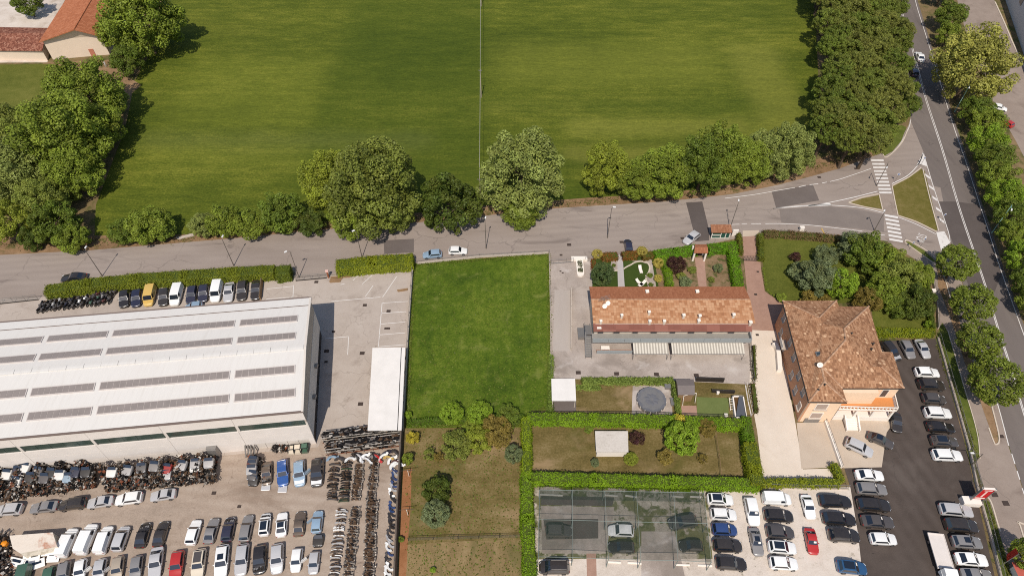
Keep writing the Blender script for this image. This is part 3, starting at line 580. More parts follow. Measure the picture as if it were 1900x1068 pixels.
# --- villa garden
G1 = 'trees in the villa garden'
for x, y, r, pr, c, lb, kv in ((1584, 458, 30, MEDC, 'conifer', 'grey green tree at the street hedge of the villa garden', 1.0), (1608, 466, 38, MEDC, 'deep', 'broad dark tree beside the lower zebra crossing', 1.0), (1642, 484, 34, MEDC, 'green', 'leafy tree at the pavement corner of the villa garden', 1.0),
                               (1520, 512, 37, MEDC, 'conifer', 'big grey leaved tree in the middle of the villa lawn', .95), (1563, 526, 27, BALL, 'bright', 'round bright green tree behind the villa roof', 1.2), (1532, 474, 22, MEDC, 'conifer', 'small grey tree behind the grey leaved one', .9),
                               (1668, 512, 38, MEDC, 'olive', 'olive coloured tree near the garden corner', 1.0), (1702, 510, 28, MEDC, 'green', 'green tree against the pavement wall of the garden', 1.0), (1640, 540, 34, MEDC, 'green', 'rounded tree above the bare flower bed', 1.0),
                               (1612, 556, 26, MEDC, 'bronze', 'bronze tinted tree just behind the villa roof', 1.0), (1698, 560, 34, MEDC, 'dark', 'dark tree at the east corner of the villa garden', 1.0), (1664, 566, 26, MEDC, 'deep', 'low tree between the bronze one and the dark one', .9),
                               (1476, 476, 11, SHRUB, 'purple', 'small purple shrub on the villa lawn', .8), (1480, 503, 18, SHRUB, 'conifer', 'grey bushy shrub under the purple shrub', .9), (1722, 601, 8, SHRUB, 'bright', 'small bright bush at the garden corner by the car park', .9),
                               (1500, 552, 16, SHRUB, 'bronze', 'rusty shrub against the villa north wall', .7), (1532, 556, 12, SHRUB, 'bronze', 'orange shrub under the villa eaves', .7), (1450, 552, 10, SHRUB, 'green', 'low green shrub at the brick drive corner', .7)):
    tree(x, y, r, pr, c, lb, 'tree' if r > 20 else 'shrub', kv, .3, 'tree' if r > 20 else 'shrub', G1)
# --- terrace front garden
G2 = 'plants in the terrace front garden'
for x, y, r, pr, c, lb, kv in ((1118, 508, 22, BALL, 'teal', 'round dark green tree at the terrace corner', 1.0), (1108, 471, 10, BALL, 'topiary', 'clipped yellow ball shrub by the terrace gate', .8), (1191, 466, 10.5, BALL, 'topiary', 'clipped yellow ball shrub beside the dark blue car', .8),
                               (1222, 488, 10.5, BALL, 'topiary', 'clipped yellow ball shrub beside the stone bed', .8), (1221, 516, 8, BALL, 'topiary', 'smallest clipped yellow shrub, near the terrace roof', .8), (1255, 491, 18, BALL, 'purple', 'large dark purple shrub in the terrace garden', .9),
                               (1333, 497, 9, SHRUB, 'conifer', 'grey shrub in the bare bed beside the hedge', .9), (1272, 522, 13, SHRUB, 'conifer', 'grey sage shrub beside the gate path', .7), (1264, 512, 9, SHRUB, 'olive', 'low sage shrub under the purple shrub', .7), (1284, 500, 9, SHRUB, 'olive', 'straggly shrub along the gate path', .7),
                               (1139, 492, 4, SHRUB, 'deep', 'tiny round plant in the gravel bed', .8), (1206, 510, 6, SHRUB, 'deep', 'low green plant in the stone bed', .6), (1208, 528, 5, SHRUB, 'deep', 'little green plant in the stone bed near the roof', .6), (1320, 518, 7, SHRUB, 'olive', 'dry tuft in the bare bed near the roof', .6)):
    tree(x, y, r, pr, c, lb, 'shrub', kv, .15, 'shrub', G2)
# --- orchard and dry garden
G3 = 'trees and shrubs of the dry gardens'
for x, y, r, pr, c, lb, kv in ((838, 766, 22, BALL, 'bright', 'clipped round bush at the edge of the lawn', .9), (890, 766, 24, BALL, 'bright', 'wider clipped bush next to the round one on the lawn edge', .85), (942, 774, 24, MEDC, 'deep', 'shaggy green bush at the hedge end of the lawn', .9), (870, 790, 12, SHRUB, 'green', 'small bush below the clipped bushes', .8),
                               (846, 826, 29, MEDC, 'olive', 'olive brown fruit tree below the clipped bushes', .95), (888, 816, 26, MEDC, 'yellow', 'yellow green fruit tree between two darker ones', .95), (922, 800, 30, MEDC, 'bronze', 'brown leaved fruit tree beside the hedge corner', .95), (953, 842, 17, BALL, 'conifer', 'blue grey conifer by the vertical hedge', 1.2),
                               (810, 905, 28, WILLOW, 'dark', 'dark spiky tree in the middle of the orchard', .95), (808, 952, 26, BALL, 'conifer', 'grey leaved tree in front of the spiky orchard tree', .95), (766, 812, 13, SHRUB, 'gold', 'yellow shrub against the yard wall', 1.0), (757, 850, 11, SHRUB, 'green', 'green shrub on the yard wall below the yellow one', 1.2),
                               (796, 842, 12, SPARSE, 'olive', 'half bare sapling in the orchard', 1.0), (815, 846, 10, SPARSE, 'bronze', 'thin twiggy sapling next to the fruit trees', 1.0), (744, 1000, 6, SHRUB, 'deep', 'dark weed clump at the foot of the yard wall', .9), (757, 768, 8, SHRUB, 'bright', 'small bush at the canopy corner of the lawn', .9), (803, 1056, 6, SHRUB, 'bright', 'bright green weed standing in the tilled plot', .7),
                               (1183, 813, 15, SHRUB, 'purple', 'purple leaved shrub beside the white shed', .9), (1266, 812, 32, BALL, 'bright', 'tall bright tree in the fenced dry garden', 1.0), (1312, 794, 17, MEDC, 'bronze', 'brownish tree touching the hedge in the dry garden', .9), (1262, 782, 18, SHRUB, 'gold', 'yellowish bush behind the tall bright tree', .8),
                               (1234, 848, 15, SHRUB, 'bronze', 'bronze bush at the foot of the tall bright tree', .9), (1171, 851, 13, BALL, 'yellow', 'lime green shrub in front of the purple one', .8), (1104, 858, 8, BALL, 'conifer', 'small grey conifer on the dry lawn', 1.2), (1304, 850, 10, SPARSE, 'bronze', 'dead twiggy bush beside the garden fence', .9), (1092, 796, 9, SHRUB, 'deep', 'low dark plant behind the white shed', .4)):
    tree(x, y, r, pr, c, lb, 'tree' if r > 16 else 'shrub', kv, .2, 'tree' if r > 16 else 'shrub', G3)
# ------------------------------------------------------------------ hedges (pixels give the middle of the clipped top)
HCORE = solid('mat_hedge_core', lin(74, 86, 28), .95, var=.3, scale=4)
def hedge(pts, wd, h, col, label, dens=52, leaf=.125, group='clipped hedges', hue=.25, rough=.13, z0=0.0):
    P = [g(x, y, h) for x, y in pts]; rs = np.random.default_rng(int(abs(P[0].x * 13 + P[0].y * 7)) + 3)
    pos, nr = [], []; core = MB()
    for i, (a, b) in enumerate(zip(P[:-1], P[1:])):
        d = b - a; L = d.length; t = d.normalized(); s = Vector((-t.y, t.x, 0)); e = wd / 2
        a2, L2 = a - t * (e * .7 if i == 0 or True else 0), L + e * 1.4
        q = e - .14; bb = b + t * (e * .7 - .12); aa = a2 + t * .12
        core.prism([(aa - s * q).xy, (bb - s * q).xy, (bb + s * q).xy, (aa + s * q).xy], z0, h - .12)
        for area, kind in ((L2 * wd, 0), (L2 * h, 1), (L2 * h, -1), (wd * h, 2), (wd * h, 3)):
            n = int(area * dens); u = rs.random(n); v = rs.random(n); jit = rs.normal(0, rough, n) - rough * .3
            A, T, S = np.array(a2), np.array(t), np.array(s)
            if kind == 0: p = A + np.outer(u * L2, T) + np.outer((v * 2 - 1) * e, S); p[:, 2] = h + jit + .09 * np.sin(u * L2 * 1.3 + a.x) + .07 * np.sin(u * L2 * 3.1 + v * 5) - .25 * np.abs(v * 2 - 1) ** 4; m_ = np.tile([0, 0, 1.0], (n, 1))
            elif abs(kind) == 1: p = A + np.outer(u * L2, T) + np.outer((np.full(n, e) + jit + .1 * np.sin(u * L2 * 1.1 + a.y) + .08 * np.sin(u * L2 * 2.7 + v * 4)) * kind, S); p[:, 2] = v * h; m_ = np.tile(S * kind + np.array([0, 0, .5]), (n, 1))
            else: p = A + np.outer(np.full(n, L2 if kind == 3 else 0.0) + jit, T) + np.outer((v * 2 - 1) * e, S); p[:, 2] = u * h; m_ = np.tile(T * (1 if kind == 3 else -1), (n, 1))
            pos.append(p); nr.append(m_)
    pos, nr = np.vstack(pos), np.vstack(nr); n = len(pos); nr = nr + rs.normal(size=(n, 3)) * .3
    patch = .5 + .5 * np.sin(pos[:, 0] * .9 + pos[:, 1] * .4) * np.cos(pos[:, 1] * .7 + pos[:, 0] * .23)
    me = leaves_mesh('foliage', pos, nr, leaf * rs.uniform(.7, 1.4, n), (.85 + .3 * patch) * rs.uniform(.82, 1.18, n), np.clip(hue + .3 * (patch - .5) + rs.normal(0, .18, n), 0, 1), rs)
    root = empty('hedge', (0, 0, 0), 0, label, 'hedge', group); o = mesh_obj('foliage', me, root); c = GREENS.get(col, col) if isinstance(col, str) else col; o.color = (c[0] * 1.0, c[1] * .96, c[2] * .9, 1)
    core.build('branches', HCORE, root); return root
HG = lin(112, 124, 30); HB = lin(112, 148, 22); HY = lin(126, 138, 24)
hedge([(92, 535), (160, 524), (250, 515), (340, 509), (430, 503), (500, 499)], 2.6, 2.3, HG, 'long clipped olive hedge between the street and the parked motorbikes', group='street hedges', hue=.3)
hedge([(519, 500), (530, 499)], 2.6, 2.6, lin(92, 108, 26), 'rounded hedge end beside the sliding gate', group='street hedges')
hedge([(633, 489), (690, 483), (757, 479)], 3.0, 2.6, HY, 'thick yellow green hedge between the gate and the lawn', group='street hedges', hue=.4)
hedge([(985, 772), (1100, 773), (1250, 777), (1378, 783)], 1.7, 2.0, HB, 'long bright hedge between the pool garden and the dry garden', hue=.3)
hedge([(1386, 778), (1390, 810), (1396, 845)], 1.7, 2.0, lin(88, 124, 24), 'dark green hedge between dry garden and gravel drive')
hedge([(1394, 828), (1402, 870), (1406, 890)], 2.2, 2.5, HY, 'taller rounded yellow hedge section beside the gravel drive', hue=.4)
hedge([(980, 882), (1100, 886), (1250, 890), (1402, 894)], 1.7, 2.0, HB, 'long bright hedge behind the netted court', hue=.3)
hedge([(976, 778), (978, 830), (977, 875)], 1.5, 2.0, lin(126, 150, 24), 'bright hedge between the orchard and the white shed garden', hue=.4)
hedge([(977, 882), (978, 960), (984, 1080)], 1.8, 2.0, HB, 'bright hedge along the west side of the netted court', hue=.35)
hedge([(760, 782), (800, 778), (970, 772)], 1.0, .9, lin(80, 112, 26), 'low ragged hedge closing the lawn toward the orchard', rough=.2)
hedge([(1422, 892), (1490, 891), (1556, 892)], 1.1, 1.6, HY, 'low hedge between the gravel drive and the parking rows', hue=.4)
hedge([(1551, 862), (1562, 886)], 1.1, 1.6, HY, 'short hedge beside the dark asphalt at the ramp corner', hue=.4)
hedge([(1221, 468), (1255, 464), (1288, 459)], 1.9, 1.8, lin(96, 146, 24), 'fresh green hedge west of the tiled entrance arch')
hedge([(1320, 457), (1345, 455), (1362, 452)], 1.9, 1.8, lin(96, 146, 24), 'fresh green hedge east of the tiled entrance arch')
hedge([(1359, 455), (1365, 485), (1371, 522)], 2.0, 2.0, lin(100, 146, 22), 'fresh green hedge running back to the terrace house')
hedge([(1234, 478), (1240, 500), (1243, 524)], 1.5, 1.5, lin(112, 152, 26), 'light green hedge dividing the two front gardens', hue=.4)
hedge([(1122, 474), (1141, 472)], 1.8, 1.1, lin(122, 80, 34), 'russet hedge between the yellow ball and the garden path', hue=.1)
hedge([(1160, 471), (1177, 470)], 1.8, 1.1, lin(126, 84, 34), 'russet hedge behind the dark blue car', hue=.1)
hedge([(1196, 472), (1208, 470)], 1.7, 1.1, lin(104, 84, 34), 'brownish hedge between yellow shrub and fresh green hedge', hue=.1)
hedge([(1101, 482), (1103, 494)], .9, .9, lin(120, 72, 34), 'small russet hedge at the lot fence corner', hue=.1)
hedge([(1372, 434), (1376, 464)], .9, 1.4, lin(100, 104, 32), 'narrow hedge on the kiosk side of the brick drive')
hedge([(1412, 434), (1414, 474)], 1.1, 1.6, lin(104, 112, 32), 'narrow hedge on the garden side of the brick drive')
hedge([(1422, 430), (1470, 432), (1520, 436), (1560, 440)], 1.5, 1.2, lin(112, 92, 62), 'dry brownish hedge between the villa lawn and the street', hue=.2, rough=.18)
hedge([(1626, 612), (1680, 613), (1730, 613)], 1.4, 1.4, HY, 'clipped hedge between villa garden and car park', hue=.3)
hedge([(1722, 520), (1730, 575), (1732, 606)], .7, 1.5, lin(84, 104, 30), 'thin hedge along the pavement wall of the villa garden')
hedge([(1084, 704), (1160, 704), (1245, 704)], 1.3, .9, lin(122, 142, 66), 'pale ivy hedge between the concrete lot and the pool garden', hue=.2)
hedge([(1073, 716), (1112, 718)], 1.0, .5, lin(122, 142, 66), 'low ivy bank beside the white roofed shed', hue=.2)
hedge([(1252, 710), (1257, 740), (1260, 764)], .9, 1.2, lin(118, 138, 62), 'ivy hedge beside the covered round pool', hue=.2)
hedge([(1023, 660), (1022, 700), (1021, 760)], .8, 1.0, lin(112, 136, 58), 'ivy strip between the lawn and the terrace lot', hue=.2)
hedge([(1400, 640), (1402, 700)], .6, 1.2, lin(80, 76, 42), 'dry creeper on the fence beside the gravel drive', rough=.15, dens=22)
hedge([(1398, 712), (1404, 760)], .9, .9, lin(98, 78, 54), 'dead brown hedge between the garden fence and the gravel drive', rough=.18, dens=22, hue=.1)
for i, (x, y) in enumerate(((1416, 498), (1417, 503), (1418, 508), (1419, 514), (1420, 520), (1421, 527), (1424, 537), (1430, 544), (1436, 548), (1442, 552), (1448, 556))):
    tree(x, y, 2.6, SHRUB, 'green', 'tiny clipped bush edging the brick drive', 'shrub', .8, .05, 'shrub', 'edging bushes along the brick drive')
# weeds and litter of leaves along the verge: too many to count
rs = np.random.default_rng(5); pos = []
for x0, y0, x1, y1, w_, n in ((-40, 455, 350, 442, 11, 900), (350, 441, 900, 392, 8, 1100), (900, 392, 1360, 352, 7, 900), (1360, 350, 1620, 282, 8, 500), (1740, 640, 1812, 850, 7, 700), (1830, 930, 1880, 1090, 6, 400), (1560, 300, 1620, 265, 10, 300)):
    for _ in range(n):
        t = rs.random(); p = g(x0 + (x1 - x0) * t + rs.normal(0, w_ * .3), y0 + (y1 - y0) * t + rs.normal(0, w_ * .4)); pos.append((p.x, p.y, rs.uniform(.03, .22)))
pos = np.array(pos); n = len(pos)
o = mesh_obj('verge_weeds', leaves_mesh('verge_weeds', pos, np.tile([0, 0, 1.0], (n, 1)) + rs.normal(size=(n, 3)) * .6, rs.uniform(.08, .24, n), rs.uniform(.6, 1.3, n), rs.random(n), rs)); o.color = (*lin(96, 98, 46), 1)
tag(o, 'scattered weeds and tufts along the road verges', 'weeds', kind='stuff')

pos = []; LW = [(768, 492), (1018, 473), (1020, 755), (985, 766), (970, 788), (756, 790), (768, 492)]
for (x0, y0), (x1, y1) in zip(LW[:-1], LW[1:]):
    for _ in range(int(math.hypot(x1 - x0, y1 - y0) * 3.2)):
        t = rs.random(); p = g(x0 + (x1 - x0) * t + rs.normal(0, 2.2), y0 + (y1 - y0) * t + rs.normal(0, 1.8)); pos.append((p.x, p.y, rs.uniform(.02, .3)))
for _ in range(2600):
    x, y = rs.uniform(765, 1018), rs.uniform(492, 780); cl = 14 * math.sin(x * .031) * math.cos(y * .043); p = g(x + cl, y); pos.append((p.x, p.y, rs.uniform(.02, .14)))
for _ in range(2400):
    x, y = rs.uniform(752, 970), rs.uniform(790, 1068); p = g(x, y); pos.append((p.x, p.y, rs.uniform(.02, .1)))
pos = np.array(pos); n = len(pos)
o = mesh_obj('lawn_weeds', leaves_mesh('lawn_weeds', pos, np.tile([0, 0, 1.0], (n, 1)) + rs.normal(size=(n, 3)) * .5, rs.uniform(.07, .2, n), rs.uniform(.5, 1.35, n), rs.random(n), rs)); o.color = (*[u * .85 for u in lin(102, 116, 44)], 1)
tag(o, 'rough grass tufts and weeds over the lawn, orchard and their edges', 'weeds', kind='stuff')
# ------------------------------------------------------------------ buildings
def roof_sheet():
    m, nt, b = newmat('mat_white_sheet'); q = position(nt, .11, 1.6, .08); c = mixc(nt, sstep(nt, noise(nt, q, 1.2, 4, .7), .45, .85), rgba(lin(218, 213, 206)), rgba(lin(209, 203, 195)))
    c = mixc(nt, mth(nt, 'MULTIPLY', sstep(nt, noise(nt, position(nt), .09, 4, .6), .45, .75), .5), c, rgba(lin(214, 206, 199)))
    wv = nt.nodes.new('ShaderNodeTexWave'); wv.inputs['Scale'].default_value = .32; wv.bands_direction = 'X'; nt.links.new(position(nt, .11), wv.inputs['Vector'])
    c = mixc(nt, mth(nt, 'MULTIPLY', mth(nt, 'GREATER_THAN', wv.outputs['Fac'], .985), .12), c, rgba(lin(190, 180, 172)))
    nt.links.new(c, b.inputs['Base Color']); b.inputs['Roughness'].default_value = .5; return m
WHITE = roof_sheet(); WHITE2 = solid('mat_bright_sheet', lin(231, 225, 218), .5, var=.1, scale=.5)
PANEL = solid('mat_wall_panel', lin(226, 216, 207), .8, var=.09, scale=.5)
PANEL2 = solid('mat_wall_panel_brown', lin(182, 168, 154), .8, var=.1, scale=.5)
PANEL3 = solid('mat_wall_panel_grey', lin(216, 206, 195), .8, var=.12, scale=.6)
GUTTER = solid('mat_gutter', lin(120, 104, 96), .6, var=.15)
DGREEN = solid('mat_dark_green_glass', lin(62, 76, 68), .2, var=.2, spec=.6)
SKYL = solid('mat_skylight', lin(146, 136, 130), .25, var=.14, spec=.5, scale=.9)
CURB = solid('mat_skylight_curb', lin(200, 190, 184), .6, var=.1)
GREYM = solid('mat_grey_metal', lin(150, 146, 142), .45, .5, var=.15)
DARKM = solid('mat_dark_metal', lin(66, 60, 56), .5, .3, var=.2)
GLASS = solid('mat_window_glass', lin(60, 70, 76), .08, var=.2, spec=.8)
SHUT = solid('mat_shutter', lin(176, 156, 142), .6, var=.1)
WHITEP = solid('mat_white_plaster', lin(238, 228, 216), .8, var=.06)
CONC = solid('mat_concrete_wall', lin(190, 176, 162), .9, var=.16, scale=1.5)
WOODM = solid('mat_wood', lin(150, 120, 88), .8, var=.25, scale=3)
RUST = solid('mat_rust', lin(150, 92, 62), .85, var=.3, scale=2)
def lerp(a, b, t): return a + (b - a) * t

def warehouse():
    H, RD = 10.8, 1.0
    SE, NE = g(560, 761, H), g(575, 553, H); SE.z = NE.z = 0
    v = (NE - SE); D = v.length; v.normalize(); u = Vector((-v.y, v.x, 0)) ; u = Vector((-.9941, -.1081, 0)); L = 78.0
    root = empty('warehouse', (SE.x, SE.y, 0), 0, 'long white roofed warehouse with rows of skylights beside the scrapyard', 'warehouse')
    P = lambda a, b, z: Vector((u.x * a + v.x * b, u.y * a + v.y * b, z))       # a: west, b: north, from the SE corner
    mb = MB(); mb.prism([P(.3, .3, 0).xy, P(.3, D - .3, 0).xy, P(L, D - .3, 0).xy, P(L, .3, 0).xy][::-1], 0, H - .1); mb.build('core_wall', PANEL3, root)
    # south wall: bays of panels, a band of green glass, joints left open
    bay = 11.2
    for i in range(7):
        a0, a1 = i * bay + .02, (i + 1) * bay - .02
        for z0, z1 in ((0.02, 1.8), (1.84, 4.0), (4.04, 6.1), (7.95, H - .35)):
            if i == 0 and z0 < 1: continue
            mb = MB(); mb.prism([P(a0, 0, 0).xy, P(a1, 0, 0).xy, P(a1, .28, 0).xy, P(a0, .28, 0).xy], z0, z1); mb.build('wall_panel', PANEL, root)
        if i == 0:
            for a, b in ((0.02, .9), (10.0, 11.18)):
                mb = MB(); mb.prism([P(a, 0, 0).xy, P(b, 0, 0).xy, P(b, .28, 0).xy, P(a, .28, 0).xy], .02, 1.8); mb.build('wall_panel', PANEL, root)
            for k in range(5):
                a = .95 + k * 1.81; mb = MB(); mb.prism([P(a, .12, 0).xy, P(a + 1.75, .12, 0).xy, P(a + 1.75, .25, 0).xy, P(a, .25, 0).xy], .02, 1.78); mb.build('door_panel', PANEL3, root)
        for k in range(5):
            c0, c1 = a0 + .25 + k * (bay - .6) / 5, a0 + .2 + (k + 1) * (bay - .6) / 5
            mb = MB(); mb.prism([P(c0, .16, 0).xy, P(c1, .16, 0).xy, P(c1, .24, 0).xy, P(c0, .24, 0).xy], 6.15, 7.9); mb.build('window_pane', DGREEN, root)
        mb = MB(); mb.prism([P(a1 - .35, .02, 0).xy, P(a1 + .1, .02, 0).xy, P(a1 + .1, .26, 0).xy, P(a1 - .35, .26, 0).xy], 6.12, 7.93); mb.build('pilaster', PANEL3, root)
    # east wall
    n = 6
    for k in range(n):
        b0, b1 = D * k / n + .02, D * (k + 1) / n - .02
        for z0, z1, mt, off in ((7.2, H - .3, PANEL2, 0), (2.4, 7.15, PANEL3, -.04)):
            mb = MB(); mb.prism([P(off, b0, 0).xy, P(.28, b0, 0).xy, P(.28, b1, 0).xy, P(off, b1, 0).xy], z0, z1); mb.build('wall_panel', mt, root)
        mb = MB(); mb.prism([P(.1, b0 + .15, 0).xy, P(.28, b0 + .15, 0).xy, P(.28, b1 - .15, 0).xy, P(.1, b1 - .15, 0).xy], .02, 2.35); mb.build('door', DARKM, root)
    # roof: two shallow slopes, parapet flashing, ridge caps
    R = lambda a, b, dz=0: P(a, b, H + RD * (1 - abs(b - D / 2) / (D / 2)) + dz)
    for nm, b0, b1 in (('roof_slope', -.15, D / 2), ('roof_slope', D / 2, D + .15)):
        mb = MB(); mb.slab([R(-.1, b0), R(-.1, b1), R(L, b1), R(L, b0)][::-1], .2); mb.build(nm, WHITE, root)
    for b in (-.28, D + .12):
        mb = MB(); z = H - .12; mb.prism([P(-.2, b, 0).xy, P(L, b, 0).xy, P(L, b + .3, 0).xy, P(-.2, b + .3, 0).xy], z - .15, z + .12); mb.build('gutter', GUTTER, root)
    mb = MB(); mb.slab([R(-.25, -.2, .06), R(-.25, D / 2, .06), R(.1, D / 2, .06), R(.1, -.2, .06)][::-1], .3); mb.slab([R(-.25, D / 2, .06), R(-.25, D + .2, .06), R(.1, D + .2, .06), R(.1, D / 2, .06)][::-1], .3); mb.build('verge_flashing', PANEL3, root)
    mb = MB(); mb.slab([R(0, D - 1.9, .05), R(0, D - 1.75, .05), R(L, D - 1.75, .05), R(L, D - 1.9, .05)][::-1], .05); mb.build('roof_seam', GUTTER, root)
    for k in range(28):
        a0 = .2 + k * 2.75; mb = MB(); dz = .05 + .02 * (k % 3)
        mb.slab([R(a0, D / 2 - .45, dz + .06), R(a0, D / 2, dz + .05), R(a0 + 2.7, D / 2, dz + .05), R(a0 + 2.7, D / 2 - .45, dz + .06)][::-1], .1)
        mb.slab([R(a0, D / 2, dz + .05), R(a0, D / 2 + .45, dz + .06), R(a0 + 2.7, D / 2 + .45, dz + .06), R(a0 + 2.7, D / 2, dz + .05)][::-1], .1); mb.build('ridge_cap', WHITE, root)
    # skylights: every pane a piece of its own
    rows = ((595.5, [(452, 557, 9), (216, 440, 20), (95, 204, 10), (-30, 83, 10)]), (629.5, [(447, 553, 9), (205, 435, 20), (81, 193, 10), (-45, 70, 10)]),
            (691, [(440, 549, 9), (190, 428, 20), (63, 178, 10), (-65, 52, 10)]), (732, [(436, 547, 9), (182, 424, 20), (53, 169, 10), (-75, 41, 10)]))
    for yr, strips in rows:
        c = g(500, yr, H + .6) - SE; bm = c.x * v.x + c.y * v.y; bm -= 0
        for x0, x1, npn in strips:
            ends = []
            for x in (x1, x0):
                q = g(x, yr + (500 - x) * .082, H + .6) - SE; ends.append(q.x * u.x + q.y * u.y)
            a0, a1 = ends; wv = .62
            mb = MB(); mb.slab([R(a0 - .12, bm - wv - .14, .16), R(a0 - .12, bm + wv + .14, .16), R(a1 + .12, bm + wv + .14, .16), R(a1 + .12, bm - wv - .14, .16)][::-1], .18); fr = mb.build('skylight', CURB, root)
            for k in range(npn):
                p0, p1 = lerp(a0, a1, k / npn) + .035, lerp(a0, a1, (k + 1) / npn) - .035
                mb = MB(); mb.slab([R(p0, bm - wv, .2), R(p0, bm + wv, .2), R(p1, bm + wv, .2), R(p1, bm - wv, .2)][::-1], .05); mb.build('pane', SKYL, fr)
    # lamps and vents on the east wall
    for b in (6.5, 13.0):
        mb = MB(); mb.box((*P(-.35, b, 0).xy, 4.6), (.5, .8, .5)); mb.build('wall_unit', GREYM, root)
    mb = MB(); mb.box((*P(16.6, .05, 0).xy, 2.6), (1.6, 1.4, .15)); mb.box((*P(16.6, -.4, 0).xy, 1.3), (1.5, .9, 2.4)); mb.build('door_porch', GREYM, root)
warehouse()

def flat_canopy():
    z = 3.2; c = [g(x, y, z) for x, y in ((691, 645), (752, 644), (745, 797), (682, 798))]
    root = empty('yard_canopy', (c[3].x, c[3].y, 0), 0, 'white flat roofed canopy beside the green lawn', 'canopy'); o = Vector((c[3].x, c[3].y, 0))
    C = [q - o for q in c]; e = lerp(C[1], C[0], .13), lerp(C[2], C[3], .13)
    mb = MB(); mb.slab([C[0], C[3], e[1], e[0]], .18); mb.build('roof_sheet', WHITE2, root)
    mb = MB(); mb.slab([e[0] + Vector((0.12, 0, -.12)), e[1] + Vector((.12, 0, -.12)), C[2], C[1]], .18); mb.build('roof_edge', WHITE2, root)
    for k in range(6):
        for q in (lerp(C[0], C[3], .03 + k * .188), lerp(C[1], C[2], .03 + k * .188)):
            mb = MB(); mb.box((q.x + (.3 if q.x < 4 else -.3), q.y, z / 2 - .1), (.14, .14, z - .2)); mb.build('post', GREYM, root)
flat_canopy()

ROOF_RED = tiles('mat_roof_red', [lin(156, 98, 70), lin(172, 112, 80), lin(184, 124, 92)], w_=.3, h_=.5, patch=.5, bmp=.35)
ROOF_MIX = tiles('mat_roof_mixed', [lin(152, 100, 70), lin(184, 130, 92), lin(198, 146, 108), lin(210, 164, 126), lin(188, 130, 92)], w_=.5, h_=.55, patch=.45, bmp=.5)
ROOF_DK = tiles('mat_roof_dark_red', [lin(128, 82, 70), lin(146, 96, 82), lin(156, 106, 92)], w_=2.4, h_=.8, patch=.4, bmp=.1, dirt=lin(110, 74, 66))
ROOF_OLD = tiles('mat_roof_villa', [lin(138, 98, 72), lin(168, 122, 90), lin(184, 138, 104), lin(196, 152, 118)], w_=.3, h_=.5, patch=.28, bmp=.45, dirt=lin(96, 78, 62), dirt_amt=.3, spec_light=lin(216, 178, 142))
ROOF_BARN = tiles('mat_roof_barn', [lin(176, 106, 72), lin(192, 120, 84), lin(204, 134, 98)], rz=.48, w_=.5, h_=.6, patch=.4, bmp=.8)
ROOF_WING = tiles('mat_roof_wing', [lin(116, 68, 54), lin(140, 86, 68), lin(168, 112, 90), lin(190, 140, 116)], w_=.4, h_=.5, patch=.35, bmp=.8, dirt=lin(100, 66, 54))
DIRTY = tiles('mat_ridge', [lin(170, 126, 96), lin(212, 176, 146)], w_=.4, h_=.4, bmp=.2)
PLASTER = solid('mat_terrace_plaster', lin(206, 194, 178), .85, var=.08)
AWN_A = solid('mat_awning_light', lin(206, 198, 184), .8, var=.08, scale=2)
AWN_B = solid('mat_awning_grey', lin(164, 156, 144), .8, var=.08, scale=2)

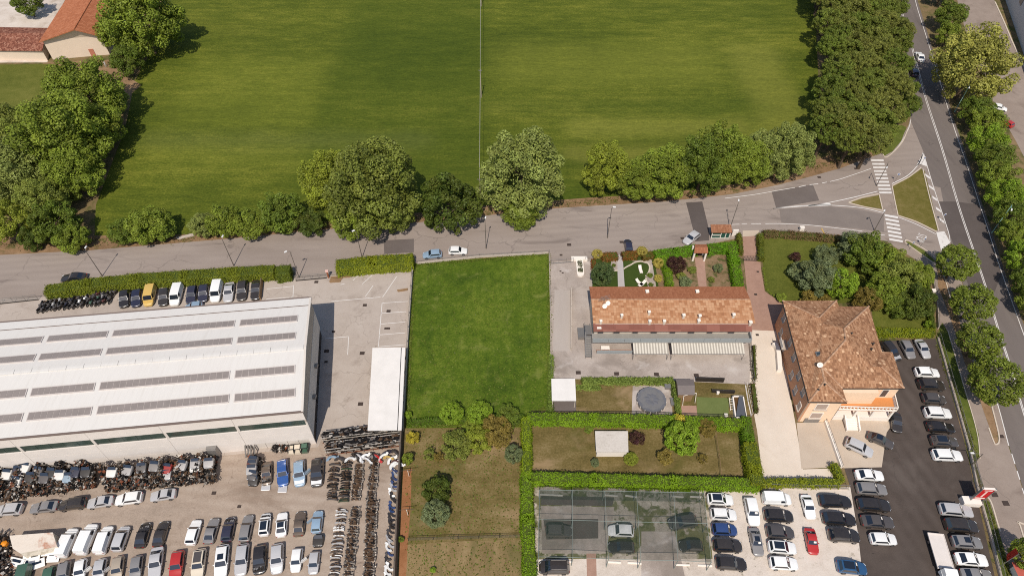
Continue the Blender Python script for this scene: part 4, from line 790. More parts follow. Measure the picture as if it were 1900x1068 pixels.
def terrace():
    x0, x1 = 15.1, 44.8; yN, yS = g(1240, 531.6, 6.0).y, g(1240, 598.7, 6.0).y; yR = (yN + yS) / 2 + .6; zR = 7.3
    for _ in range(6):                                  # ridge height that puts the ridge where the photo has it
        zR += (g(1240, 560.3, zR).y - yR) * .8
    zR = max(6.7, min(zR, 8.2)); yP = g(1240, 614.5, 5.2).y
    root = empty('terrace_house', (x0, yP, 0), 0, 'two storey terrace house with long orange tiled roof and striped awnings', 'house'); X, Y = x1 - x0, lambda y: y - yP
    ys, yn, yr = Y(yS), Y(yN), Y(yR); wy = ys - .1
    mb = MB(); mb.prism([(.35, wy), (X - .5, wy), (X - .5, yn - .4), (.35, yn - .4)], 0, 5.85); mb.add([(.35, wy, 5.84), (.35, yn - .4, 5.84), (.35, yr, zR - .2), (X - .5, wy, 5.84), (X - .5, yn - .4, 5.84), (X - .5, yr, zR - .2)], [(0, 2, 1), (3, 4, 5)]); mb.build('wall', PLASTER, root)
    mb = MB(); mb.slab([(-.15, yr, zR), (X + .25, yr, zR), (X - .35 + .6, yn, 6.0), (-.15, yn, 6.0)], .16); mb.build('roof', ROOF_RED, root)
    mb = MB(); mb.slab([(-.1, ys, 6.0), (X + .25, ys, 6.0), (X + .25, yr, zR), (-.1, yr, zR)], .16); mb.build('roof', ROOF_MIX, root)
    for k in range(30):
        a = -.1 + k * (X + .3) / 30; mb = MB(); mb.tube((a, yr, zR), (a + X / 30, yr, zR + .01), .13, .11, 8); mb.build('ridge_tile', DIRTY, root)
    mb = MB(); mb.slab([(-.05, 0, 5.2), (X - .5, 0, 5.2), (X - .5, ys + .02, 5.86), (-.05, ys + .02, 5.86)], .12); mb.build('pent_roof', ROOF_DK, root)
    for k in range(1, 8):
        a = k * X / 8; mb = MB(); mb.slab([(a - .04, .02, 5.235), (a + .04, .02, 5.235), (a + .04, ys, 5.89), (a - .04, ys, 5.89)], .04); mb.build('roof_seam', ROOF_DK, root)
    mb = MB(); mb.box((1.0, .7, 5.52), (.8, .7, .1)); mb.build('roof_hatch', WHITEP, root)
    # chimneys: (x px, y px)
    for x, y, s, z in ((1201, 540, .5, 6.4), (1294, 540, .5, 6.4), (1154, 584, .35, 6.7), (1205, 578, .35, 6.8), (1206, 595, .4, 6.3), (1233, 595, .4, 6.3), (1269, 584, .4, 6.7), (1299, 585, .38, 6.7), (1297, 594, .4, 6.3), (1362, 583, .4, 6.7), (1115, 595, .35, 6.3), (1393, 597, .45, 6.2)):
        p = g(x, y, z + .35); mb = MB(); mb.box((0, 0, -.35), (s, s, 1.3)); ch = mb.build('chimney', PLASTER, root); ch.location = (p.x - x0, p.y - yP, z + .05)
        mb = MB(); mb.box((0, 0, .36), (s + .16, s + .16, .12)); mb.box((0, 0, .46), (s * .7, s * .7, .1)); mb.build('cap', WHITEP, ch)
    # balcony along the south front
    zb = 2.9; yb0 = Y(g(1240, 633.5, zb + .2).y); mb = MB(); mb.box((X / 2 - .2, (yb0 + wy) / 2, zb - .1), (X - .2, wy - yb0, .2)); mb.build('balcony_floor', solid('mat_balcony', lin(150, 146, 140), .8, var=.15), root)
    pl = solid('mat_parapet', lin(148, 152, 152), .6, var=.1); nP = 10
    for k in range(nP):
        w_ = (X - .2) / nP; mb = MB(); mb.box((.1 + w_ * (k + .5) - .2, yb0 + .06, zb + .5), (w_ - .04, .1, 1.0)); mb.box((.1 + w_ * (k + .5) - .2, yb0 + .06, zb + 1.02), (w_ - .01, .16, .06)); mb.build('parapet_panel', pl, root)
    mb = MB(); mb.box((X - .35, (yb0 + wy) / 2, zb + .5), (.1, wy - yb0, 1.0)); mb.build('parapet_panel', pl, root)
    for k, (a, w_) in enumerate(((1.5, 1.2), (4.5, 1.4), (8, 1.2), (11.5, 1.4), (15, 1.2), (18.5, 1.4), (22, 1.2), (26, 1.4))):
        mb = MB(); mb.box((a, wy - .03, zb + 1.15), (w_, .08, 2.2)); wn = mb.build('window', SHUT, root); mb = MB(); mb.box((a, wy - .08, zb + 1.15), (w_ * .8, .06, 1.9)); mb.build('pane', GLASS, wn)
        mb = MB(); mb.box((a + .4, wy - .03, 1.3), (w_ * 1.3, .08, 2.1)); wn = mb.build('window', SHUT, root); mb = MB(); mb.box((a + .4, wy - .08, 1.3), (w_ * 1.1, .06, 1.8)); mb.build('pane', GLASS, wn)
    # awnings, each stripe a strip of cloth
    for xa, xb in ((1176, 1241), (1247.5, 1382)):
        pa, pb = g(xa, 656, 2.1), g(xb, 656, 2.1); a0, a1, yf = pa.x - x0, pb.x - x0, pa.y - yP; n = int((a1 - a0) / .26)
        aw = MB(); aw.box(((a0 + a1) / 2, (yf + yb0) / 2, 2.35), (.01, .01, .01)); aw = None
        fr = MB(); fr.tube((a0, yf, 2.05), (a1, yf, 2.05), .05); 
        for q in (a0 + .05, a1 - .05): fr.box((q, yf + .1, 1.0), (.08, .08, 2.0))
        f = fr.build('awning', GREYM, root)
        for k in range(n):
            b0, b1 = lerp(a0, a1, k / n), lerp(a0, a1, (k + .995) / n); z1 = 2.72 + (.02 if k % 2 else 0)
            mb = MB(); mb.slab([(b0, yf, 2.1 + (z1 - 2.72)), (b1, yf, 2.1 + (z1 - 2.72)), (b1, yb0 - .02, z1), (b0, yb0 - .02, z1)], .03); mb.build('stripe', AWN_B if k % 2 else AWN_A, f)
    # open porch at the west end with low wall
    a0, a1 = g(1107, 653, .5).x - x0, g(1173, 653, .5).x - x0; yf = g(1140, 652, .6).y - yP
    mb = MB(); mb.box(((a0 + a1) / 2, yf, .45), (a1 - a0, .16, .9)); mb.build('porch_wall', pl, root); mb = MB(); mb.box(((a0 + a1) / 2, (yf + yb0) / 2 + .2, .03), (a1 - a0, yb0 - yf + .5, .06)); mb.build('porch_floor', G_BRICK, root)
    # outside stair on the west flank
    for k in range(9):
        mb = MB(); mb.box((-.75, .2 + k * .33 - 2.2, .16 + k * .32), (1.1, .34, .32)); mb.build('stair_step', GREYM, root)
    for sx in (-1.35, -.15):
        mb = MB(); mb.path([(sx, -2.4, 1.0), (sx, .9, 3.9), (sx, 3.2, 3.9)], .05); mb.path([(sx, -2.4, 0), (sx, -2.4, 1.0)], .05); mb.build('handrail', GREYM, root)
    mb = MB(); mb.box((-.75, 2.2, 2.85), (1.2, 2.2, .14)); mb.build('stair_landing', GREYM, root)
    # aerial with dishes
    p = g(1121, 560, 7.3); a = empty('roof_aerial', (p.x, p.y, zR - .25), 0, 'roof aerial mast with two white satellite dishes on the terrace ridge', 'aerial')
    mb = MB(); mb.tube((0, 0, 0), (0, 0, 2.6), .04); mb.build('mast', GREYM, a)
    for k in range(4): mb = MB(); mb.tube((-1.2 + .1 * k, -.3, 1.5 + k * .33), (1.2 - .1 * k, .3, 1.5 + k * .33), .025); mb.build('antenna_rod', GREYM, a)
    for dx, dy, dz in ((.1, -.6, .35), (.75, 0, .5)):
        mb = MB(); n = 14; R_ = .48; ax = Vector((.2, -.8, .55)).normalized(); u = ax.orthogonal().normalized(); w2 = ax.cross(u); c = Vector((dx, dy, dz))
        vs = [c - ax * .14]; [vs.append(c + (u * math.cos(6.283 * t / n) + w2 * math.sin(6.283 * t / n)) * R_) for t in range(n)]; vs.append(c - ax * .19)
        mb.add(vs, [(0, 1 + t, 1 + (t + 1) % n) for t in range(n)] + [(n + 1, 1 + (t + 1) % n, 1 + t) for t in range(n)]); mb.tube(c - ax * .15, (0, 0, .2), .03); mb.build('dish', WHITEP, a, 40)
terrace()

def villa():
    ze = 7.0; PX = dict(a=(1452, 557.7, 7), b=(1552.3, 557, 7), c=(1520, 589.5, 8.75), d=(1525, 599, 8.7), e=(1556.5, 568, 7), f=(1612, 568, 7), p1=(1566.7, 609, 9.7), p2=(1569, 631, 9.7), k=(1617, 680, 8.0), l=(1636.7, 652, 7),
                        m=(1656, 653, 7), n=(1635, 680, 8.0), SE=(1678, 720, 7), s=(1563, 720, 7), q=(1524.5, 680, 8.4), r=(1530, 708, 8.05), SW=(1501, 745, 7), t=(1571.7, 746, 7))
    W = {k: g(*v) for k, v in PX.items()}; org = Vector((W['SW'].x, W['SW'].y, 0))
    root = empty('villa', org, 0, 'three storey ochre villa with hipped brown tiled roof', 'house'); V = {k: v - org for k, v in W.items()}
    for fc in ('a c b', 'b c d e', 'e d p1 f', 'a SW r q p2 p1 d c', 'f p1 p2 k l', 'l k n m', 'm n SE', 'SE n k p2 q s', 'q r t s', 'r SW t'):
        P = [V[i] for i in fc.split()]; mb = MB(); mb.slab(P[::-1], .18); mb.build('roof_slope', ROOF_OLD, root)
    def caps(a, b, n):
        for i in range(n):
            mb = MB(); p, q = lerp(V[a], V[b], i / n), lerp(V[a], V[b], (i + 1) / n); mb.tube(p, q + Vector((0, 0, .02)), .2, .17, 6); mb.build('ridge_tile', DIRTY, root)
    for a, b, n in (('p1', 'p2', 6), ('q', 's', 14), ('c', 'b', 12), ('f', 'p1', 16), ('r', 'SW', 10), ('n', 'SE', 12), ('p2', 'q', 14), ('c', 'a', 14), ('q', 'r', 6), ('r', 't', 10)): caps(a, b, n)
    # walls follow the eaves, set back
    ring = [V[i] for i in ('a', 'SW', 't', 's', 'SE', 'm', 'l', 'f', 'e', 'b')]; cen = sum(ring, Vector()) / len(ring)
    ins = []
    for i, p in enumerate(ring):
        a, b = ring[i - 1], ring[(i + 1) % len(ring)]; d1 = (p - a).normalized(); d2 = (b - p).normalized(); n1 = Vector((-d1.y, d1.x, 0)); n2 = Vector((-d2.y, d2.x, 0)); nn = (n1 + n2)
        nn = nn.normalized() * .55 if nn.length > .2 else n1 * .4; ins.append(p + nn)
    OCH = solid('mat_ochre_wall', lin(198, 146, 112), .85, var=.06); CRM = solid('mat_cream_wall', lin(240, 208, 176), .85, var=.05)
    n = len(ins)
    for i in range(n):
        p, q = ins[i], ins[(i + 1) % n]; d = (q - p).normalized(); nn = Vector((d.y, -d.x, 0))
        mb = MB(); mb.prism([(p.x, p.y), (q.x, q.y), (q.x - nn.x * .3, q.y - nn.y * .3), (p.x - nn.x * .3, p.y - nn.y * .3)], 0, ze - .1); mb.build('wall', CRM if i in (1, 3) else OCH, root)
    mb = MB(); mb.poly([(p.x, p.y, ze - .15) for p in ring][::-1]); mb.build('soffit', OCH, root)
    for i, nm in ((0, 'gutter'), (1, 'gutter'), (3, 'gutter')):
        p, q = ring[i], ring[i + 1]; mb = MB(); mb.tube(p + Vector((0, 0, -.12)), q + Vector((0, 0, -.12)), .14, .14, 8); mb.build(nm, DARKM, root)
    # windows on the west wall (two storeys)
    p, q = ins[0], ins[1]; d = (q - p).normalized(); nn = Vector((d.y, -d.x, 0)); rz = math.atan2(d.y, d.x); Lw = (q - p).length
    def win(t, z, w_, h, sill=True, pq=(None, None)):
        c = p + d * t; mb = MB(); mb.box((c.x + nn.x * .02, c.y + nn.y * .02, z), (w_ + .3, .1, h + .3), rz); wn = mb.build('window', WHITEP, root)
        mb = MB(); mb.box((c.x + nn.x * .07, c.y + nn.y * .07, z), (w_, .06, h), rz); mb.build('pane', SHUT, wn)
        if sill: mb = MB(); mb.box((c.x + nn.x * .15, c.y + nn.y * .15, z - h / 2 - .2), (w_ + .5, .3, .08), rz); mb.build('sill', CONC, wn)
    for t in (2.2, 7.8, 11.2, 15.2, 18.6): win(t, 5.2, .9, 1.4)
    for t in (3.5, 6.6, 13.2, 16.4, 19.6): win(t, 2.3, .9, 1.4)
    c = p + d * 7.2 + nn * .6; mb = MB(); mb.box((c.x, c.y, 3.3), (2.2, 1.2, .15), rz); bal = mb.build('balcony', CONC, root); mb = MB(); mb.box((c.x + nn.x * .55, c.y + nn.y * .55, 3.8), (2.2, .06, .9), rz); mb.build('railing', WHITEP, bal)
    # curved garden wall along the west foot
    g0 = [g(x, y) - org for x, y in ((1437, 640), (1442, 655), (1444, 672), (1445, 690))]; mb = MB()
    # south faces
    p, q = ins[1], ins[2]; d = (q - p).normalized(); nn = Vector((d.y, -d.x, 0)); rz = math.atan2(d.y, d.x)
    for z in (5.0, 2.2): win((q - p).length * .45, z, 1.8, 1.5)
    mb = MB(); c = p + d * ((q - p).length * .4); mb.box((c.x + nn.x * .1, c.y + nn.y * .1, .6), (2.6, .2, 1.2), rz); mb.build('garage_door', GREYM, root)
    # terrace over the porch, balustrade, columns
    zt = 3.4; T = [g(x, y, zt) - org for x, y in ((1556, 759), (1662, 762), (1659, 742), (1570, 742))]; T[2].y = max(T[2].y, ins[3].y + .5); T[3].y = ins[3].y + .5; T[3].x = ins[2].x
    ORG = solid('mat_orange_tile', lin(206, 138, 82), .7, var=.12, scale=3)
    mb = MB(); mb.prism([(t.x, t.y) for t in T], zt - .3, zt); mb.build('balcony_slab', ORG, root)
    xb = g(1622, 745, 4.5).x - org.x; yb = T[0].y + 1.1
    mb = MB(); mb.prism([(T[3].x - .5, yb), (xb, yb), (xb, ins[3].y + .3), (T[3].x - .5, ins[3].y + .3)], zt + .002, ze - .16); mb.build('bay_wall', CRM, root)
    def bal_line(a, b, nb):
        mb = MB(); mb.tube(a + Vector((0, 0, 1.0)), b + Vector((0, 0, 1.0)), .1, .1, 4); dd = (b - a); rz2 = math.atan2(dd.y, dd.x); mid = (a + b) / 2; mb.box((mid.x, mid.y, zt + .1), (dd.length, .22, .24), rz2); mb.build('balustrade', WHITEP, root)
        for i in range(nb + 1): c = lerp(a, b, i / nb); mb = MB(); mb.box((c.x, c.y, zt + .5), (.16, .16, 1.0), rz2); mb.build('baluster', WHITEP, root)
    bal_line(T[0], T[1], 16); bal_line(T[1], T[2], 6)
    zp = 1.1; Pp = [Vector((t.x, t.y, zp)) for t in T]
    mb = MB(); mb.prism([(t.x, t.y) for t in Pp], 0, zp); mb.build('porch', WHITEP, root)
    for t in (.02, .35, .65, .98): c = lerp(Pp[0], Pp[1], t); mb = MB(); mb.box((c.x, c.y + .2, (zp + zt) / 2), (.35, .35, zt - zp)); mb.build('column', WHITEP, root)
    c = lerp(Pp[0], Pp[1], .3); 
    for k in range(6): mb = MB(); mb.box((c.x, c.y - .2 - k * .34, (zp - k * .18) / 2), (1.9, .36, zp - k * .18)); mb.build('step', WHITEP, root)
    for sx in (-1.1, 1.1): mb = MB(); mb.slab([(c.x + sx - .12, c.y - 2.3, .6), (c.x + sx + .12, c.y - 2.3, .6), (c.x + sx + .12, c.y, zp + .5), (c.x + sx - .12, c.y, zp + .5)], .5); mb.build('stair_wall', WHITEP, root)
    pS, qS = ins[3], ins[4]
    for t, w_ in ((.2, 1.2), (.5, 1.4), (.8, 1.2)):
        cc = lerp(pS, qS, t); mb = MB(); mb.box((cc.x, cc.y - .04, 5.0), (w_, .1, 2.2)); wn = mb.build('window', WHITEP, root); mb = MB(); mb.box((cc.x, cc.y - .1, 5.0), (w_ - .25, .05, 1.95)); mb.build('pane', GLASS, wn)
    # roof window, vents, dish
    c = g(1520, 656, 8.2) - org; mb = MB(); mb.box((c.x, c.y, c.z), (1.1, .9, .14), 0, 0, -.25); sk = mb.build('roof_window', GREYM, root); mb = MB(); mb.box((c.x - .02, c.y, c.z + .06), (.8, .6, .08), 0, 0, -.25); mb.build('pane', GLASS, sk)
    for x, y, z in ((1540, 606, 8.6), (1567, 628, 9.5), (1580, 619, 9.2), (1617, 648, 7.9), (1530, 714, 8.0), (1620, 638, 7.8), (1518, 724, 7.6)):
        c = g(x, y, z) - org; mb = MB(); mb.tube((c.x, c.y, c.z - .4), (c.x, c.y, c.z + .3), .12, .12, 8); mb.tube((c.x, c.y, c.z + .3), (c.x, c.y, c.z + .42), .2, .06, 8); mb.build('vent_pipe', DARKM, root)
    c = g(1522, 676, 8.9); dd = empty('satellite_dish', (c.x, c.y, 8.1), 0, 'white satellite dish on the villa roof ridge', 'dish'); mb = MB(); n2 = 14; ax = Vector((-.3, -.8, .5)).normalized(); u = ax.orthogonal().normalized(); w2 = ax.cross(u); cc = Vector((0, 0, .7))
    vs = [cc - ax * .15] + [cc + (u * math.cos(6.283 * t / n2) + w2 * math.sin(6.283 * t / n2)) * .5 for t in range(n2)] + [cc - ax * .2]
    mb.add(vs, [(0, 1 + t, 1 + (t + 1) % n2) for t in range(n2)] + [(n2 + 1, 1 + (t + 1) % n2, 1 + t) for t in range(n2)]); mb.build('reflector', WHITEP, dd, 40); mb = MB(); mb.tube((0, 0, 0), (0, 0, .6), .04); mb.build('mast', DARKM, dd)
villa()
# curved white wall west of the villa
P = [g(x, y) for x, y in ((1434, 640), (1440, 648), (1443, 662), (1445, 690))]; mb = MB(); L_, R_ = ribbon_pts(smooth_line(P), .8)
for i in range(len(L_) - 1): mb.prism([R_[i].xy, R_[i + 1].xy, L_[i + 1].xy, L_[i].xy], 0, .9)
tag(mb.build('garden_wall', WHITEP), 'low curved white wall at the foot of the villa', 'wall')

def barn():
    zw, zr = 6.0, 9.2; E = [g(72, 78, zw), g(190, 68, zw)]; ap = g(137, 55, zr); org = Vector((E[0].x, E[0].y, 0))
    dirn = (g(128, -10, zw) - g(72, 78, zw)); dirn.z = 0; dirn.normalize(); dl = 34.0
    root = empty('barn', org, 0, 'cream rendered barn with orange ridged roof in the farm yard', 'barn'); A, B, C = [q - org for q in (E[0], E[1], ap)]; dv = dirn * dl
    x = (B - A).normalized(); wl, wr = A + x * .7 + dirn * .8, B - x * .7 + dirn * .8; wc = C + dirn * .8
    WALL = solid('mat_barn_wall', lin(226, 206, 184), .9, var=.08, scale=.4)
    mb = MB(); mb.prism([wl.xy, wr.xy, (wr + dv).xy, (wl + dv).xy], 0, zw - .1); mb.add([(wl.x, wl.y, zw - .1), (wr.x, wr.y, zw - .1), (wc.x, wc.y, zr - .35)], [(0, 1, 2)]); mb.build('wall', WALL, root)
    mb = MB(); mb.slab([A, C, C + dv, A + dv][::-1], .25); mb.build('roof', ROOF_BARN, root); mb = MB(); mb.slab([C, B, B + dv, C + dv][::-1], .25); mb.build('roof', ROOF_BARN, root)
    nS = 16
    for k in range(nS):
        t = (k + .5) / nS; p0, p1 = lerp(C, B, t), lerp(C, B, t) + dv; 
    for k in range(26):
        p0, p1 = C + dirn * (k * dl / 26), C + dirn * ((k + 1) * dl / 26); mb = MB(); mb.tube(p0, p1 + Vector((0, 0, .02)), .2, .17, 6); mb.build('ridge_tile', ROOF_BARN, root)
    d = g(172, 106, 1.2) - org; rz = math.atan2(x.y, x.x); c = lerp(wl, wr, .72); mb = MB(); mb.box((c.x, c.y - .06, 1.1), (1.3, .14, 2.2), rz); mb.build('door', solid('mat_barn_door', lin(186, 120, 96), .8), root)
    mb = MB(); mb.box((c.x - 1.0, c.y - .05, 3.1), (.35, .12, .35), rz); mb.build('vent', DARKM, root)
    # low wing to the west
    w2 = empty('farm_wing', (0, 0, 0), 0, 'low farm wing with weathered red brown tiled roof beside the barn', 'farm building')
    s0, s1 = g(-40, 93, 3.4), g(78, 94.5, 3.4); r0, r1 = g(-40, 61, 4.8), g(85, 62, 4.8); r0.y = r1.y = (r0.y + r1.y) / 2; n0, n1 = r0 + Vector((0, 4.5, -1.4)), r1 + Vector((0, 4.5, -1.4)); n0 = g(-40, 50, 3.4); n1 = g(90, 52, 3.4)
    mb = MB(); mb.slab([s0, s1, r1, r0], .2); mb.build('roof', ROOF_WING, w2); mb = MB(); mb.slab([r0, r1, n1, n0], .2); mb.build('roof', ROOF_WING, w2)
    mb = MB(); mb.prism([(s0.x, s0.y + .5), (s1.x - .3, s1.y + .5), (n1.x - .3, n1.y - .5), (n0.x, n0.y - .5)], 0, 3.3); mb.build('wall', WALL, w2)
    for xx in (6, 26, 50, 72):
        c = g(xx, 106, 1.2); mb = MB(); mb.box((c.x, s0.y + .45, 1.3), (1.6, .12, 2.4)); mb.build('door', solid('mat_farm_door', lin(206, 176, 146), .85) if xx == 6 else bpy.data.materials['mat_farm_door'], w2)
barn()

def grey_block():
    Wm = solid('mat_grey_block', lin(196, 196, 196), .7, var=.06); b0, b1 = g(1852, -40), g(1905, 118); d = (b1 - b0).normalized(); n = Vector((-d.y, d.x, 0)); n = n if n.x > 0 else -n
    root = empty('grey_block', b0, 0, 'pale grey industrial building beside the service road', 'building'); L = (b1 - b0).length; B = d * (L + 14); A = -d * 30
    mb = MB(); mb.prism([A.xy, B.xy, (B + n * 26).xy, (A + n * 26).xy], 0, 9); mb.build('wall', Wm, root)
    mb = MB(); q = .3; mb.prism([(A - n * q).xy, (B - n * q).xy, (B + n * 26).xy, (A + n * 26).xy], 9.0, 9.4); mb.build('roof', PANEL3, root)
    rz = math.atan2(d.y, d.x)
    for k in range(8):
        c = -d * 14 + d * (k * 6.2); mb = MB(); mb.box((c.x - n.x * .03, c.y - n.y * .03, 5.6), (3.0, .16, 1.8), rz); wn = mb.build('window', GREYM, root); mb = MB(); mb.box((c.x - n.x * .08, c.y - n.y * .08, 5.6), (2.7, .12, 1.5), rz); mb.build('pane', GLASS, wn)
grey_block()

# ------------------------------------------------------------------ small buildings
def shed(px, z, label, mat, name='shed', seams=0, walls=PLASTER, pitch=0.0, inset=.25, group=None, cat='shed', ridge=False, legs=False):
    c = [g(x, y, z) for x, y in px]; o = Vector((c[3].x, c[3].y, 0)); C = [q - o for q in c]; root = empty(name, o, 0, label, cat, group)
    C[0].z += pitch; C[1].z += pitch; cen = sum(C, Vector()) / 4
    if ridge:
        a, b = lerp(C[0], C[3], .5), lerp(C[1], C[2], .5); a.z += .5; b.z += .5; mb = MB(); mb.slab([C[3], C[2], b, a], .08); mb.build('roof', mat, root); mb = MB(); mb.slab([a, b, C[1], C[0]], .08); mb.build('roof', mat, root)
    else: mb = MB(); mb.slab([C[3], C[2], C[1], C[0]], .1); mb.build('roof', mat, root)
    I = [lerp(q, cen, inset / max((q - cen).length, .1)) for q in C]
    if legs:
        for q in I: mb = MB(); mb.box((q.x, q.y, q.z / 2 - .06), (.12, .12, q.z - .12)); mb.build('post', walls, root)
    else: mb = MB(); mb.prism([I[3].xy, I[2].xy, I[1].xy, I[0].xy], 0, z - .08); mb.build('wall', walls, root)
    for k in range(1, seams):
        a, b = lerp(C[0], C[1], k / seams), lerp(C[3], C[2], k / seams); a.z += .02; b.z += .02
        if not ridge: mb = MB(); mb.slab([b + Vector((-.03, 0, 0)), b + Vector((.03, 0, 0)), a + Vector((.03, 0, 0)), a + Vector((-.03, 0, 0))], .05); mb.build('roof_seam', mat, root)
    return root
shed([(1023, 702), (1067, 702), (1069, 743), (1024, 743)], 2.4, 'garden shelter with a white sheet roof beside the pool garden', WHITE2, seams=0, legs=True)
shed([(1254, 703), (1287, 703), (1289, 732), (1258, 732)], 2.4, 'small shed with grey ridged roof beside the ivy hedge', solid('mat_grey_felt', lin(120, 110, 106), .8), ridge=True, walls=WOODM)
s = shed([(1104, 799), (1165, 799), (1166, 838), (1106, 838)], 1.9, 'white weathered shed on the dry lawn beside the purple shrub', ground('mat_old_sheet', lin(184, 174, 160), lin(216, 206, 194), lin(230, 222, 212), fine=4, extra=[(lin(150, 140, 124), .8, .6, .75, .6)]), seams=0, walls=WHITEP)
def kiosk():
    z = 2.1; A, B = g(1319, 443, .1), g(1352, 443, .1); root = empty('kiosk', A, 0, 'white framed green glazed kiosk with tiled roof beside the street', 'kiosk'); L = B.x - A.x; dp = 1.5
    mb = MB(); mb.prism([(.1, .15), (L - .1, .15), (L - .1, dp), (.1, dp)], 0, z - .2); mb.build('wall', solid('mat_kiosk_green', lin(46, 84, 72), .4), root)
    for a in (0, L * .5, L * .77, L): mb = MB(); mb.box((a, .1, z / 2 - .1), (.14, .14, z - .2)); mb.build('frame_post', WHITEP, root)
    for zz, a0, a1 in ((.08, 0, L), (z - .25, 0, L), (1.0, 0, L * .5)): mb = MB(); mb.box(((a0 + a1) / 2, .1, zz), (a1 - a0, .12, .12)); mb.build('frame_rail', WHITEP, root)
    mb = MB(); mb.slab([(-.3, -.1, z - .1), (L + .3, -.1, z - .1), (L + .3, dp + .3, z + .5), (-.3, dp + .3, z + .5)], .14); mb.build('roof', tiles('mat_roof_kiosk', [lin(140, 92, 66), lin(166, 114, 84), lin(178, 130, 100)]), root)
    mb = MB(); mb.box((L + 1.4, 1.0, .9), (1.2, .25, 1.8)); mb.build('side_wall', WHITEP, root)
kiosk()
def arch():
    z = 2.8; c = [g(x, y, z) for x, y in ((1289, 453), (1311, 453), (1314, 469), (1288, 469))]; o = Vector((c[3].x, c[3].y, 0)); C = [q - o for q in c]; root = empty('entrance_arch', o, 0, 'tiled entrance arch with white posts in the fresh green hedge', 'gate arch')
    a, b = lerp(C[0], C[3], .5), lerp(C[1], C[2], .5); a.z += .4; b.z += .4
    for P in ([C[3], C[2], b, a], [a, b, C[1], C[0]]): mb = MB(); mb.slab(P, .14); mb.build('roof', ROOF_RED, root)
    for x in (.25, C[2].x - .25):
        mb = MB(); mb.box((x, C[3].y + .4, 1.3), (.35, .35, 2.6)); mb.build('post', WHITEP, root); mb = MB(); mb.box((x, C[0].y - .4, 1.3), (.35, .35, 2.6)); mb.build('post', WHITEP, root)
    mb = MB(); mb.box((C[2].x / 2, C[0].y - .5, 1.0), (C[2].x - .8, .08, 1.9)); mb.build('gate', DARKM, root)
arch()
# ------------------------------------------------------------------ vehicles
PC = {'white': paint('paint_white', lin(250, 249, 246), coat=.5), 'cream': paint('paint_cream', lin(226, 212, 190), coat=.5), 'silver': paint('paint_silver', lin(204, 202, 202), .15, .35), 'grey': paint('paint_grey', lin(142, 139, 138), .15, .35),
      'dark grey': paint('paint_dark_grey', lin(78, 74, 74), .15, .35), 'black': paint('paint_black', lin(26, 24, 26), 0, .25, 1.0), 'navy': paint('paint_navy', lin(28, 34, 62), .1, .25, 1.0), 'blue': paint('paint_blue', lin(18, 84, 158), .1, .3),
      'pale blue': paint('paint_pale_blue', lin(150, 176, 198), .1, .35), 'red': paint('paint_red', lin(186, 28, 28), 0, .3), 'brown': paint('paint_brown', lin(112, 96, 82), .3, .4), 'yellow': paint('paint_yellow', lin(222, 184, 96), 0, .4), 'green': paint('paint_green', lin(54, 96, 76), 0, .4),
      'maroon': paint('paint_maroon', lin(96, 40, 36), .1, .35), 'teal blue': paint('paint_teal', lin(22, 92, 140), .3, .3), 'beige': paint('paint_beige', lin(188, 172, 152), .2, .4), 'mid blue': paint('paint_mid_blue', lin(44, 74, 128), .2, .3)}
TYRE = solid('mat_tyre', lin(34, 32, 32), .8, var=.2); RIM = solid('mat_rim', lin(150, 150, 152), .3, .8)
CGLASS = solid('mat_car_glass', lin(30, 36, 46), .05, var=.1, spec=.9, coat=1.0); LAMP = solid('mat_lamp', lin(210, 212, 214), .15, spec=.7); TAILL = solid('mat_tail_lamp', lin(150, 22, 22), .25); TRIM = solid('mat_trim', lin(30, 29, 30), .55)
ENGINE = solid('mat_engine', lin(70, 62, 56), .6, .3, var=.5, scale=6)
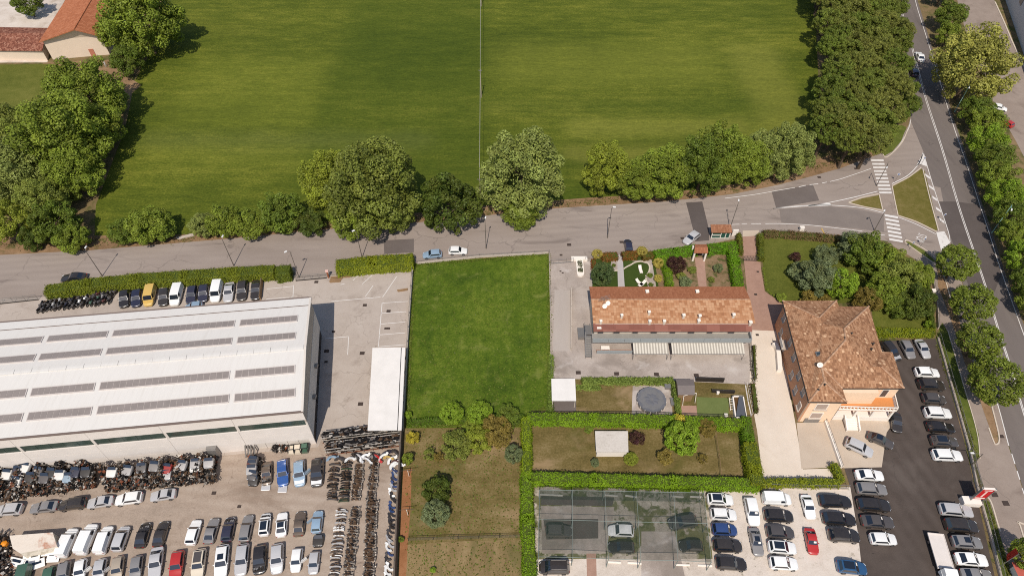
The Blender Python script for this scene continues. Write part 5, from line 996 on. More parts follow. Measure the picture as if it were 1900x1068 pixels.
#        L, W, H, nose z, belt z, windscreen base, roof front, roof rear, rear base (fractions of the length from the middle), style
CT = {'hatchback': (4.05, 1.76, 1.48, .74, .93, .19, .05, -.37, -.455, 'h'), 'saloon': (4.6, 1.82, 1.45, .74, .92, .17, .035, -.22, -.37, 's'), 'estate car': (4.65, 1.82, 1.48, .74, .93, .18, .05, -.38, -.465, 'h'),
      'SUV': (4.5, 1.88, 1.68, .86, 1.05, .2, .08, -.39, -.465, 'h'), 'people carrier': (4.4, 1.84, 1.72, .8, .98, .31, .13, -.4, -.475, 'h'), 'van': (4.6, 1.86, 1.9, .86, 1.05, .3, .18, -.465, -.49, 'v'), 'small car': (3.65, 1.66, 1.5, .74, .92, .22, .08, -.38, -.465, 'h')}
CARMESH = {}
def car_proto(t):
    if t in CARMESH: return CARMESH[t]
    L, W, H, zn, zb, ws, rf, rr, rb, st = CT[t]; h = L / 2; D = {}
    S = [(h, .62, zn * .72), (h - .1, .8, zn * .86), (h - .35, .93, zn * .95), (h - .75, .985, zn), (L * ws + .25, 1, zb - .05), (L * ws - .1, 1, zb), (0, 1, zb + .01), (L * rb + .1, .99, zb + .01)]
    if st == 's': S += [(L * rb - .1, .985, zb), (-h + .3, .95, zb - .03), (-h + .1, .86, zb - .08), (-h, .72, zb - .25)]
    else: S += [(-h + .22, .96, zb), (-h + .08, .88, zb - .05), (-h, .76, zb - .22)]
    mb = MB(); ring = []
    for x, k, zt in S:
        w_ = W / 2 * k; q = .24
        ring.append([(x, -w_ * .88, q), (x, -w_, q + .16), (x, -w_ * .995, zt - .16), (x, -w_ * .95, zt - .05), (x, -w_ * .6, zt), (x, 0, zt + .025), (x, w_ * .6, zt), (x, w_ * .95, zt - .05), (x, w_ * .995, zt - .16), (x, w_, q + .16), (x, w_ * .88, q)])
    n = 11; vs = [p for r_ in ring for p in r_]; fs = []
    for i in range(len(ring) - 1):
        for j in range(n): a, b = i * n + j, i * n + (j + 1) % n; fs.append((a, b, b + n, a + n))
    fs.append(tuple(range(n - 1, -1, -1))); fs.append(tuple(range((len(ring) - 1) * n, len(ring) * n))); mb.add(vs, fs)
    # cabin
    wb, wt = W / 2 * .93, W / 2 * (.78 if st != 'v' else .84); x0, x1, x2, x3 = L * ws, L * rf, L * rr, L * rb; z0 = zb - .02
    B = [(x0, -wb, z0), (x0, wb, z0), (x3, wb, z0), (x3, -wb, z0)]; T = []
    xs = (x1, lerp(x1, x2, .33), lerp(x1, x2, .7), x2); zs = (H - .05, H, H - .01, H - .07)
    for ii, (x, z) in enumerate(zip(xs, zs)):
        e = .0 if ii in (0, 3) else .05
        T += [(x, -wt, z - e), (x, -wt * .6, z), (x, wt * .6, z), (x, wt, z - e)]
    T = [(x, y, z - .05 if i in (0, 1, 2, 3, 12, 13, 14, 15) else z) for i, (x, y, z) in enumerate(T)]
    fs = [(1, 0, 4, 5, 6, 7), (2, 1, 7, 11, 15, 19), (3, 2, 19, 18, 17, 16), (0, 3, 16, 12, 8, 4)]
    for i in range(3):
        for j in range(3): a = 4 + i * 4 + j; fs.append((a, a + 1, a + 5, a + 4))
    mb.add(B + T, fs); D['body'] = (mb.mesh('body', PC['white'], 38), None)
    def pane(a, b, c, d, i0=.06, i1=.08, off=.02):
        P = [Vector(q) for q in (a, b, c, d)]; nn = (P[1] - P[0]).cross(P[3] - P[0]).normalized(); f = lambda u, v: lerp(lerp(P[0], P[1], u), lerp(P[3], P[2], u), v) + nn * off
        m = MB(); Q = [f(i0, i1), f(1 - i0, i1), f(1 - i0, 1 - i1), f(i0, 1 - i1)]; m.add(Q + [q - nn * .02 for q in Q], [(0, 1, 2, 3), (4, 7, 6, 5), (0, 4, 5, 1), (1, 5, 6, 2), (2, 6, 7, 3), (3, 7, 4, 0)]); return m
    D['windscreen'] = (pane(B[0], B[1], T[3], T[0], .05, .05).mesh('windscreen', CGLASS), CGLASS)
    if st != 'v': D['rear_window'] = (pane(B[2], B[3], T[12], T[15], .08, .12 if st == 'h' else .05).mesh('rear_window', CGLASS), CGLASS)
    if st == 'v':
        bm, tm = (lerp(x0, x3, .3), wb, z0), (lerp(x1, x2, .2), wt, H - .1)
        D['side_window'] = [(pane(bm, B[1], T[3], tm, .08, .1) if False else pane(B[1], bm, tm, T[3], .08, .12)).mesh('side_window', CGLASS), pane((bm[0], -wb, z0), B[0], T[0], (tm[0], -wt, tm[2]), .08, .12).mesh('side_window', CGLASS)]
    else: D['side_window'] = [pane(B[1], B[2], T[15], T[3], .07, .14).mesh('side_window', CGLASS), pane(B[3], B[0], T[0], T[12], .07, .14).mesh('side_window', CGLASS)]
    w1 = MB(); n = 14; w1.tube((0, -.11, 0), (0, .11, 0), .32, .32, n, 0); w1.tube((0, -.125, 0), (0, .125, 0), .2, .2, n, 1); D['wheel'] = w1.mesh('wheel', [TYRE, RIM], 40)
    D['wheel_pos'] = [(sx * L * .3, sy * (W / 2 - .1), .32) for sx in (1, -1) for sy in (1, -1)]
    hl = MB(); hl.add([(.16, -.14, -.06), (-.06, .16, -.06), (-.2, .13, .0), (.06, -.16, .0), (.12, -.13, .06), (-.1, .14, .07)], [(0, 1, 5, 4), (4, 5, 2, 3), (0, 3, 2, 1), (0, 4, 3), (1, 2, 5)]); D['headlight'] = hl.mesh('headlight', LAMP); D['hl_pos'] = (h - .2, W / 2 * .7, zn * .83)
    tl = MB(); tl.box((0, 0, 0), (.1, .26, .22)); D['tail_light'] = tl.mesh('tail_light', TAILL); D['tl_pos'] = (-h + .07, W / 2 * .68, zb - .24)
    mi = MB(); mi.box((0, 0, 0), (.12, .16, .12)); D['wing_mirror'] = mi.mesh('wing_mirror', PC['white']); D['mi_pos'] = (x0 - .3, W / 2 + .03, zb + .06)
    rp = MB(); ins = .06; a, b = lerp(x1, x2, .08), lerp(x1, x2, .9); rp.box(((a + b) / 2, 0, H + .0), (abs(a - b), wt * 1.5, .03)); D['roof_panel'] = rp.mesh('roof_panel', CGLASS)
    sr = MB(); a = lerp(x1, x2, .3); sr.box((a, 0, H + .0), (.8, wt * 1.15, .03)); D['sunroof'] = sr.mesh('sunroof', CGLASS)
    rl = MB(); rl.tube((x1 - .1, 0, H + .02), (x2 + .1, 0, H + .0), .025); D['roof_rails'] = rl.mesh('roof_rail', GREYM); D['rl_y'] = wt * .93
    eb = MB(); r_ = random.Random(3); x4 = L * ws + .1; eb.box(((h - .4 + x4) / 2, 0, zn - .02), (h - .5 - x4 + .15, W * .8, .1))
    for _ in range(16): eb.box((r_.uniform(x4, h - .5), r_.uniform(-W * .36, W * .36), zn + .04), (r_.uniform(.15, .4), r_.uniform(.1, .35), r_.uniform(.05, .16)), r_.uniform(0, 3), r_.choice((0, 0, 1, 2)))
    D['engine'] = eb.mesh('engine', [ENGINE, GREYM, TRIM])
    bo = MB(); bo.slab([(x4 + .05, -W * .42, zn + .06), (h - .3, -W * .4, zn + .02), (h - .3, W * .4, zn + .02), (x4 + .05, W * .42, zn + .06)], .04); D['bonnet'] = bo.mesh('bonnet', PC['white'])
    do = MB(); do.box((-.5, 0, .62), (1.0, .08, .6)); do.box((-.5, 0, .98), (.9, .04, .08)); do.box((-.5, -.02, 1.2), (.85, .05, .06)); do.box((-.95, -.01, 1.1), (.06, .05, .28)); do.box((-.1, -.01, 1.1), (.06, .05, .28)); D['door'] = do.mesh('door', PC['white']); D['do_pos'] = (x0 - .35, W / 2 - .02, 0)
    pc = MB(); A_, B_ = Vector((x0, 0, z0)), Vector((x1, 0, H - .1)); c_ = lerp(A_, B_, .62) + Vector((.035, wt * .45, .035)); ang = math.atan2(H - .1 - z0, x0 - x1); pc.box((0, 0, 0), (.3, .42, .015), 0, 0, ang); D['price_card'] = pc.mesh('price_card', WHITEP); D['pc_pos'] = tuple(c_)
    CARMESH[t] = D; return D
def car(fx, fy, rx, ry, typ, col, label, group, opt=''):
    D = car_proto(typ); F, R = g(fx, fy, .7), g(rx, ry, .7); c = (F + R) / 2; d = F - R; rz = math.atan2(d.y, d.x)
    s = max(.86, min(1.12, d.length / CT[typ][0])); root = empty('parked_car' if 'road' not in group else 'car', (c.x, c.y, .03 if 'stack' not in opt else .03), rz, label, 'van' if typ == 'van' else 'car', group); root.scale = (s, min(1.08, max(.94, s)), min(1.05, max(.95, s)))
    pm = PC[col]; zoff = 0.0
    mesh_obj('body', D['body'][0], root, pm)
    if 'noglass' not in opt: mesh_obj('windscreen', D['windscreen'][0], root)
    if 'rear_window' in D: mesh_obj('rear_window', D['rear_window'][0], root)
    for m in D['side_window']: mesh_obj('side_window', m, root)
    for p in D['wheel_pos']: mesh_obj('wheel', D['wheel'], root, None, p)
    for sgn in (1, -1):
        a = D['hl_pos']; o = mesh_obj('headlight', D['headlight'], root, None, (a[0], a[1] * sgn, a[2])); o.scale = (1, sgn, 1)
        a = D['tl_pos']; mesh_obj('tail_light', D['tail_light'], root, None, (a[0], a[1] * sgn, a[2]))
        a = D['mi_pos']; mesh_obj('wing_mirror', D['wing_mirror'], root, pm, (a[0], a[1] * sgn, a[2]))
    if 'panel' in opt: mesh_obj('roof_panel', D['roof_panel'], root)
    if 'sunroof' in opt: mesh_obj('sunroof', D['sunroof'], root)
    if 'rails' in opt:
        for sg in (1, -1): mesh_obj('roof_rail', D['roof_rails'], root, None, (0, sg * D['rl_y'], 0))
    if 'engine' in opt: mesh_obj('engine', D['engine'], root)
    if 'whitehood' in opt: mesh_obj('bonnet', D['bonnet'], root, PC['white'])
    if 'silverhood' in opt: mesh_obj('bonnet', D['bonnet'], root, PC['silver'])
    if 'greytop' in opt:
        o = mesh_obj('roof_panel', D['roof_panel'], root, PC['dark grey'])
    if 'card' in opt: mesh_obj('price_card', D['price_card'], root, None, D['pc_pos'])
    if 'door' in opt:
        a = D['do_pos']; o = mesh_obj('door', D['door'], root, pm, a); o.rotation_euler = (0, 0, -.9)
    return root
ORD = ('first', 'second', 'third', 'fourth', 'fifth', 'sixth', 'seventh', 'eighth', 'ninth', 'tenth', 'eleventh', 'twelfth')
def row(group, where, anchor, cars, extra=None):
    for i, c in enumerate(cars):
        fx, fy, rx, ry, typ, col = c[:6]; opt = (c[6] if len(c) > 6 else '') + (' card' if ('gravel' in group or 'asphalt' in group or 'fence' in group or 'sign' in group or 'netted' in group) and rnd.random() < .8 else '')
        det = ' with glass roof' if 'panel' in opt else ' with sunroof' if 'sunroof' in opt else ' without bonnet' if 'engine' in opt and 'whitehood' not in opt else ' with white bonnet' if 'whitehood' in opt else ''
        car(fx, fy, rx, ry, typ, col, f'{col} {typ}{det} {where}, {ORD[i]} from {anchor}', group, opt)
row('cars beside the netted court', 'beside the netted court', 'the hedge', [(1361, 927, 1312, 925, 'hatchback', 'white', 'panel'), (1367, 955, 1318, 953, 'SUV', 'white', 'rails'), (1368, 983, 1321, 981, 'small car', 'mid blue', ''), (1377, 1013, 1323, 1011, 'SUV', 'black', ''), (1386, 1047, 1328, 1043, 'estate car', 'black', '')])
row('cars nose to tail on the gravel', 'on pale gravel', 'the hedge', [(1401, 974, 1390, 922, 'SUV', 'white'), (1409, 1030, 1398, 978, 'saloon', 'grey', 'sunroof')])
row('cars in the middle gravel row', 'in the middle gravel row', 'the hedge', [(1468, 926, 1414, 924, 'van', 'white'), (1472, 958, 1418, 955, 'SUV', 'black'), (1474, 988, 1422, 985, 'hatchback', 'dark grey'), (1478, 1017, 1425, 1013, 'hatchback', 'white', 'panel'), (1481, 1046, 1428, 1043, 'hatchback', 'white')])
row('cars along the gravel lane', 'facing down the gravel lane', 'the hedge', [(1506, 961, 1494, 917, 'saloon', 'white'), (1511, 1027, 1501, 979, 'saloon', 'red')])
row('cars at the edge of the gravel', 'along the gravel edge', 'the hedge', [(1580, 931, 1520, 928, 'estate car', 'black'), (1588, 964, 1526, 960, 'estate car', 'black'), (1595, 995, 1537, 991, 'SUV', 'black'), (1609, 1055, 1553, 1049, 'hatchback', 'teal blue', 'panel')])
row('cars along the west side of the asphalt', 'on dark asphalt next to gravel', 'the ramp', [(1640, 882, 1587, 880, 'saloon', 'white'), (1646, 908, 1589, 905, 'estate car', 'grey', 'rails'), (1653, 938, 1591, 934, 'estate car', 'black'), (1659, 969, 1598, 965, 'saloon', 'dark grey'), (1664, 1000, 1614, 998, 'hatchback', 'white')])
row('cars along the boundary fence', 'along the boundary fence', "the villa hedge", [(1743, 691.5, 1698, 690, 'hatchback', 'white'), (1753, 715, 1704, 713, 'SUV', 'black'), (1756, 741, 1711, 738, 'small car', 'dark grey'), (1765, 767, 1715, 765, 'SUV', 'white'), (1772, 794, 1720, 791, 'estate car', 'black'), (1779, 820, 1726, 817, 'hatchback', 'dark grey', 'panel'), (1786, 845, 1730, 843, 'estate car', 'white')])
row('cars below the red sign', 'along the fence beyond the red sign', 'the sign', [(1806, 949, 1743, 943, 'estate car', 'silver'), (1816, 977, 1752, 972, 'SUV', 'black'), (1825, 1007, 1764, 1003, 'hatchback', 'grey', 'sunroof'), (1833, 1039, 1772, 1035, 'saloon', 'white'), (1842, 1068, 1782, 1064, 'saloon', 'grey')])
row('cars parked against the villa hedge', 'parked against the villa hedge', 'the villa', [(1668, 668, 1640, 632, 'estate car', 'black', 'silverhood'), (1693, 664, 1675, 631, 'hatchback', 'grey'), (1722, 663, 1703, 629, 'saloon', 'silver')])
S = [(1620, 842, 1569, 818, 'SUV', 'silver', 'silver SUV parked askew at the foot of the villa stairs', ''), (1659, 827, 1610, 805, 'saloon', 'dark grey', 'dark grey saloon with glass roof beside the villa stairs', 'panel'), (1666, 801, 1661, 764, 'saloon', 'black', 'black saloon half under the villa balcony', ''),
     (1164, 443, 1168, 466, 'hatchback', 'navy', 'dark blue hatchback reversed against the russet hedge', ''), (1270, 451, 1296, 431, 'hatchback', 'silver', 'silver hatchback parked askew beside the tiled arch', ''), (784, 473, 820, 470, 'hatchback', 'pale blue', 'pale blue hatchback on the kerb above the lawn', ''), (867, 465, 832, 465, 'hatchback', 'white', 'white hatchback on the kerb above the lawn', ''),
     (113, 516, 160, 513, 'saloon', 'black', 'black car on the street behind the long olive hedge', ''), (1703, 94, 1711, 116, 'saloon', 'white', 'white car driving beside the dense wood on the main road', ''), (1692, 124, 1699, 142, 'hatchback', 'navy', 'dark car half hidden under the fringe of the dense wood', ''), (1866, 202, 1846, 197, 'hatchback', 'white', 'white car parked on the service road behind the tree row', ''),
     (1862, 224, 1876, 232, 'hatchback', 'red', 'red car parked on the service road', ''), (345, 570, 373, 566, 'hatchback', 'pale blue', 'pale blue car tucked against the warehouse eaves', '')]
for a in S: car(*a[:6], a[6], 'cars on the main road' if 'driving' in a[6] else 'single parked cars', a[7])
row('cars behind the street hedge', 'behind the street hedge', 'the motorbikes', [(229, 569, 232.5, 538, 'hatchback', 'black'), (251, 568, 256, 537, 'hatchback', 'navy'), (274, 566, 282, 532, 'van', 'yellow'), (301.5, 567, 306, 534, 'hatchback', 'black'), (322, 567, 333, 528, 'van', 'white'), (352, 562, 359, 530, 'hatchback', 'navy'), (375, 560, 380, 527, 'hatchback', 'navy'), (398, 559, 405.6, 523, 'van', 'white'),
    (422, 560, 427, 523, 'saloon', 'silver'), (447, 557, 451, 520, 'estate car', 'black'), (473, 556, 476.5, 519, 'saloon', 'black')])
JG = 'scrapyard cars'
row(JG + ' below the engine pile', 'below the engine pile', 'the canopy end', [(278, 921, 326, 914, 'saloon', 'silver'), (213, 928, 264, 921, 'hatchback', 'white'), (161, 934, 210, 927, 'saloon', 'silver'), (109, 938, 160, 931, 'SUV', 'black'), (55, 943, 107, 937, 'saloon', 'grey'), (-10, 947, 41, 943, 'hatchback', 'silver')])
row(JG + ' in the upper scrap row', 'in the upper scrap row', 'the white box', [(137, 979, 113, 1033, 'van', 'white'), (173, 971, 149, 1028, 'van', 'white'), (202, 975, 184, 1027, 'van', 'white'), (233, 975, 216, 1022, 'people carrier', 'silver'), (271, 970, 258, 1014, 'saloon', 'black', 'engine'), (305, 966, 291, 1013, 'saloon', 'black')])
row(JG + ' in the middle scrap row', 'in the open scrap row', 'the white vans', [(366, 963, 352, 1010, 'hatchback', 'white'), (399, 960, 385, 1008, 'saloon', 'grey'), (428, 958, 419, 1004, 'hatchback', 'navy', 'engine'), (462, 954, 452, 1004, 'estate car', 'grey'), (494, 951, 489, 993, 'small car', 'white', 'panel engine'), (524, 951, 521, 993, 'saloon', 'white', 'panel'), (558, 949, 553, 992, 'saloon', 'brown'), (591, 946, 586, 988, 'hatchback', 'pale blue', 'door')])
row(JG + ' in the lower scrap row', 'in the lowest scrap row', 'the part racks', [(580, 1064, 585, 1022, 'small car', 'silver'), (547, 1060, 553, 1016, 'small car', 'white', 'door'), (513, 1063, 515, 1008, 'hatchback', 'silver', 'whitehood'), (480, 1064, 483, 1010, 'hatchback', 'black', 'engine'), (445, 1067, 452, 1008, 'estate car', 'silver'), (408, 1072, 414.6, 1010, 'estate car', 'white', 'sunroof'), (364, 1074, 372.5, 1017, 'hatchback', 'cream', 'greytop'), (323.6, 1074, 332, 1021, 'hatchback', 'red'),
    (285, 1073, 293, 1014, 'saloon', 'silver'), (249, 1076, 256, 1030, 'hatchback', 'grey'), (214, 1078, 221, 1031, 'hatchback', 'beige')])
row(JG + ' by the white panels', 'beside the loose white panels', 'the beige hatchback', [(180, 1079, 189, 1036, 'hatchback', 'silver', 'door'), (145, 1079, 152, 1037, 'hatchback', 'white', 'door'), (113, 1086, 121, 1045, 'estate car', 'grey'), (86, 1092, 94, 1052, 'hatchback', 'green'), (38, 1092, 48, 1054, 'van', 'green')])
row(JG + ' near the warehouse door', 'near the warehouse wall', 'the crushed stack', [(494, 898, 495, 857, 'saloon', 'brown', 'engine'), (525, 900, 524, 852, 'estate car', 'blue'), (556, 902, 555, 853, 'hatchback', 'pale blue', 'whitehood door'), (587, 902, 590, 851, 'SUV', 'black', 'whitehood')])
for x, y, c in ((258, 978, 'maroon'), (288, 966, 'dark grey'), (230, 966, 'black')): pass
for x, y, rzv, lb in ((494, 903, .05, 'loose white bonnet lying before the brown wreck'), (525, 907, 0, 'loose silver bonnet lying before the blue estate')):
    p = g(x, y); mb = MB(); mb.slab([(-.75, -.55, .14), (.75, -.55, .14), (.68, .6, .3), (-.68, .6, .3)], .05); mb.slab([(-.6, -.62, .1), (.6, -.62, .1), (.75, -.55, .14), (-.75, -.55, .14)], .06); o = mb.build('car_bonnet', PC['silver'], None, None, p, rzv); tag(o, lb, 'car bonnet')

# flatbed recovery truck
def flatbed():
    c = [g(x, y, 1.1) for x, y in ((1720, 989), (1751, 989), (1769, 1055), (1742, 1055))]; F, B = (c[2] + c[3]) / 2, (c[0] + c[1]) / 2; d = F - B; rz = math.atan2(d.y, d.x); L = d.length
    root = empty('flatbed_truck', (B.x, B.y, .03), rz, 'white flatbed recovery truck parked on the dark asphalt', 'truck'); WM = PC['white']
    mb = MB(); mb.box((L / 2, 0, 1.02), (L, 2.3, .12)); mb.box((L / 2, 1.18, 1.08), (L, .08, .2)); mb.box((L / 2, -1.18, 1.08), (L, .08, .2)); mb.box((.05, 0, 1.1), (.1, 2.4, .25)); mb.build('load_bed', solid('mat_bed', lin(222, 212, 204), .6, var=.08), root)
    mb = MB(); mb.box((L / 2 + .6, 0, .7), (L + 1.6, .9, .3)); mb.build('chassis', TRIM, root)
    mb = MB(); mb.box((L + .12, .8, 1.4), (.16, .16, .7)); mb.box((L + .12, -.8, 1.4), (.16, .16, .7)); mb.box((L + .12, 0, 1.6), (.14, 2.2, .1)); mb.build('headboard', GREYM, root)
    mb = MB(); x = L + .3; mb.prism([(x, -1.05), (x + 1.5, -1.05), (x + 1.75, -.9), (x + 1.75, .9), (x + 1.5, 1.05), (x, 1.05)], .55, 1.45)
    mb.add([(x, -1.03, 1.45), (x + 1.6, -1.0, 1.45), (x + 1.6, 1.0, 1.45), (x, 1.03, 1.45), (x + .05, -.92, 2.25), (x + 1.05, -.9, 2.25), (x + 1.05, .9, 2.25), (x + .05, .92, 2.25)], [(4, 5, 6, 7), (0, 1, 5, 4), (1, 2, 6, 5), (2, 3, 7, 6), (3, 0, 4, 7)]); mb.build('cab', WM, root)
    mb = MB(); mb.slab([(x + 1.58, -.85, 1.52), (x + 1.58, .85, 1.52), (x + 1.12, .78, 2.2), (x + 1.12, -.78, 2.2)], .03); mb.build('windscreen', CGLASS, root)
    w1 = MB(); w1.tube((0, -.14, 0), (0, .14, 0), .4, .4, 14, 0); w1.tube((0, -.15, 0), (0, .15, 0), .24, .24, 14, 1); wm = w1.mesh('wheel', [TYRE, RIM], 40)
    for xx in (1.2, L + .9):
        for sy in (1, -1): mesh_obj('wheel', wm, root, None, (xx, sy * .95, .4))
flatbed()

# motorbikes: one model, many copies
def motorbike():
    root = empty('motorbike', (0, 0, 0)); w1 = MB(); w1.tube((0, -.07, 0), (0, .07, 0), .31, .31, 14, 0); w1.tube((0, -.075, 0), (0, .075, 0), .2, .2, 12, 1); wm = w1.mesh('wheel', [TYRE, RIM], 40)
    for x in (.7, -.68): mesh_obj('wheel', wm, root, None, (x, 0, .31))
    mb = MB(); mb.box((0, 0, .45), (.75, .3, .36)); mb.tube((.7, .1, .31), (.42, .1, .98), .035); mb.tube((.7, -.1, .31), (.42, -.1, .98), .035); mb.tube((-.68, 0, .31), (0, 0, .4), .05); mb.build('frame', ENGINE, root)
    mb = MB(); mb.add([(.4, -.13, .72), (.4, .13, .72), (-.1, .17, .7), (-.1, -.17, .7), (.34, -.1, .98), (.34, .1, .98), (-.08, .12, .88), (-.08, -.12, .88)], [(4, 5, 6, 7), (0, 1, 5, 4), (1, 2, 6, 5), (2, 3, 7, 6), (3, 0, 4, 7), (3, 2, 1, 0)]); mb.box((.5, 0, .85), (.35, .34, .4), 0, 0, .4); mb.box((-.1, 0, .76), (1.3, .2, .12)); mb.build('fairing', PC['black'], root, 50)
    mb = MB(); mb.box((-.32, 0, .82), (.62, .28, .12)); mb.box((-.6, 0, .88), (.25, .24, .1)); mb.build('seat', TRIM, root)
    mb = MB(); mb.path([(.32, .38, 1.05), (.42, .12, 1.02), (.42, -.12, 1.02), (.32, -.38, 1.05)], .022); mb.build('handlebar', GREYM, root)
    mb = MB(); mb.tube((.2, -.22, .3), (-.75, -.24, .48), .06, .08, 8); mb.build('exhaust', GREYM, root); return root
proto = motorbike(); spots = []
for k in range(17): spots.append((76 + k * 8.1, 575 - k * .95 + rnd.uniform(-1, 1)))
for k in range(15): spots.append((80 + k * 8.3, 568 - k * 1.15 + rnd.uniform(-1.2, 1.2)))
for k in range(6): spots.append((180 + k * 7.5, 549 - k * 1.2 + rnd.uniform(-1, 1)))
for k in range(4): spots.append((184 + k * 8, 558 - k * 1.0 + rnd.uniform(-1, 1)))
for i, (x, y) in enumerate(spots):
    o = proto if i == 0 else copy_tree(proto); p = g(x, y); o.location = (p.x, p.y, .02); o.rotation_euler = (0, 0, -1.75 + rnd.uniform(-.3, .3) + (math.pi if rnd.random() < .3 else 0))
    tag(o, 'all black used motorbike in the tight row behind the olive street hedge', 'motorbike', 'motorbikes packed behind the street hedge')
    for ch in o.children:
        if ch.name.startswith('fairing') and i % 3 == 0: fc = ('dark grey', 'silver', 'navy', 'white', 'green', 'maroon')[(i // 3) % 6]; ch.material_slots[0].link = 'OBJECT'; ch.material_slots[0].material = PC[fc]; tag(o, f'motorbike with {fc} tank and fairing in the tight row behind the olive hedge')
# ------------------------------------------------------------------ street furniture
LAMPW = solid('mat_lamp_head', lin(232, 230, 226), .4); POLE = solid('mat_lamp_pole', lin(120, 112, 104), .5, .4)
def street_lamp(bx, by, tx, ty, h, label, double=False, group='street lamps', green=False):
    b = g(bx, by); t = g(tx, ty, h); d = t - b; root = empty('street_lamp', b, 0, label, 'street lamp', group)
    pm = solid('mat_green_pole', lin(150, 190, 176), .5) if green and 'mat_green_pole' not in bpy.data.materials else bpy.data.materials['mat_green_pole'] if green else POLE
    mb = MB(); mb.tube((0, 0, 0), (0, 0, h * .96), .09, .055, 8); mb.tube((0, 0, 0), (0, 0, .8), .12, .11, 8); mb.build('pole', pm, root)
    arm = Vector((d.x, d.y, 0)); arm = arm if arm.length > .25 else Vector((.1, .5, 0)); arm = arm.normalized() * min(max(arm.length, .5), 2.2)
    mb = MB(); mb.tube((0, 0, h * .95), (arm.x, arm.y, h), .05, .04, 6); mb.build('arm', pm, root)
    mb = MB(); rz = math.atan2(arm.y, arm.x); mb.box((arm.x, arm.y, h), (.6, .26, .12), rz); mb.box((arm.x, arm.y, h + .09), (.5, .24, .06), rz); mb.build('lamp_head', LAMPW, root)
    return root
for a in ((190, 512, 157, 463, 8.0, 'street lamp between the black parked car and the west wood'), (434, 493, 411, 441, 8.2, 'street lamp in front of the pale bush'), (672, 478, 656, 428, 8.2, 'street lamp reaching up to the big olive maple'), (902, 461, 898, 407, 8.6, 'street lamp beside the white hatchback on the kerb'), (1127, 441, 1138, 384, 9.0, 'white street lamp at the terrace forecourt'), (1354, 425, 1370, 375, 8.0, 'street lamp growing out of the glazed kiosk'),
          (1622, 428, 1641, 391, 6.5, 'street lamp at the lower zebra crossing'), (1626, 345, 1632, 352, 7.0, 'street lamp on the small traffic island')): street_lamp(*a)
for a in ((1771, 208, 1792, 182, 8.5, 'green street lamp under the big chestnut'), (1840, 432, 1872, 413, 8.5, 'green street lamp in the continuous tree row'), (1738, -6, 1752, -30, 8.5, 'green street lamp beyond the chestnut')): street_lamp(*a, green=True)
street_lamp(555, 515, 530, 467, 8.2, 'tall street lamp at the sliding gate'); street_lamp(1802, 862, 1804, 840, 4.0, 'short white lamp post at the asphalt car park gate')
# poles and wire across the field
def pole(bx, by, h, label):
    b = g(bx, by); root = empty('utility_pole', b, 0, label, 'utility pole', 'utility poles across the field'); mb = MB(); mb.tube((0, 0, 0), (0, 0, h), .15, .1, 8); mb.build('mast', solid('mat_pole', lin(158, 146, 126), .8) if 'mat_pole' not in bpy.data.materials else bpy.data.materials['mat_pole'], root)
    mb = MB(); mb.box((0, 0, h - .3), (.9, .1, .1)); [mb.tube((s, 0, h - .25), (s, 0, h - .05), .05) for s in (-.4, .4)]; mb.build('crossarm', GREYM, root); return b + Vector((0, 0, h))
tops = [pole(892, 383, 8.2, 'utility pole beside the silvery round tree'), pole(893, 181, 8.4, 'utility pole standing alone in mid field'), pole(893, 12, 8.6, 'utility pole farther off in the field, with a tuft at its foot'), pole(895, -130, 8.6, 'utility pole at the far end of the field')]
for a, b, lb in zip(tops[:-1], tops[1:], ('overhead cable from the verge to the mid field pole', 'overhead cable between the two field poles', 'overhead cable beyond the farther field pole')):
    mb = MB(); pts = [lerp(a, b, i / 8) - Vector((0, 0, .5 * 4 * (i / 8) * (1 - i / 8))) for i in range(9)]; mb.path(pts, .045, 5); tag(mb.build('overhead_cable', solid('mat_cable', lin(190, 184, 172), .6) if 'mat_cable' not in bpy.data.materials else bpy.data.materials['mat_cable']), lb, 'cable', 'cables over the field')
# ------------------------------------------------------------------ fences and walls
MESHM = netting('mat_wire_mesh', lin(120, 116, 108), .22); PLANKM = solid('mat_grey_board', lin(150, 138, 126), .8, var=.2, scale=2)
def fence(pts, h, label, step=2.5, base=0.0, bmat=CONC, pmat=GREYM, bw=.18, mesh=True, rail=True, cat='fence', lean=0.0, pr=.035, inclined=False):
    P = [g(x, y) for x, y in pts]; root = empty('fence', P[0], 0, label, cat); o = P[0]; 
    for a, b in zip(P[:-1], P[1:]):
        d = b - a; L = d.length; t = d.normalized(); s = Vector((-t.y, t.x, 0)); n = max(1, int(L / step)); rz = math.atan2(t.y, t.x); m = (a + b) / 2 - o
        if base: mb = MB(); mb.box((m.x, m.y, base / 2), (L, bw, base), rz); mb.build('base_wall', bmat, root)
        for i in range(n + 1):
            q = lerp(a, b, i / n) - o; mb = MB(); mb.tube((q.x, q.y, base * .9), (q.x, q.y, h), pr, pr, 6)
            if inclined: mb.tube((q.x, q.y, h - .05), (q.x - s.x * .4, q.y - s.y * .4, h + .3), pr * .8, pr * .8, 5)
            mb.build('post', pmat, root)
        if rail: mb = MB(); mb.tube((a - o) + Vector((0, 0, h - .05)), (b - o) + Vector((0, 0, h - .05)), .03, .03, 5); mb.build('rail', pmat, root)
        if mesh: mb = MB(); a2, b2 = a - o, b - o; mb.quad((a2.x, a2.y, base), (b2.x, b2.y, base), (b2.x, b2.y, h - .05), (a2.x, a2.y, h - .05)); mb.build('mesh_panel', MESHM, root)
    return root
fence([(767, 492), (757, 640), (748, 800)], 2.0, 'concrete wall with posts between the yard and the lawn', 3.0, 1.0, CONC)
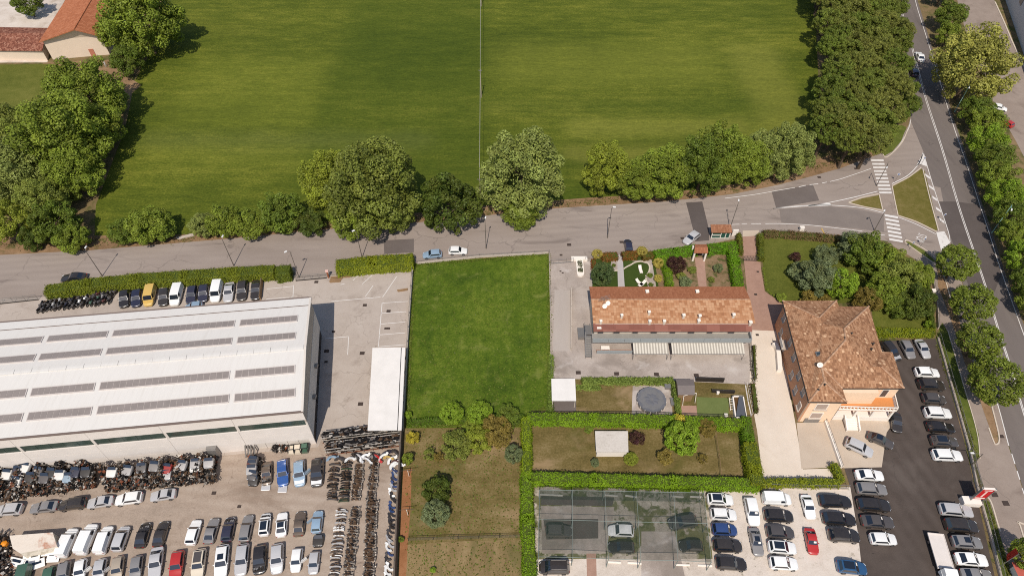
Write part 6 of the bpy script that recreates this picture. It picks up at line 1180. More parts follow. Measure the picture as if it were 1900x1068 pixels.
fence([(747, 802), (740, 940), (734, 1090)], 2.6, 'tall dark boundary wall between the racks and the orchard', 3.0, 2.3, solid('mat_dark_wall', lin(104, 92, 82), .9, var=.2), bw=.25, mesh=False, rail=False)
fence([(775, 489), (890, 477), (1017, 470)], 1.0, 'low concrete kerb wall with railing above the lawn', 2.6, .45, CONC, bw=.35)
fence([(1019, 470), (1022, 600), (1022, 700)], 1.2, 'wire fence between the lawn and the terrace lot', 3.0, .25, CONC)
fence([(1023, 489), (1064, 486)], 1.3, 'grey sliding gate of the terrace lot', 1.2, .12, GREYM, mesh=False, cat='gate')
fence([(1086, 484), (1100, 483)], 1.3, 'short grey fence beside the yellow ball shrub', 1.0, .12, GREYM, mesh=False)
fence([(-20, 566), (72, 556)], 1.6, 'long steel sliding gate at the hedge end', 2.0, .15, DARKM, cat='gate')
fence([(549, 521), (606, 516)], 1.6, 'steel sliding gate between the two street hedges', 1.5, .15, DARKM, cat='gate')
fence([(80, 561), (180, 550)], .5, 'low timber edging behind the motorbikes', 4, .35, WOODM, mesh=False, cat='edging')
fence([(488, 520), (484, 557)], 1.6, 'wooden panel fence at the end of the parked cars', 1.5, 1.4, WOODM, mesh=False)
fence([(1379, 483), (1411, 484)], 1.4, 'dark double gate across the brick drive', .6, .1, DARKM, pmat=DARKM, cat='gate')
fence([(1739, 628), (1768, 730), (1798, 836)], 1.6, 'white posted fence between the car park and the grass verge', 2.4, .5, CONC, inclined=True, bw=.3)
fence([(1800, 845), (1812, 905), (1838, 1000), (1860, 1090)], 1.6, 'white posted fence below the car park gate', 2.4, .5, CONC, inclined=True, bw=.3)
fence([(1797, 838), (1822, 925)], 1.4, 'sliding gate of the asphalt car park', 1.5, .12, GREYM, cat='gate')
fence([(1390, 640), (1394, 690), (1398, 712)], 1.5, 'wire fence between terrace lot and gravel drive', 2.0, .5, CONC)
fence([(1383, 715), (1388, 745), (1394, 772)], 1.2, 'white rail fence beside the upright tank', 2.0, .15, WHITEP, pmat=WHITEP, mesh=False)
fence([(1326, 812), (1332, 850), (1336, 888)], 1.3, 'fence dividing the dry garden', 2.0, 0, WOODM, pmat=WOODM)
fence([(758, 1002), (850, 999), (965, 996)], 1.1, 'thin wire fence between the orchard and the tilled plot', 3.0, 0, pmat=DARKM)
fence([(1419, 905), (1490, 906), (1572, 907)], 1.5, 'green net fence under the low hedge by the parking rows', 2.0, .2, CONC)
fence([(1530, 783), (1545, 825), (1560, 868)], 1.3, 'white ramp wall with dark green netting beside the villa forecourt', 1.4, .7, WHITEP, bw=.4)
fence([(1700, 484), (1728, 512), (1737, 560), (1740, 610)], 1.0, 'garden wall between the pavement and the villa trees', 3.0, .6, CONC)
fence([(985, 768), (1180, 768), (1392, 776)], 1.0, 'dark net fence behind the pool garden', 2.5, 0, pmat=DARKM)
fence([(1290, 706), (1342, 708)], 1.2, 'dark low wall behind the play lawn', 2, 1.1, DARKM, mesh=False, rail=False, cat='wall', bw=.3)
fence([(1320, 727), (1362, 729)], .9, 'dark bench-like wall on the play lawn', 2, .8, DARKM, mesh=False, rail=False, cat='wall', bw=.3)
fence([(1060, 537), (1059, 650)], 1.0, 'low wall along the garage ramp of the terrace', 4, .8, CONC, mesh=False, rail=False, cat='wall')
# ------------------------------------------------------------------ netted court cage
def cage():
    z = 3.4; NX = (1001, 1062, 1122, 1181, 1250, 1306); top = [g(x, 908 + (x - 1001) * .018, z) for x in NX]; bot = [g(x, y, z) for x, y in ((999, 1032), (1063, 1033), (1129, 1036), (1189, 1038), (1258, 1039), (1320, 1042))]; mid = [lerp(a, b, .46) for a, b in zip(top, bot)]
    o = Vector((top[0].x, bot[0].y, 0)); root = empty('court_cage', o, 0, 'tall netted cage of steel poles over the old court', 'cage'); PL = solid('mat_cage_pole', lin(138, 148, 140), .6, .1)
    for i in range(6):
        for r_ in (top, mid, bot): q = r_[i] - o; mb = MB(); mb.tube((q.x, q.y, 0), (q.x, q.y, z), .06, .06, 6); mb.build('post', PL, root)
        mb = MB(); mb.path([top[i] - o, mid[i] - o, bot[i] - o], .03, 5); mb.build('cross_beam', PL, root)
    for r_, nm in ((top, 'top_beam'), (mid, 'top_beam'), (bot, 'top_beam')): mb = MB(); mb.path([q - o for q in r_], .035, 5); mb.build(nm, PL, root)
    net = netting('mat_green_net', lin(66, 76, 66), .42); ntn = net.node_tree; mxn = [n_ for n_ in ntn.nodes if n_.type == 'MIX_SHADER'][0]
    mr = nt_range = ntn.nodes.new('ShaderNodeMapRange'); mr.inputs[1].default_value = .3; mr.inputs[2].default_value = .7; mr.inputs[3].default_value = .22; mr.inputs[4].default_value = .46; ntn.links.new(noise(ntn, position(ntn), .45, 5, .7, .8), mr.inputs[0]); ntn.links.new(mr.outputs[0], mxn.inputs[0])
    for i in range(5):
        for a, b in ((top, mid), (mid, bot)):
            mb = MB(); K = 8; A4 = [a[i] - o, a[i + 1] - o, b[i + 1] - o, b[i] - o]; sag = rnd.uniform(.25, .6); vs = []
            for r_ in range(K + 1):
                for c_ in range(K + 1):
                    u_, v_ = c_ / K, r_ / K; q = lerp(lerp(A4[0], A4[1], u_), lerp(A4[3], A4[2], u_), v_); vs.append((q.x, q.y, q.z - sag * 16 * u_ * (1 - u_) * v_ * (1 - v_) - .03))
            mb.add(vs, [(r_ * (K + 1) + c_, (r_ + 1) * (K + 1) + c_, (r_ + 1) * (K + 1) + c_ + 1, r_ * (K + 1) + c_ + 1) for r_ in range(K) for c_ in range(K)]); mb.build('net_panel', net, root)
    side = netting('mat_side_net', lin(40, 66, 50), .3)
    for A, B in ((top, mid), (mid, bot)):
        for i in (0, 5): a, b = A[i] - o, B[i] - o; mb = MB(); mb.quad((a.x, a.y, 0), (b.x, b.y, 0), b, a); mb.build('net_panel', side, root)
    for i in range(5):
        a, b = top[i] - o, top[i + 1] - o; mb = MB(); mb.quad((a.x, a.y, 0), (b.x, b.y, 0), b, a); mb.build('net_panel', side, root)
cage()
row('cars under the court net', 'under the court net', 'the west hedge', [(1062, 985, 1012, 984, 'SUV', 'dark grey'), (1128, 983, 1176, 985, 'small car', 'white'), (1129, 1014, 1177, 1015, 'estate car', 'black'), (1240, 972, 1294, 964, 'hatchback', 'dark grey'), (1260, 1011, 1304, 1012, 'hatchback', 'black')])
car(1000, 1052, 1057, 1052, 'people carrier', 'black', 'black people carrier with roof rails below the netted court', 'single parked cars', 'rails')
for i, (x0, y0, x1, y1) in enumerate(((1001, 917, 1044, 919), (1122, 918, 1146, 920), (1160, 919, 1182, 922), (1244, 920, 1268, 922), (1280, 921, 1303, 922), (1128, 1042, 1152, 1043), (1164, 1043, 1190, 1045), (1253, 1047, 1280, 1048), (1294, 1048, 1321, 1049), (998, 1039, 1062, 1042))):
    a, b = g(x0, y0), g(x1, y1); d = b - a; mb = MB(); mb.prism([(0, -.14), (d.length, -.14), (d.length, .14), (0, .14)], 0, .14); mb.prism([(.05, -.09), (d.length - .05, -.09), (d.length - .05, .09), (.05, .09)], .14, .19)
    o = mb.build('wheel_stop', WHITEP, None, None, a, math.atan2(d.y, d.x)); tag(o, 'pale concrete wheel stop at the rim of the netted court', 'wheel stop', 'wheel stops of the old court')
# ------------------------------------------------------------------ garden things
def pool():
    p = g(1209, 741, .9); r = 27 * pxm(1209, 741, .9); root = empty('round_pool', (p.x, p.y, 0), 0, 'round above-ground pool under a dark grey cover', 'pool'); n = 16
    mb = MB(); mb.tube((0, 0, 0), (0, 0, 1.0), r * .97, r * .97, n); mb.build('pool_wall', GREYM, root)
    vs = [(0, 0, .98)]; k = 3
    for j in range(1, k + 1):
        for i in range(n): t = 6.2832 * i / n; vs.append((math.cos(t) * r * j / k, math.sin(t) * r * j / k, (1.03, .95, 1.05)[j - 1] + .03 * math.sin(i * 2.7 + j)))
    for i in range(n): t = 6.2832 * i / n; vs.append((math.cos(t) * r * 1.02, math.sin(t) * r * 1.02, .75))
    fs = [(0, 1 + i, 1 + (i + 1) % n) for i in range(n)]
    for j in range(k): fs += [(1 + j * n + i, 1 + (j + 1) * n + i, 1 + (j + 1) * n + (i + 1) % n, 1 + j * n + (i + 1) % n) for i in range(n)]
    mb = MB(); mb.add(vs, fs); mb.build('cover', solid('mat_pool_cover', lin(108, 108, 112), .5, var=.12), root)
    for i in range(n): t = 6.2832 * (i + .5) / n; mb = MB(); mb.tube((math.cos(t) * r, math.sin(t) * r, 0), (math.cos(t) * r, math.sin(t) * r, .95), .05); mb.build('frame_leg', WHITEP, root)
pool()
def tank():
    c = [g(x, y, 1.0) for x, y in ((1360, 734), (1379, 734), (1385, 773), (1365, 773))]; o = Vector((c[3].x, c[3].y, 0)); C = [q - o for q in c]; root = empty('garden_pond_tank', o, 0, 'white framed raised tank half covered with dark sheet', 'tank')
    for a, b in ((0, 1), (1, 2), (2, 3), (3, 0)): d = C[b] - C[a]; m = (C[a] + C[b]) / 2; mb = MB(); mb.box((m.x, m.y, .5), (d.length + .2, .22, 1.0), math.atan2(d.y, d.x)); mb.build('side_wall', WHITEP, root)
    mb = MB(); mb.poly([(q.x, q.y, .7) for q in C][::-1]); mb.build('water', solid('mat_tank_water', lin(96, 72, 44), .1), root)
    mb = MB(); mb.slab([lerp(C[0], C[1], .6), lerp(C[1], C[0], .05), C[2], C[3]][::-1], .05); mb.build('cover_sheet', solid('mat_sheet_dark', lin(90, 92, 98), .5), root)
    l = empty('ladder', g(1352, 748), 0, 'small white ladder leaning at the framed tank', 'ladder'); mb = MB(); [mb.tube((x, -1.5, .1), (x, .6, 1.0), .05) for x in (0, .7)]; mb.build('rail', WHITEP, l)
    for k in range(5): mb = MB(); mb.tube((0, -1.3 + k * .42, .2 + k * .17), (.7, -1.3 + k * .42, .2 + k * .17), .04); mb.build('rung', WHITEP, l)
tank()
def swing():
    a, b = g(1265, 745), g(1288, 740); root = empty('swing_frame', a, 0, 'white metal swing frame on the small patio', 'swing'); d = b - a; mb = MB(); mb.tube((0, 0, 2.0), (d.x, d.y, 2.0), .05)
    for q in (Vector((0, 0, 0)), d):
        mb.tube((q.x, q.y - .8, 0), (q.x, q.y, 2.0), .045); mb.tube((q.x, q.y + .8, 0), (q.x, q.y, 2.0), .045)
    mb.build('frame', WHITEP, root); m = d / 2; mb = MB(); mb.box((m.x, m.y, .5), (.5, .22, .05)); mb.tube((m.x - .22, m.y, .5), (m.x - .22, m.y, 2), .015); mb.tube((m.x + .22, m.y, .5), (m.x + .22, m.y, 2), .015); mb.build('seat', DARKM, root)
swing()
def lounger(x, y, rz, label):
    root = empty('sun_lounger', g(x, y), rz, label, 'sun lounger', 'loungers on the front lawn'); mb = MB(); mb.box((0, -.3, .33), (.65, 1.3, .08)); mb.build('seat', WHITEP, root); mb = MB(); mb.slab([(-.32, .35, .35), (.32, .35, .35), (.32, .95, .75), (-.32, .95, .75)], .08); mb.build('backrest', WHITEP, root)
    for sx in (-.28, .28):
        for sy in (-.85, .3): mb = MB(); mb.box((sx, sy, .15), (.06, .06, .3)); mb.build('leg', WHITEP, root)
lounger(1188, 502, .1, 'white lounger in the middle of the front lawn'); lounger(1186, 526, .7, 'white lounger near the terrace roof edge'); lounger(1191, 528, -.9, 'white lounger folded beside the roof edge one')
for pts in ([(1157, 499), (1163, 495), (1171, 491), (1178, 487), (1190, 485), (1200, 487), (1205, 494), (1204, 504), (1198, 513)], [(1198, 515), (1200, 522), (1206, 528)], [(1146, 502), (1138, 502), (1133, 497)]): line('lawn_edging', pts, .3, 0, KERB, None, True, .1)
def planter(x, y, label):
    root = empty('planter', g(x, y), 0, label, 'planter'); mb = MB(); n = 8; L = 4.2; w_ = .75
    pts = [(-w_, .2), (w_, .2)] + [(w_ * math.cos(t), -L + w_ - w_ * math.sin(t)) for t in [math.pi * k / 8 for k in range(9)]]; pts = [(-w_, .3)] + [(w_ * math.cos(math.pi + math.pi * k / 8), -L + w_ + w_ * math.sin(math.pi + math.pi * k / 8)) for k in range(9)] + [(w_, .3)]
    mb.prism(pts, 0, .45); mb.box((0, .8, .3), (3.4, 1.0, .6)); mb.build('trough', WHITEP, root)
    rs = np.random.default_rng(4); n = 420; pos = np.c_[rs.uniform(-.5, .5, n), np.where(rs.random(n) < .5, rs.uniform(-1.8, 0, n), rs.uniform(-3.2, -2.2, n)), rs.uniform(.45, .8, n)]; o = mesh_obj('plants', leaves_mesh('plants', pos, rs.normal(size=(n, 3)) + [0, 0, .6], rs.uniform(.06, .16, n), rs.uniform(.6, 1.2, n), rs.random(n) * .4, rs), root); o.color = (*lin(96, 100, 74), 1)
planter(1075, 487, 'long white rounded planter on the terrace lot')
for x, y, lb in ((1245, 729, 'grey garden box on the pool paving'),):
    pass
for i, (x, y, sx, sy, sz, mt, lb, nm) in enumerate(((1238, 719, 1.0, .8, .6, GREYM, 'teal grey storage box beside the pool', 'storage_box'), (1247, 747, .6, 1.4, .5, GREYM, 'low grey bench beside the pool', 'bench'), (1080, 662 - 40, 1.7, 2.2, .9, GREYM, 'grey service box on the terrace lot', 'service_box'), (1486, 428, .9, .6, 1.1, WHITEP, 'white cabinet on the street side of the dry hedge', 'cabinet'), (1346, 772, .5, .5, .5, WHITEP, 'white pot beside the ladder', 'pot'), (1331, 730, .4, .4, .6, WHITEP, 'white pot on the play lawn', 'pot'), (1147, 786, .5, .5, 1.2, WHITEP, 'white vent post behind the weathered shed', 'vent_post'), (1730, 543, .7, .7, .8, WHITEP, 'white round stone ball on the garden wall', 'ball'))):
    p = g(x, y); mb = MB(); mb.box((0, 0, sz / 2), (sx, sy, sz)); mb.box((0, 0, sz + .03), (sx + .08, sy + .08, .06)); mb.box((0, -sy / 2 - .01, sz * .55), (sx * .6, .03, sz * .5)); tag(mb.build(nm, mt, None, None, p), lb, nm.replace('_', ' '))
# table set on the terrace porch
p = g(1123, 645, .7); t = empty('porch_table', (p.x, p.y, .06), 0, 'white table on the terrace porch', 'table'); mb = MB(); mb.box((0, 0, .72), (1.6, .8, .06)); mb.build('top', WHITEP, t)
for sx in (-.7, .7):
    for sy in (-.3, .3): mb = MB(); mb.box((sx, sy, .35), (.06, .06, .7)); mb.build('leg', WHITEP, t)
# ------------------------------------------------------------------ signs
def red_sign():
    root = empty('roadside_sign', g(1795, 934), 0, 'tall red roadside sign above a white base at the car park edge', 'sign'); o = g(1795, 934); RED = solid('mat_sign_red', lin(198, 26, 34), .4, var=.05); 
    B = [g(x, y, 0) - o for x, y in ((1783, 936), (1816, 938))]; d = (B[1] - B[0]).normalized(); rz = math.atan2(d.y, d.x); n = Vector((-d.y, d.x, 0)); L = (B[1] - B[0]).length
    m = (B[0] + B[1]) / 2; mb = MB(); mb.box((m.x, m.y + .4, .55), (L, 1.3, 1.1), rz); mb.build('base', WHITEP, root)
    lo, ro = B[0] + d * (L * .4) + n * .5, B[0] + d * (L * .4 + 1.9) + n * .5
    for q in (lo, ro): mb = MB(); mb.box((q.x, q.y, 2.6), (.12, .3, 5.2), rz); mb.build('post', GREYM, root)
    c = (lo + ro) / 2; mb = MB(); mb.box((c.x, c.y, 3.3), (2.0, .2, 3.4), rz); mb.build('panel', RED, root); mb = MB(); mb.box((c.x, c.y, 5.05), (2.1, .34, .1), rz); mb.build('frame', WHITEP, root); 
    mb = MB(); f = c - n * .115; mb.box((f.x, f.y, 2.0), (1.5, .02, .3), rz); 
    for k in range(9): q = f; mb.box((q.x, q.y, 2.45 + k * .22), (.3, .02, .12), rz)
    mb.box((f.x + .1, f.y, 4.55), (1.2, .02, .14), rz); mb.build('white_lettering', WHITEP, root)
    mb = MB(); fr = m - n * .26
    for k in range(5): q = B[0] + d * (.5 + k * .45) - n * .24; mb.box((q.x, q.y + .02, .65), (.28, .04, .4), rz)
    mb.build('grey_lettering', GREYM, root)
red_sign()
def banner():
    b = g(1852, 1052); root = empty('banner_flag', b, 0, 'red pavement banner on a slanted pole beside the round street tree', 'flag'); mb = MB(); mb.tube((0, 0, 0), (0, 0, 5.6), .05, .04, 6); mb.build('pole', GREYM, root)
    mb = MB(); mb.slab([(0, -.02, 5.5), (.1, .9, 5.5), (.1, .9, 3.0), (0, -.02, 2.4)], .02); mb.add([(0, 0, 2.6), (.55, .35, 2.9), (.6, .35, 5.4), (0, 0, 5.5)], [(0, 1, 2, 3)]); mb.build('cloth', solid('mat_banner_red', lin(214, 70, 52), .7), root)
    p = g(1890, 1068); r_ = empty('kiosk_roof', (p.x, p.y, 0), 0, 'small booth with a pinkish red hipped roof beside the banner', 'booth'); mb = MB(); mb.prism([(-1, -1), (1, -1), (1, 1), (-1, 1)], 0, 1.9); mb.build('wall', WHITEP, r_)
    mb = MB(); mb.add([(-1.4, -1.4, 1.9), (1.4, -1.4, 1.9), (1.4, 1.4, 1.9), (-1.4, 1.4, 1.9), (0, 0, 2.7)], [(0, 1, 4), (1, 2, 4), (2, 3, 4), (3, 0, 4), (3, 2, 1, 0)]); mb.build('roof', solid('mat_booth_roof', lin(190, 96, 82), .8, var=.15), r_)
banner()
def road_sign(x, y, h, face, label, col=LAMPW):
    root = empty('road_sign', g(x, y), 0, label, 'road sign', 'small road signs'); mb = MB(); mb.tube((0, 0, 0), (0, 0, h), .035); mb.build('post', GREYM, root); mb = MB(); mb.tube((0, -.02, h), (0, .02, h), .32, .32, 16); q = mb.build('disc', col, root); q.rotation_euler = (0, 0, face); mb = MB(); mb.tube((0, -.04, h), (0, -.025, h), .2, .2, 12); q = mb.build('symbol', solid('mat_sign_blue', lin(40, 80, 150), .5) if 'mat_sign_blue' not in bpy.data.materials else bpy.data.materials['mat_sign_blue'], root); q.rotation_euler = (0, 0, face)
road_sign(1708, 307, 2.3, .3, 'round sign at the tip of the big traffic island'); road_sign(1745, 412, 2.3, .3, 'round sign at the lower end of the island bars'); road_sign(1708, 457, 2.3, .4, 'round sign on the narrow planted island'); road_sign(1688, 462, 2.0, .4, 'round sign on the pavement beside the narrow island'); road_sign(1660, 338, 2.4, -.3, 'round sign at the slip lane zebra')
for x0, y0, x1, y1, lb in ((0, 463, 38, 466, 'longer pale plank lying on the bank'), (40, 464, 58, 462, 'shorter pale plank lying on the bank'), (1524, 424, 1536, 446, 'yellow sign post leaning by the dry hedge')):
    a, b = g(x0, y0), g(x1, y1); d = b - a; mb = MB(); mb.prism([(0, -.12), (d.length, -.1), (d.length, .1), (0, .12)], .02, .12); mb.prism([(.1, -.05), (d.length * .9, -.05), (d.length * .9, .05), (.1, .05)], .12, .14); tag(mb.build('plank', WOODM if 'plank' in lb else PC['yellow'], None, None, a, math.atan2(d.y, d.x)), lb, 'plank')
P = [g(x, y) for x, y in ((326, 442), (358, 434), (360, 438), (332, 445))]; mb = MB(); mb.prism([p.xy for p in P][::-1], 0, .25); mb.prism([lerp(p, sum(P, Vector()) / 4, .2).xy for p in P][::-1], .25, .3); tag(mb.build('stone_slab', CONC), 'pale stone slab on the verge between two bushes', 'slab')
P = [g(x, y) for x, y in ((214, 160), (226, 144), (228, 145), (217, 161))]; mb = MB(); mb.prism([p.xy for p in P][::-1], 0, .5); mb.prism([lerp(p, sum(P, Vector()) / 4, .3).xy for p in P][::-1], .5, .56); tag(mb.build('ditch_wall', DARKM), 'short dark ditch wall on the farm path', 'wall')
def person(x, y):
    p = g(x, y); me = bpy.data.meshes.new('body'); J = [(0, 0, .95), (0, 0, 1.2), (0, 0, 1.45), (0, 0, 1.56), (0, .02, 1.68), (.1, 0, .9), (.12, .03, .5), (.12, 0, .06), (.13, .14, .03), (-.1, 0, .9), (-.13, -.05, .5), (-.12, -.12, .06), (-.12, .02, .03), (.2, 0, 1.42), (.27, .02, 1.15), (.24, .15, .95), (-.2, 0, 1.42), (-.27, 0, 1.15), (-.25, .1, .92)]
    E = [(0, 1), (1, 2), (2, 3), (3, 4), (0, 5), (5, 6), (6, 7), (7, 8), (0, 9), (9, 10), (10, 11), (11, 12), (2, 13), (13, 14), (14, 15), (2, 16), (16, 17), (17, 18)]; me.from_pydata(J, E, []); R_ = [.15, .15, .15, .06, .11, .09, .065, .05, .045, .09, .065, .05, .045, .07, .05, .035, .07, .05, .035]
    root = empty('person', p, .4, 'person in white top walking on the farm path by the barn', 'person'); o = mesh_obj('body', me, root, solid('mat_clothes', lin(214, 212, 212), .8, var=.3)); md = o.modifiers.new('skin', 'SKIN'); 
    for i, r_ in enumerate(R_): me.skin_vertices[0].data[i].radius = (r_, r_ * .8)
    me.skin_vertices[0].data[0].use_root = True; o.modifiers.new('sub', 'SUBSURF').levels = 1; mb = MB(); mb.tube((0, 0, 1.68), (0, 0, 1.82), .11, .07, 8); mb.build('hair', TRIM, root)
person(197, 124)
# ------------------------------------------------------------------ scrapyard
SC_M = [solid('mat_scrap_black', lin(34, 31, 30), .5, .2, var=.3), solid('mat_scrap_brown', lin(98, 76, 58), .8, .1, var=.4), solid('mat_scrap_grey', lin(136, 128, 120), .45, .4, var=.3), solid('mat_scrap_light', lin(200, 192, 182), .5, .2, var=.2), solid('mat_scrap_rust', lin(128, 74, 50), .85, var=.3)]
def scrap(name, px, n, h0, h1, label, wts=(.46, .24, .17, .06, .07), size=(.12, .5), seed=1):
    """px: back-left, back-right, front-right, front-left; h0 height at the back, h1 in front"""
    r = random.Random(seed); Q = [g(x, y) for x, y in px]; mb = MB()
    for _ in range(n):
        u, v = r.random(), r.random(); p = lerp(lerp(Q[0], Q[1], u), lerp(Q[3], Q[2], u), v); hh = lerp(h0, h1, v) * (.75 + .3 * math.sin(u * 37 + v * 3)); z = hh * (1 - r.random() ** 2 * .9); mi = r.choices(range(5), wts)[0]
        if r.random() < .5: mb.box((p.x, p.y, max(z, .1)), (r.uniform(*size), r.uniform(*size), r.uniform(.08, .3)), r.uniform(0, 3.1), mi, r.uniform(-.6, .6))
        else:
            d = Vector((r.gauss(0, 1), r.gauss(0, 1), r.gauss(0, .35))).normalized() * r.uniform(.25, .7); mb.tube((p.x, p.y, max(z, .1)), (p.x + d.x, p.y + d.y, max(z + d.z, .08)), r.uniform(.03, .08), None, 6, mi)
    o = mb.build(name, SC_M); return tag(o, label, 'scrap heap', kind='stuff')
scrap('scrap_heap', [(-30, 874), (182, 866), (180, 905), (-40, 938)], 4200, 2.7, 1.3, 'long heap of rusty engines and axles under the crushed car fronts', seed=2)
scrap('scrap_heap', [(192, 872), (404, 852), (404, 896), (200, 914)], 3800, 2.7, 1.3, 'heap of gearboxes and axles at the end of the engine pile', seed=3)
scrap('scrap_heap', [(-20, 992), (22, 992), (26, 1075), (-20, 1075)], 500, 1.6, .8, 'heap of engines and wheels beside the rust stained box', seed=4)
scrap('scrap_heap', [(466, 852), (490, 852), (492, 896), (474, 896)], 160, 1.6, .8, 'oily parts beside the crushed stack', seed=6, wts=(.7, .1, .15, .03, .02))
scrap('scrap_heap', [(506, 826), (534, 824), (534, 838), (508, 840)], 140, 1.1, .6, 'gearboxes and springs against the warehouse wall', seed=7)
# front halves of cars stacked on the heap
def nose_mesh():
    mb = MB(); W = 1.72; S = [(.95, .62, .52), (.85, .82, .64), (.55, .95, .72), (0, 1, .8), (-.6, 1, .86), (-.8, .97, .84)]; ring = []
    for x, k, zt in S: w_ = W / 2 * k; ring.append([(x, -w_, .12), (x, -w_, zt - .15), (x, -w_ * .93, zt - .03), (x, 0, zt + .03), (x, w_ * .93, zt - .03), (x, w_, zt - .15), (x, w_, .12)])
    n = 7; vs = [p for r in ring for p in r]; fs = [(i * n + j, i * n + (j + 1) % n, (i + 1) * n + (j + 1) % n, (i + 1) * n + j) for i in range(len(S) - 1) for j in range(n)] + [tuple(range(n - 1, -1, -1)), tuple(range((len(S) - 1) * n, len(S) * n))]; mb.add(vs, fs); return mb.mesh('shell', PC['white'], 40)
NOSE = nose_mesh(); mb = MB(); mb.box((-.86, 0, .5), (.12, 1.5, .7)); mb.box((-.9, .3, .75), (.1, .5, .2)); NBULK = mb.mesh('bulkhead', TRIM); mb = MB(); mb.box((.86, 0, .4), (.24, 1.1, .24)); NGR = mb.mesh('grille', TRIM); mb = MB(); mb.box((0, 0, 0), (.22, .34, .16), .4); NHL = mb.mesh('headlight', LAMP); mb = MB(); mb.slab([(-.35, -.72, .88), (-.35, .72, .88), (-.85, .62, 1.18), (-.85, -.62, 1.18)][::-1], .04); NWS = mb.mesh('windscreen', CGLASS)
WR = {c: paint('paint_wreck_' + c.replace(' ', '_'), [u * .95 for u in rgbv], .1, .5, .3) for c, rgbv in (('white', lin(226, 222, 216)), ('silver', lin(170, 166, 164)), ('navy', lin(34, 38, 60)), ('black', lin(34, 32, 32)), ('dark grey', lin(84, 80, 80)), ('maroon', lin(96, 44, 40)), ('pale blue', lin(140, 160, 176)), ('grey', lin(130, 126, 124)), ('red', lin(156, 40, 36)))}
def nose(x, y, z, col, label, group, down=True, tilt=0.0):
    p = g(x, y, z + .5); root = empty('half_car', (p.x, p.y, z), (-math.pi / 2 if down else math.pi / 2) + rnd.uniform(-.15, .15), label, 'half car', group); root.rotation_euler[1] = tilt
    root.scale = (.9, .96, .8); mesh_obj('shell', NOSE, root, WR[col]); mesh_obj('windscreen', NWS, root); mesh_obj('bulkhead', NBULK, root); mesh_obj('grille', NGR, root)
    for s in (1, -1): o = mesh_obj('headlight', NHL, root, None, (.72, .56 * s, .56)); o.scale = (1, s, 1)
k = 0
for x, y, z, c in ((-14, 876, 1.6, 'silver'), (12, 877, 1.7, 'white'), (33, 870, 2.0, 'navy'), (46, 864, 2.2, 'white'), (29, 890, 1.5, 'white'), (56, 882, 1.8, 'black'), (70, 872, 2.0, 'dark grey'), (82, 884, 1.7, 'dark grey'), (94, 874, 2.0, 'black'), (110, 878, 1.9, 'white'), (126, 883, 1.6, 'pale blue'), (139, 873, 2.0, 'navy'), (159, 873, 2.0, 'black'),
                   (207, 873, 1.8, 'white'), (236, 869, 1.9, 'silver'), (262, 865, 2.0, 'dark grey'), (286, 862, 2.1, 'grey'), (309, 866, 1.7, 'red'), (337, 860, 2.0, 'silver'), (362, 857, 2.0, 'silver'), (387, 856, 2.0, 'silver'), (308, 878, 1.2, 'silver'), (362, 864, 1.6, 'white')):
    k += 1; nose(x, y + 1, z - .35, c, f'{c} crushed car front on top of the engine pile, {"west" if x < 190 else "east"} of the gap', 'crushed car fronts on the engine pile', True, .25)
for i, (x, y, z, c) in enumerate(((470, 890, .3, 'black'), (468, 880, .7, 'dark grey'), (466, 870, 1.0, 'silver'), (467, 861, 1.2, 'maroon'), (469, 854, 1.4, 'dark grey'))): nose(x, y, z, c, f'{c} car front in the leaning stack beside the brown wreck, {ORD[i]} from the front', 'leaning stack of car fronts', True, .2)
nose(590, 1003, .1, 'black', 'black half car with bare windscreen between the pale blue and the small silver car', 'leaning stack of car fronts', True, 0)
# rows of salvaged parts
def bumper_mesh(seed):
    r = random.Random(seed); mb = MB(); n = 8; L = 1.65; P = []
    for i in range(n + 1): t = i / n * 2 - 1; P.append((t * L / 2, -.14 * t * t * abs(t)))
    for i in range(n):
        (a, b), (c, d) = P[i], P[i + 1]; mb.add([(a, b, .1), (c, d, .1), (c, d + .12, .1), (a, b + .12, .1), (a, b + .02, .38), (c, d + .02, .38), (c, d + .1, .38), (a, b + .1, .38)], [(0, 1, 5, 4), (3, 7, 6, 2), (4, 5, 6, 7), (0, 3, 2, 1)])
    for _ in range(5): mb.box((r.uniform(-.6, .6), .1, r.uniform(.15, .5)), (r.uniform(.1, .35), .16, r.uniform(.05, .15)), 0, 1)
    return mb.mesh('bumper', [TRIM, SC_M[1]])
def axle_mesh(seed):
    r = random.Random(seed); mb = MB(); mb.tube((-.8, 0, .3), (.8, 0, .3), .06, .06, 8, 0); mb.tube((-.78, 0, .3), (-.62, 0, .3), .2, .2, 10, 1); mb.tube((.62, 0, .3), (.78, 0, .3), .2, .2, 10, 1); mb.box((r.uniform(-.2, .2), 0, .34), (.45, .22, .3), 0, 2)
    for _ in range(6): mb.box((r.uniform(-.7, .7), r.uniform(-.1, .1), r.uniform(.2, .6)), (r.uniform(.1, .4), r.uniform(.05, .16), r.uniform(.05, .2)), r.uniform(-.4, .4), r.choice((0, 1, 2)))
    return mb.mesh('axle', [SC_M[0], SC_M[2], SC_M[1]])
def fender_mesh(seed):
    r = random.Random(seed); mb = MB(); n = 8; R0, R1 = .34, .62
    for i in range(n):
        a, b = math.pi * i / n, math.pi * (i + 1) / n; f = lambda t, R, z: (math.cos(t) * R * 1.25, math.sin(t) * R, z); mb.add([f(a, R0, .25), f(b, R0, .25), f(b, R1, .3), f(a, R1, .3), f(a, R0, .05), f(b, R0, .05), f(b, R1, .12), f(a, R1, .12)], [(0, 1, 2, 3), (7, 6, 5, 4), (3, 2, 6, 7), (0, 4, 5, 1)])
    mb.box((.7, .2, .2), (.5, .3, .12), .2); return mb.mesh('fender', PC['white'])
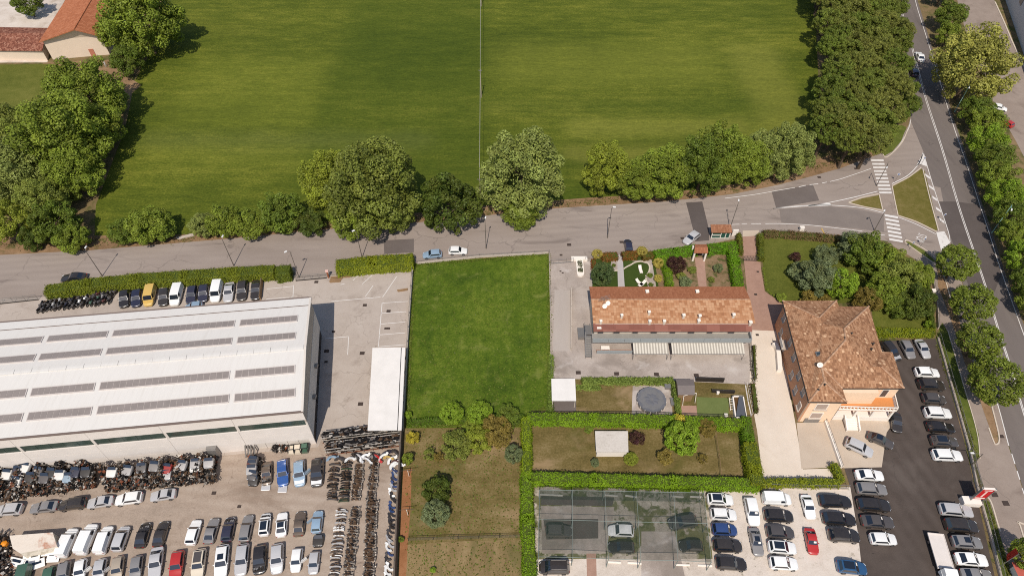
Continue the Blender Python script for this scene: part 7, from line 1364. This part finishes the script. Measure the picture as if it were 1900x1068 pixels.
BUMP = [bumper_mesh(s) for s in (1, 2, 3)]; AXLE = [axle_mesh(s) for s in (1, 2, 3, 4)]; FEND = [fender_mesh(s) for s in (1, 2)]
MC = lambda c: PC[c]
GP = paint('paint_bottle', lin(36, 62, 42), 0, .4)
def part_row(x0, y0, x1, y1, step, meshes, mats, name, label, group, cat, jx=.12, rz=0.0, sc_=1.0):
    a, b = g(x0, y0, .3), g(x1, y1, .3); n = max(2, int((b - a).length / (step * .8)))
    for i in range(n + 1):
        p = lerp(a, b, i / n); o = mesh_obj(name, rnd.choice(meshes), None, rnd.choice(mats)); s = rnd.uniform(.9, 1.15) * sc_
        o.location = (p.x + rnd.uniform(-jx, jx), p.y + rnd.uniform(-.08, .08), .02 + rnd.uniform(0, .15)); o.rotation_euler = (rnd.uniform(-.3, .3), rnd.uniform(-.08, .08), rz + rnd.uniform(-.09, .09)); o.scale = (s, s, s); tag(o, label, cat, group)
BK = [PC['black'], TRIM, PC['dark grey']]; MX = [PC['black'], PC['dark grey'], PC['silver'], PC['white'], TRIM, PC['grey']]
part_row(621, 862, 616, 926, .5, BUMP, BK, 'bumper', 'black bumper in the short row beside the black SUV wreck', 'short row of black bumpers', 'bumper')
part_row(644, 858, 637, 930, .48, BUMP, BK + [GP, GP], 'bumper', 'dark green or black bumper in the row next to the axle rack', 'row of green and black bumpers', 'bumper')
part_row(668, 862, 660, 925, .52, AXLE, [SC_M[0], SC_M[2], SC_M[1]], 'axle', 'greasy axle in the framed row behind the hanging white fenders', 'framed row of axles', 'axle')
part_row(696, 855, 688, 926, .5, AXLE, [SC_M[0], SC_M[2], SC_M[0]], 'axle', 'dark axle in the wide row before the hanging white fenders', 'wide row of axles', 'axle')
part_row(634, 945, 618, 1078, .52, BUMP, MX, 'bumper', 'mixed white and grey bumper in the long row beside the pale blue car', 'long row of mixed bumpers', 'bumper')
part_row(660, 942, 645, 1078, .55, AXLE, [SC_M[0], SC_M[0], SC_M[2]], 'axle', 'black axle in the long narrow row between bumpers and subframes', 'long narrow row of axles', 'axle')
part_row(691, 930, 684, 1078, .52, AXLE, [SC_M[0], SC_M[2], SC_M[1]], 'subframe', 'subframe in the longest row toward the dark wall', 'longest row of subframes', 'subframe', sc_=1.12)
part_row(735, 868, 722, 1075, .85, FEND, [PC['black'], PC['black'], PC['dark grey'], PC['white'], PC['silver'], PC['mid blue']], 'fender', 'loose fender lying against the dark boundary wall', 'fenders against the dark boundary wall', 'fender', .3, 2.2)
# pallet-style racks with shelves of parts
def rack(px0, px1, h, label, seed):
    a, b = g(*px0), g(*px1); d = b - a; L = d.length; rz = math.atan2(d.y, d.x); root = empty('storage_rack', a, rz, label, 'rack'); n = 8
    for i in range(n + 1):
        for y in (0, 1.3): mb = MB(); mb.box((L * i / n, y, h / 2), (.08, .08, h)); mb.build('upright', GREYM, root)
    for z in (.5, 1.4, h - .1):
        for y in (0, 1.3): mb = MB(); mb.box((L / 2, y, z), (L + .6, .09, .1)); mb.build('beam', SC_M[4] if z < 1 else SC_M[3], root)
    r = random.Random(seed); mb = MB()
    for _ in range(420): mb.box((r.uniform(0, L), r.uniform(0, 1.3), r.choice((.7, 1.6, h - .1)) + r.uniform(0, .25)), (r.uniform(.15, .9), r.uniform(.08, .3), r.uniform(.06, .25)), r.gauss(0, .25), r.choices(range(4), (.55, .2, .18, .07))[0])
    tag(mb.build('stored_parts', SC_M[:4], root), kind='stuff')
rack((603, 824), (742, 808), 2.2, 'back storage rack of car parts below the white canopy', 1); rack((609, 846), (742, 830), 2.4, 'front storage rack of car parts with fenders hanging before it', 2)
for i, (x, y, c) in enumerate(((615, 851, 'pale blue'), (631, 852, 'dark grey'), (648, 852, 'white'), (666, 850, 'silver'), (660, 847, 'black'), (682, 852, 'white'), (676, 849, 'white'), (693, 847, 'black'), (699, 850, 'red'), (690, 849, 'grey'), (711, 848, 'white'), (715, 842, 'navy'), (722, 848, 'yellow'), (727, 854, 'white'), (734, 840, 'dark grey'), (737, 857, 'maroon'), (731, 862, 'white'), (738, 863, 'white'))):
    p = g(x, y, .6); o = mesh_obj('fender', FEND[i % 2], None, PC[c]); o.location = (p.x, p.y, .5); o.rotation_euler = (1.1 + rnd.uniform(-.4, .4), rnd.uniform(-.4, .4), rnd.uniform(-1, 1)); o.scale = (1.25, 1.25, 1.25); tag(o, f'{c} fender hanging before the front rack' if c != 'white' else 'white fender hanging before the front storage rack', 'fender', 'fenders hanging before the rack')
# rust stained box body, loose white panels
def box_body():
    z = 2.3; c = [g(x, y, z) for x, y in ((18, 993), (98, 987), (106, 1013), (38, 1026), (24, 1017))]; o = Vector((c[3].x, c[3].y, 0)); root = empty('box_body', o, 0, 'old white box body with a rust stained roof among the scrap vans', 'box body')
    mb = MB(); mb.prism([(q - o).xy for q in c][::-1], .2, z - .03); mb.build('side', PC['cream'], root); m = ground('mat_rusty_sheet', lin(206, 186, 164), lin(236, 222, 206), lin(244, 232, 218), fine=4, extra=[(lin(186, 112, 72), .35, .56, .7, .8)], bmp=.1)
    mb = MB(); mb.prism([(q - o).xy for q in c][::-1], z - .03, z + .05); mb.build('roof', m, root)
box_body()
for i, (x, y, a, w_, l_, z) in enumerate(((52, 1020, .2, 1.2, .9, .5), (66, 1022, .1, 1.1, 1.0, .6), (80, 1022, .1, 1.3, 1.1, .5), (94, 1021, 0, 1.0, .9, .7), (51, 1032, .1, 1.0, 1.1, .4), (64, 1032, .25, 1.2, 1.3, .6), (97, 1030, 0, 1.1, .9, .5), (52, 1044, .05, 1.1, 1.0, .3), (68, 1046, .4, 1.7, 1.0, .4), (98, 1037, .05, 1.4, .6, .3), (30, 1042, -.2, 1.8, .9, .4))):
    w_ *= 1.3; l_ *= 1.3; p = g(x, y, z); mb = MB(); mb.slab([(-w_ / 2, -l_ / 2, -.08), (w_ / 2, -l_ / 2, -.08), (w_ / 2, l_ / 2, .12), (-w_ / 2, l_ / 2, .12)], .06); mb.box((0, l_ * .15, .07), (w_ * .6, l_ * .35, .04), 0, 1, 0); mb.box((0, 0, -z / 2), (w_ * .7, l_ * .5, max(z - .1, .1)), 0, 0)
    tag(mb.build('loose_sheet', [PC['white'], CGLASS], None, None, p, a), 'loose white car panel in the heap before the box body' if i < 10 else 'loose white tailgate lying apart beside the green van', 'scrap sheet', 'loose white panels')
p = g(10, 1009, .9); mb = MB(); n = 10
for j in range(5):
    for i in range(n): pass
mb.tube((0, 0, .2), (0, 0, .75), .42, .45, 12); mb.tube((0, 0, .75), (0, 0, .95), .45, .2, 12); tag(mb.build('drum', solid('mat_orange', lin(228, 140, 30), .5), None, 40, (p.x, p.y, .6)), 'orange drum on the engine heap', 'drum')
# cab shells by the warehouse door
for i, (x, y, c, lb) in enumerate(((541, 834, 'cream', 'cream tube framed body shell at the warehouse wall, stripped of its roof'), (553, 833, 'cream', 'cream cab shell between the stripped shell and the green one'), (566, 831, 'green', 'dark green cab shell nearest the warehouse corner'))):
    p = g(x, y, .6); root = empty('cab_shell', (p.x, p.y, 0), .1, lb, 'body shell', 'body shells at the warehouse wall'); 
    mb = MB(); mb.prism([(-.5, -.75), (.5, -.75), (.5, .75), (-.5, .75)], .2, .7); mb.build('tub', PC[c], root); mb = MB()
    for sx in (-.48, .48):
        for s0, s1 in (((-.7, .7), (-.4, 1.35)), ((-.4, 1.35), (.5, 1.35)), ((.5, 1.35), (.72, .7))): mb.tube((sx, s0[0], s0[1]), (sx, s1[0], s1[1]), .06)
    for y_ in (-.4, .5): mb.tube((-.48, y_, 1.35), (.48, y_, 1.35), .06)
    mb.build('roll_frame', TRIM, root)
    if i: mb = MB(); mb.box((0, .05, 1.38), (.9, .85, .06)); mb.build('roof', PC[c], root)
for i, (x, y) in enumerate(((512, 832), (519, 831), (526, 830))):
    p = g(x, y, .5); mb = MB(); mb.tube((0, -.3, .4), (0, .5, .4), .32, .32, 12, 0); mb.tube((0, -.33, .4), (0, .53, .4), .2, .2, 10, 1); tag(mb.build('gas_tank', [SC_M[i % 2 * 3], SC_M[2]], None, 40, (p.x, p.y, .05)), ('black', 'silver', 'black')[i] + ' steel tank lying against the warehouse wall' + (' between two black ones' if i == 1 else ''), 'tank', 'steel tanks at the wall')
for i, x in enumerate((458, 463, 468, 475)):
    p = g(x, 842, .2); mb = MB(); mb.slab([(-.12, -.6, .1), (.12, -.6, .1), (.12, .7, 1.7), (-.12, .7, 1.7)], .1); mb.box((0, .75, .9), (.1, .1, 1.7)); tag(mb.build('exhaust_panel', SC_M[2], None, None, p), 'grey metal panel leaning in the row by the warehouse door', 'metal panel', 'leaning grey panels by the door')
# stacked timber by the sliding gate
for x0, y0, x1, y1 in ((612, 519, 636, 517), (613, 515.5, 652, 513), (611, 523, 633, 521.5), (737, 540, 757, 537)):
    a, b = g(x0, y0), g(x1, y1); d = b - a; mb = MB()
    for j in range(3): mb.box((d.length / 2, j * .2 - .2, .1 + .05 * (j % 2)), (d.length * (.9 + .05 * j), .16, .14))
    tag(mb.build('timber', WOODM, None, None, a, math.atan2(d.y, d.x)), {612: 'middle stack of old timber beside the sliding gate', 613: 'longest stack of old timber under the thick hedge', 611: 'shortest stack of old timber beside the gate post', 737: 'small stack of boards by the lawn wall'}[x0], 'timber')
p = g(610, 515); root = empty('gate_motor', p, 0, 'small signal post with pink light housing beside the sliding gate', 'gate post'); mb = MB(); mb.box((0, 0, .9), (.3, .3, 1.8)); mb.build('post', RUST, root); mb = MB(); mb.box((0, 0, 2.0), (.6, .4, .4)); mb.build('housing', solid('mat_pink', lin(226, 186, 174), .6), root)
# laundry posts in the orchard
for x, y, lb in ((759, 883, 'upper laundry post in the orchard'), (757, 955, 'lower laundry post in the orchard')):
    root = empty('laundry_post', g(x, y), 0, lb, 'post', 'laundry posts'); mb = MB(); mb.tube((0, 0, 0), (0, 0, 2.0), .05); mb.build('pole', WHITEP, root); mb = MB(); mb.tube((-1.2, 0, 1.95), (1.2, .2, 1.95), .04); mb.build('crossbar', DARKM, root)
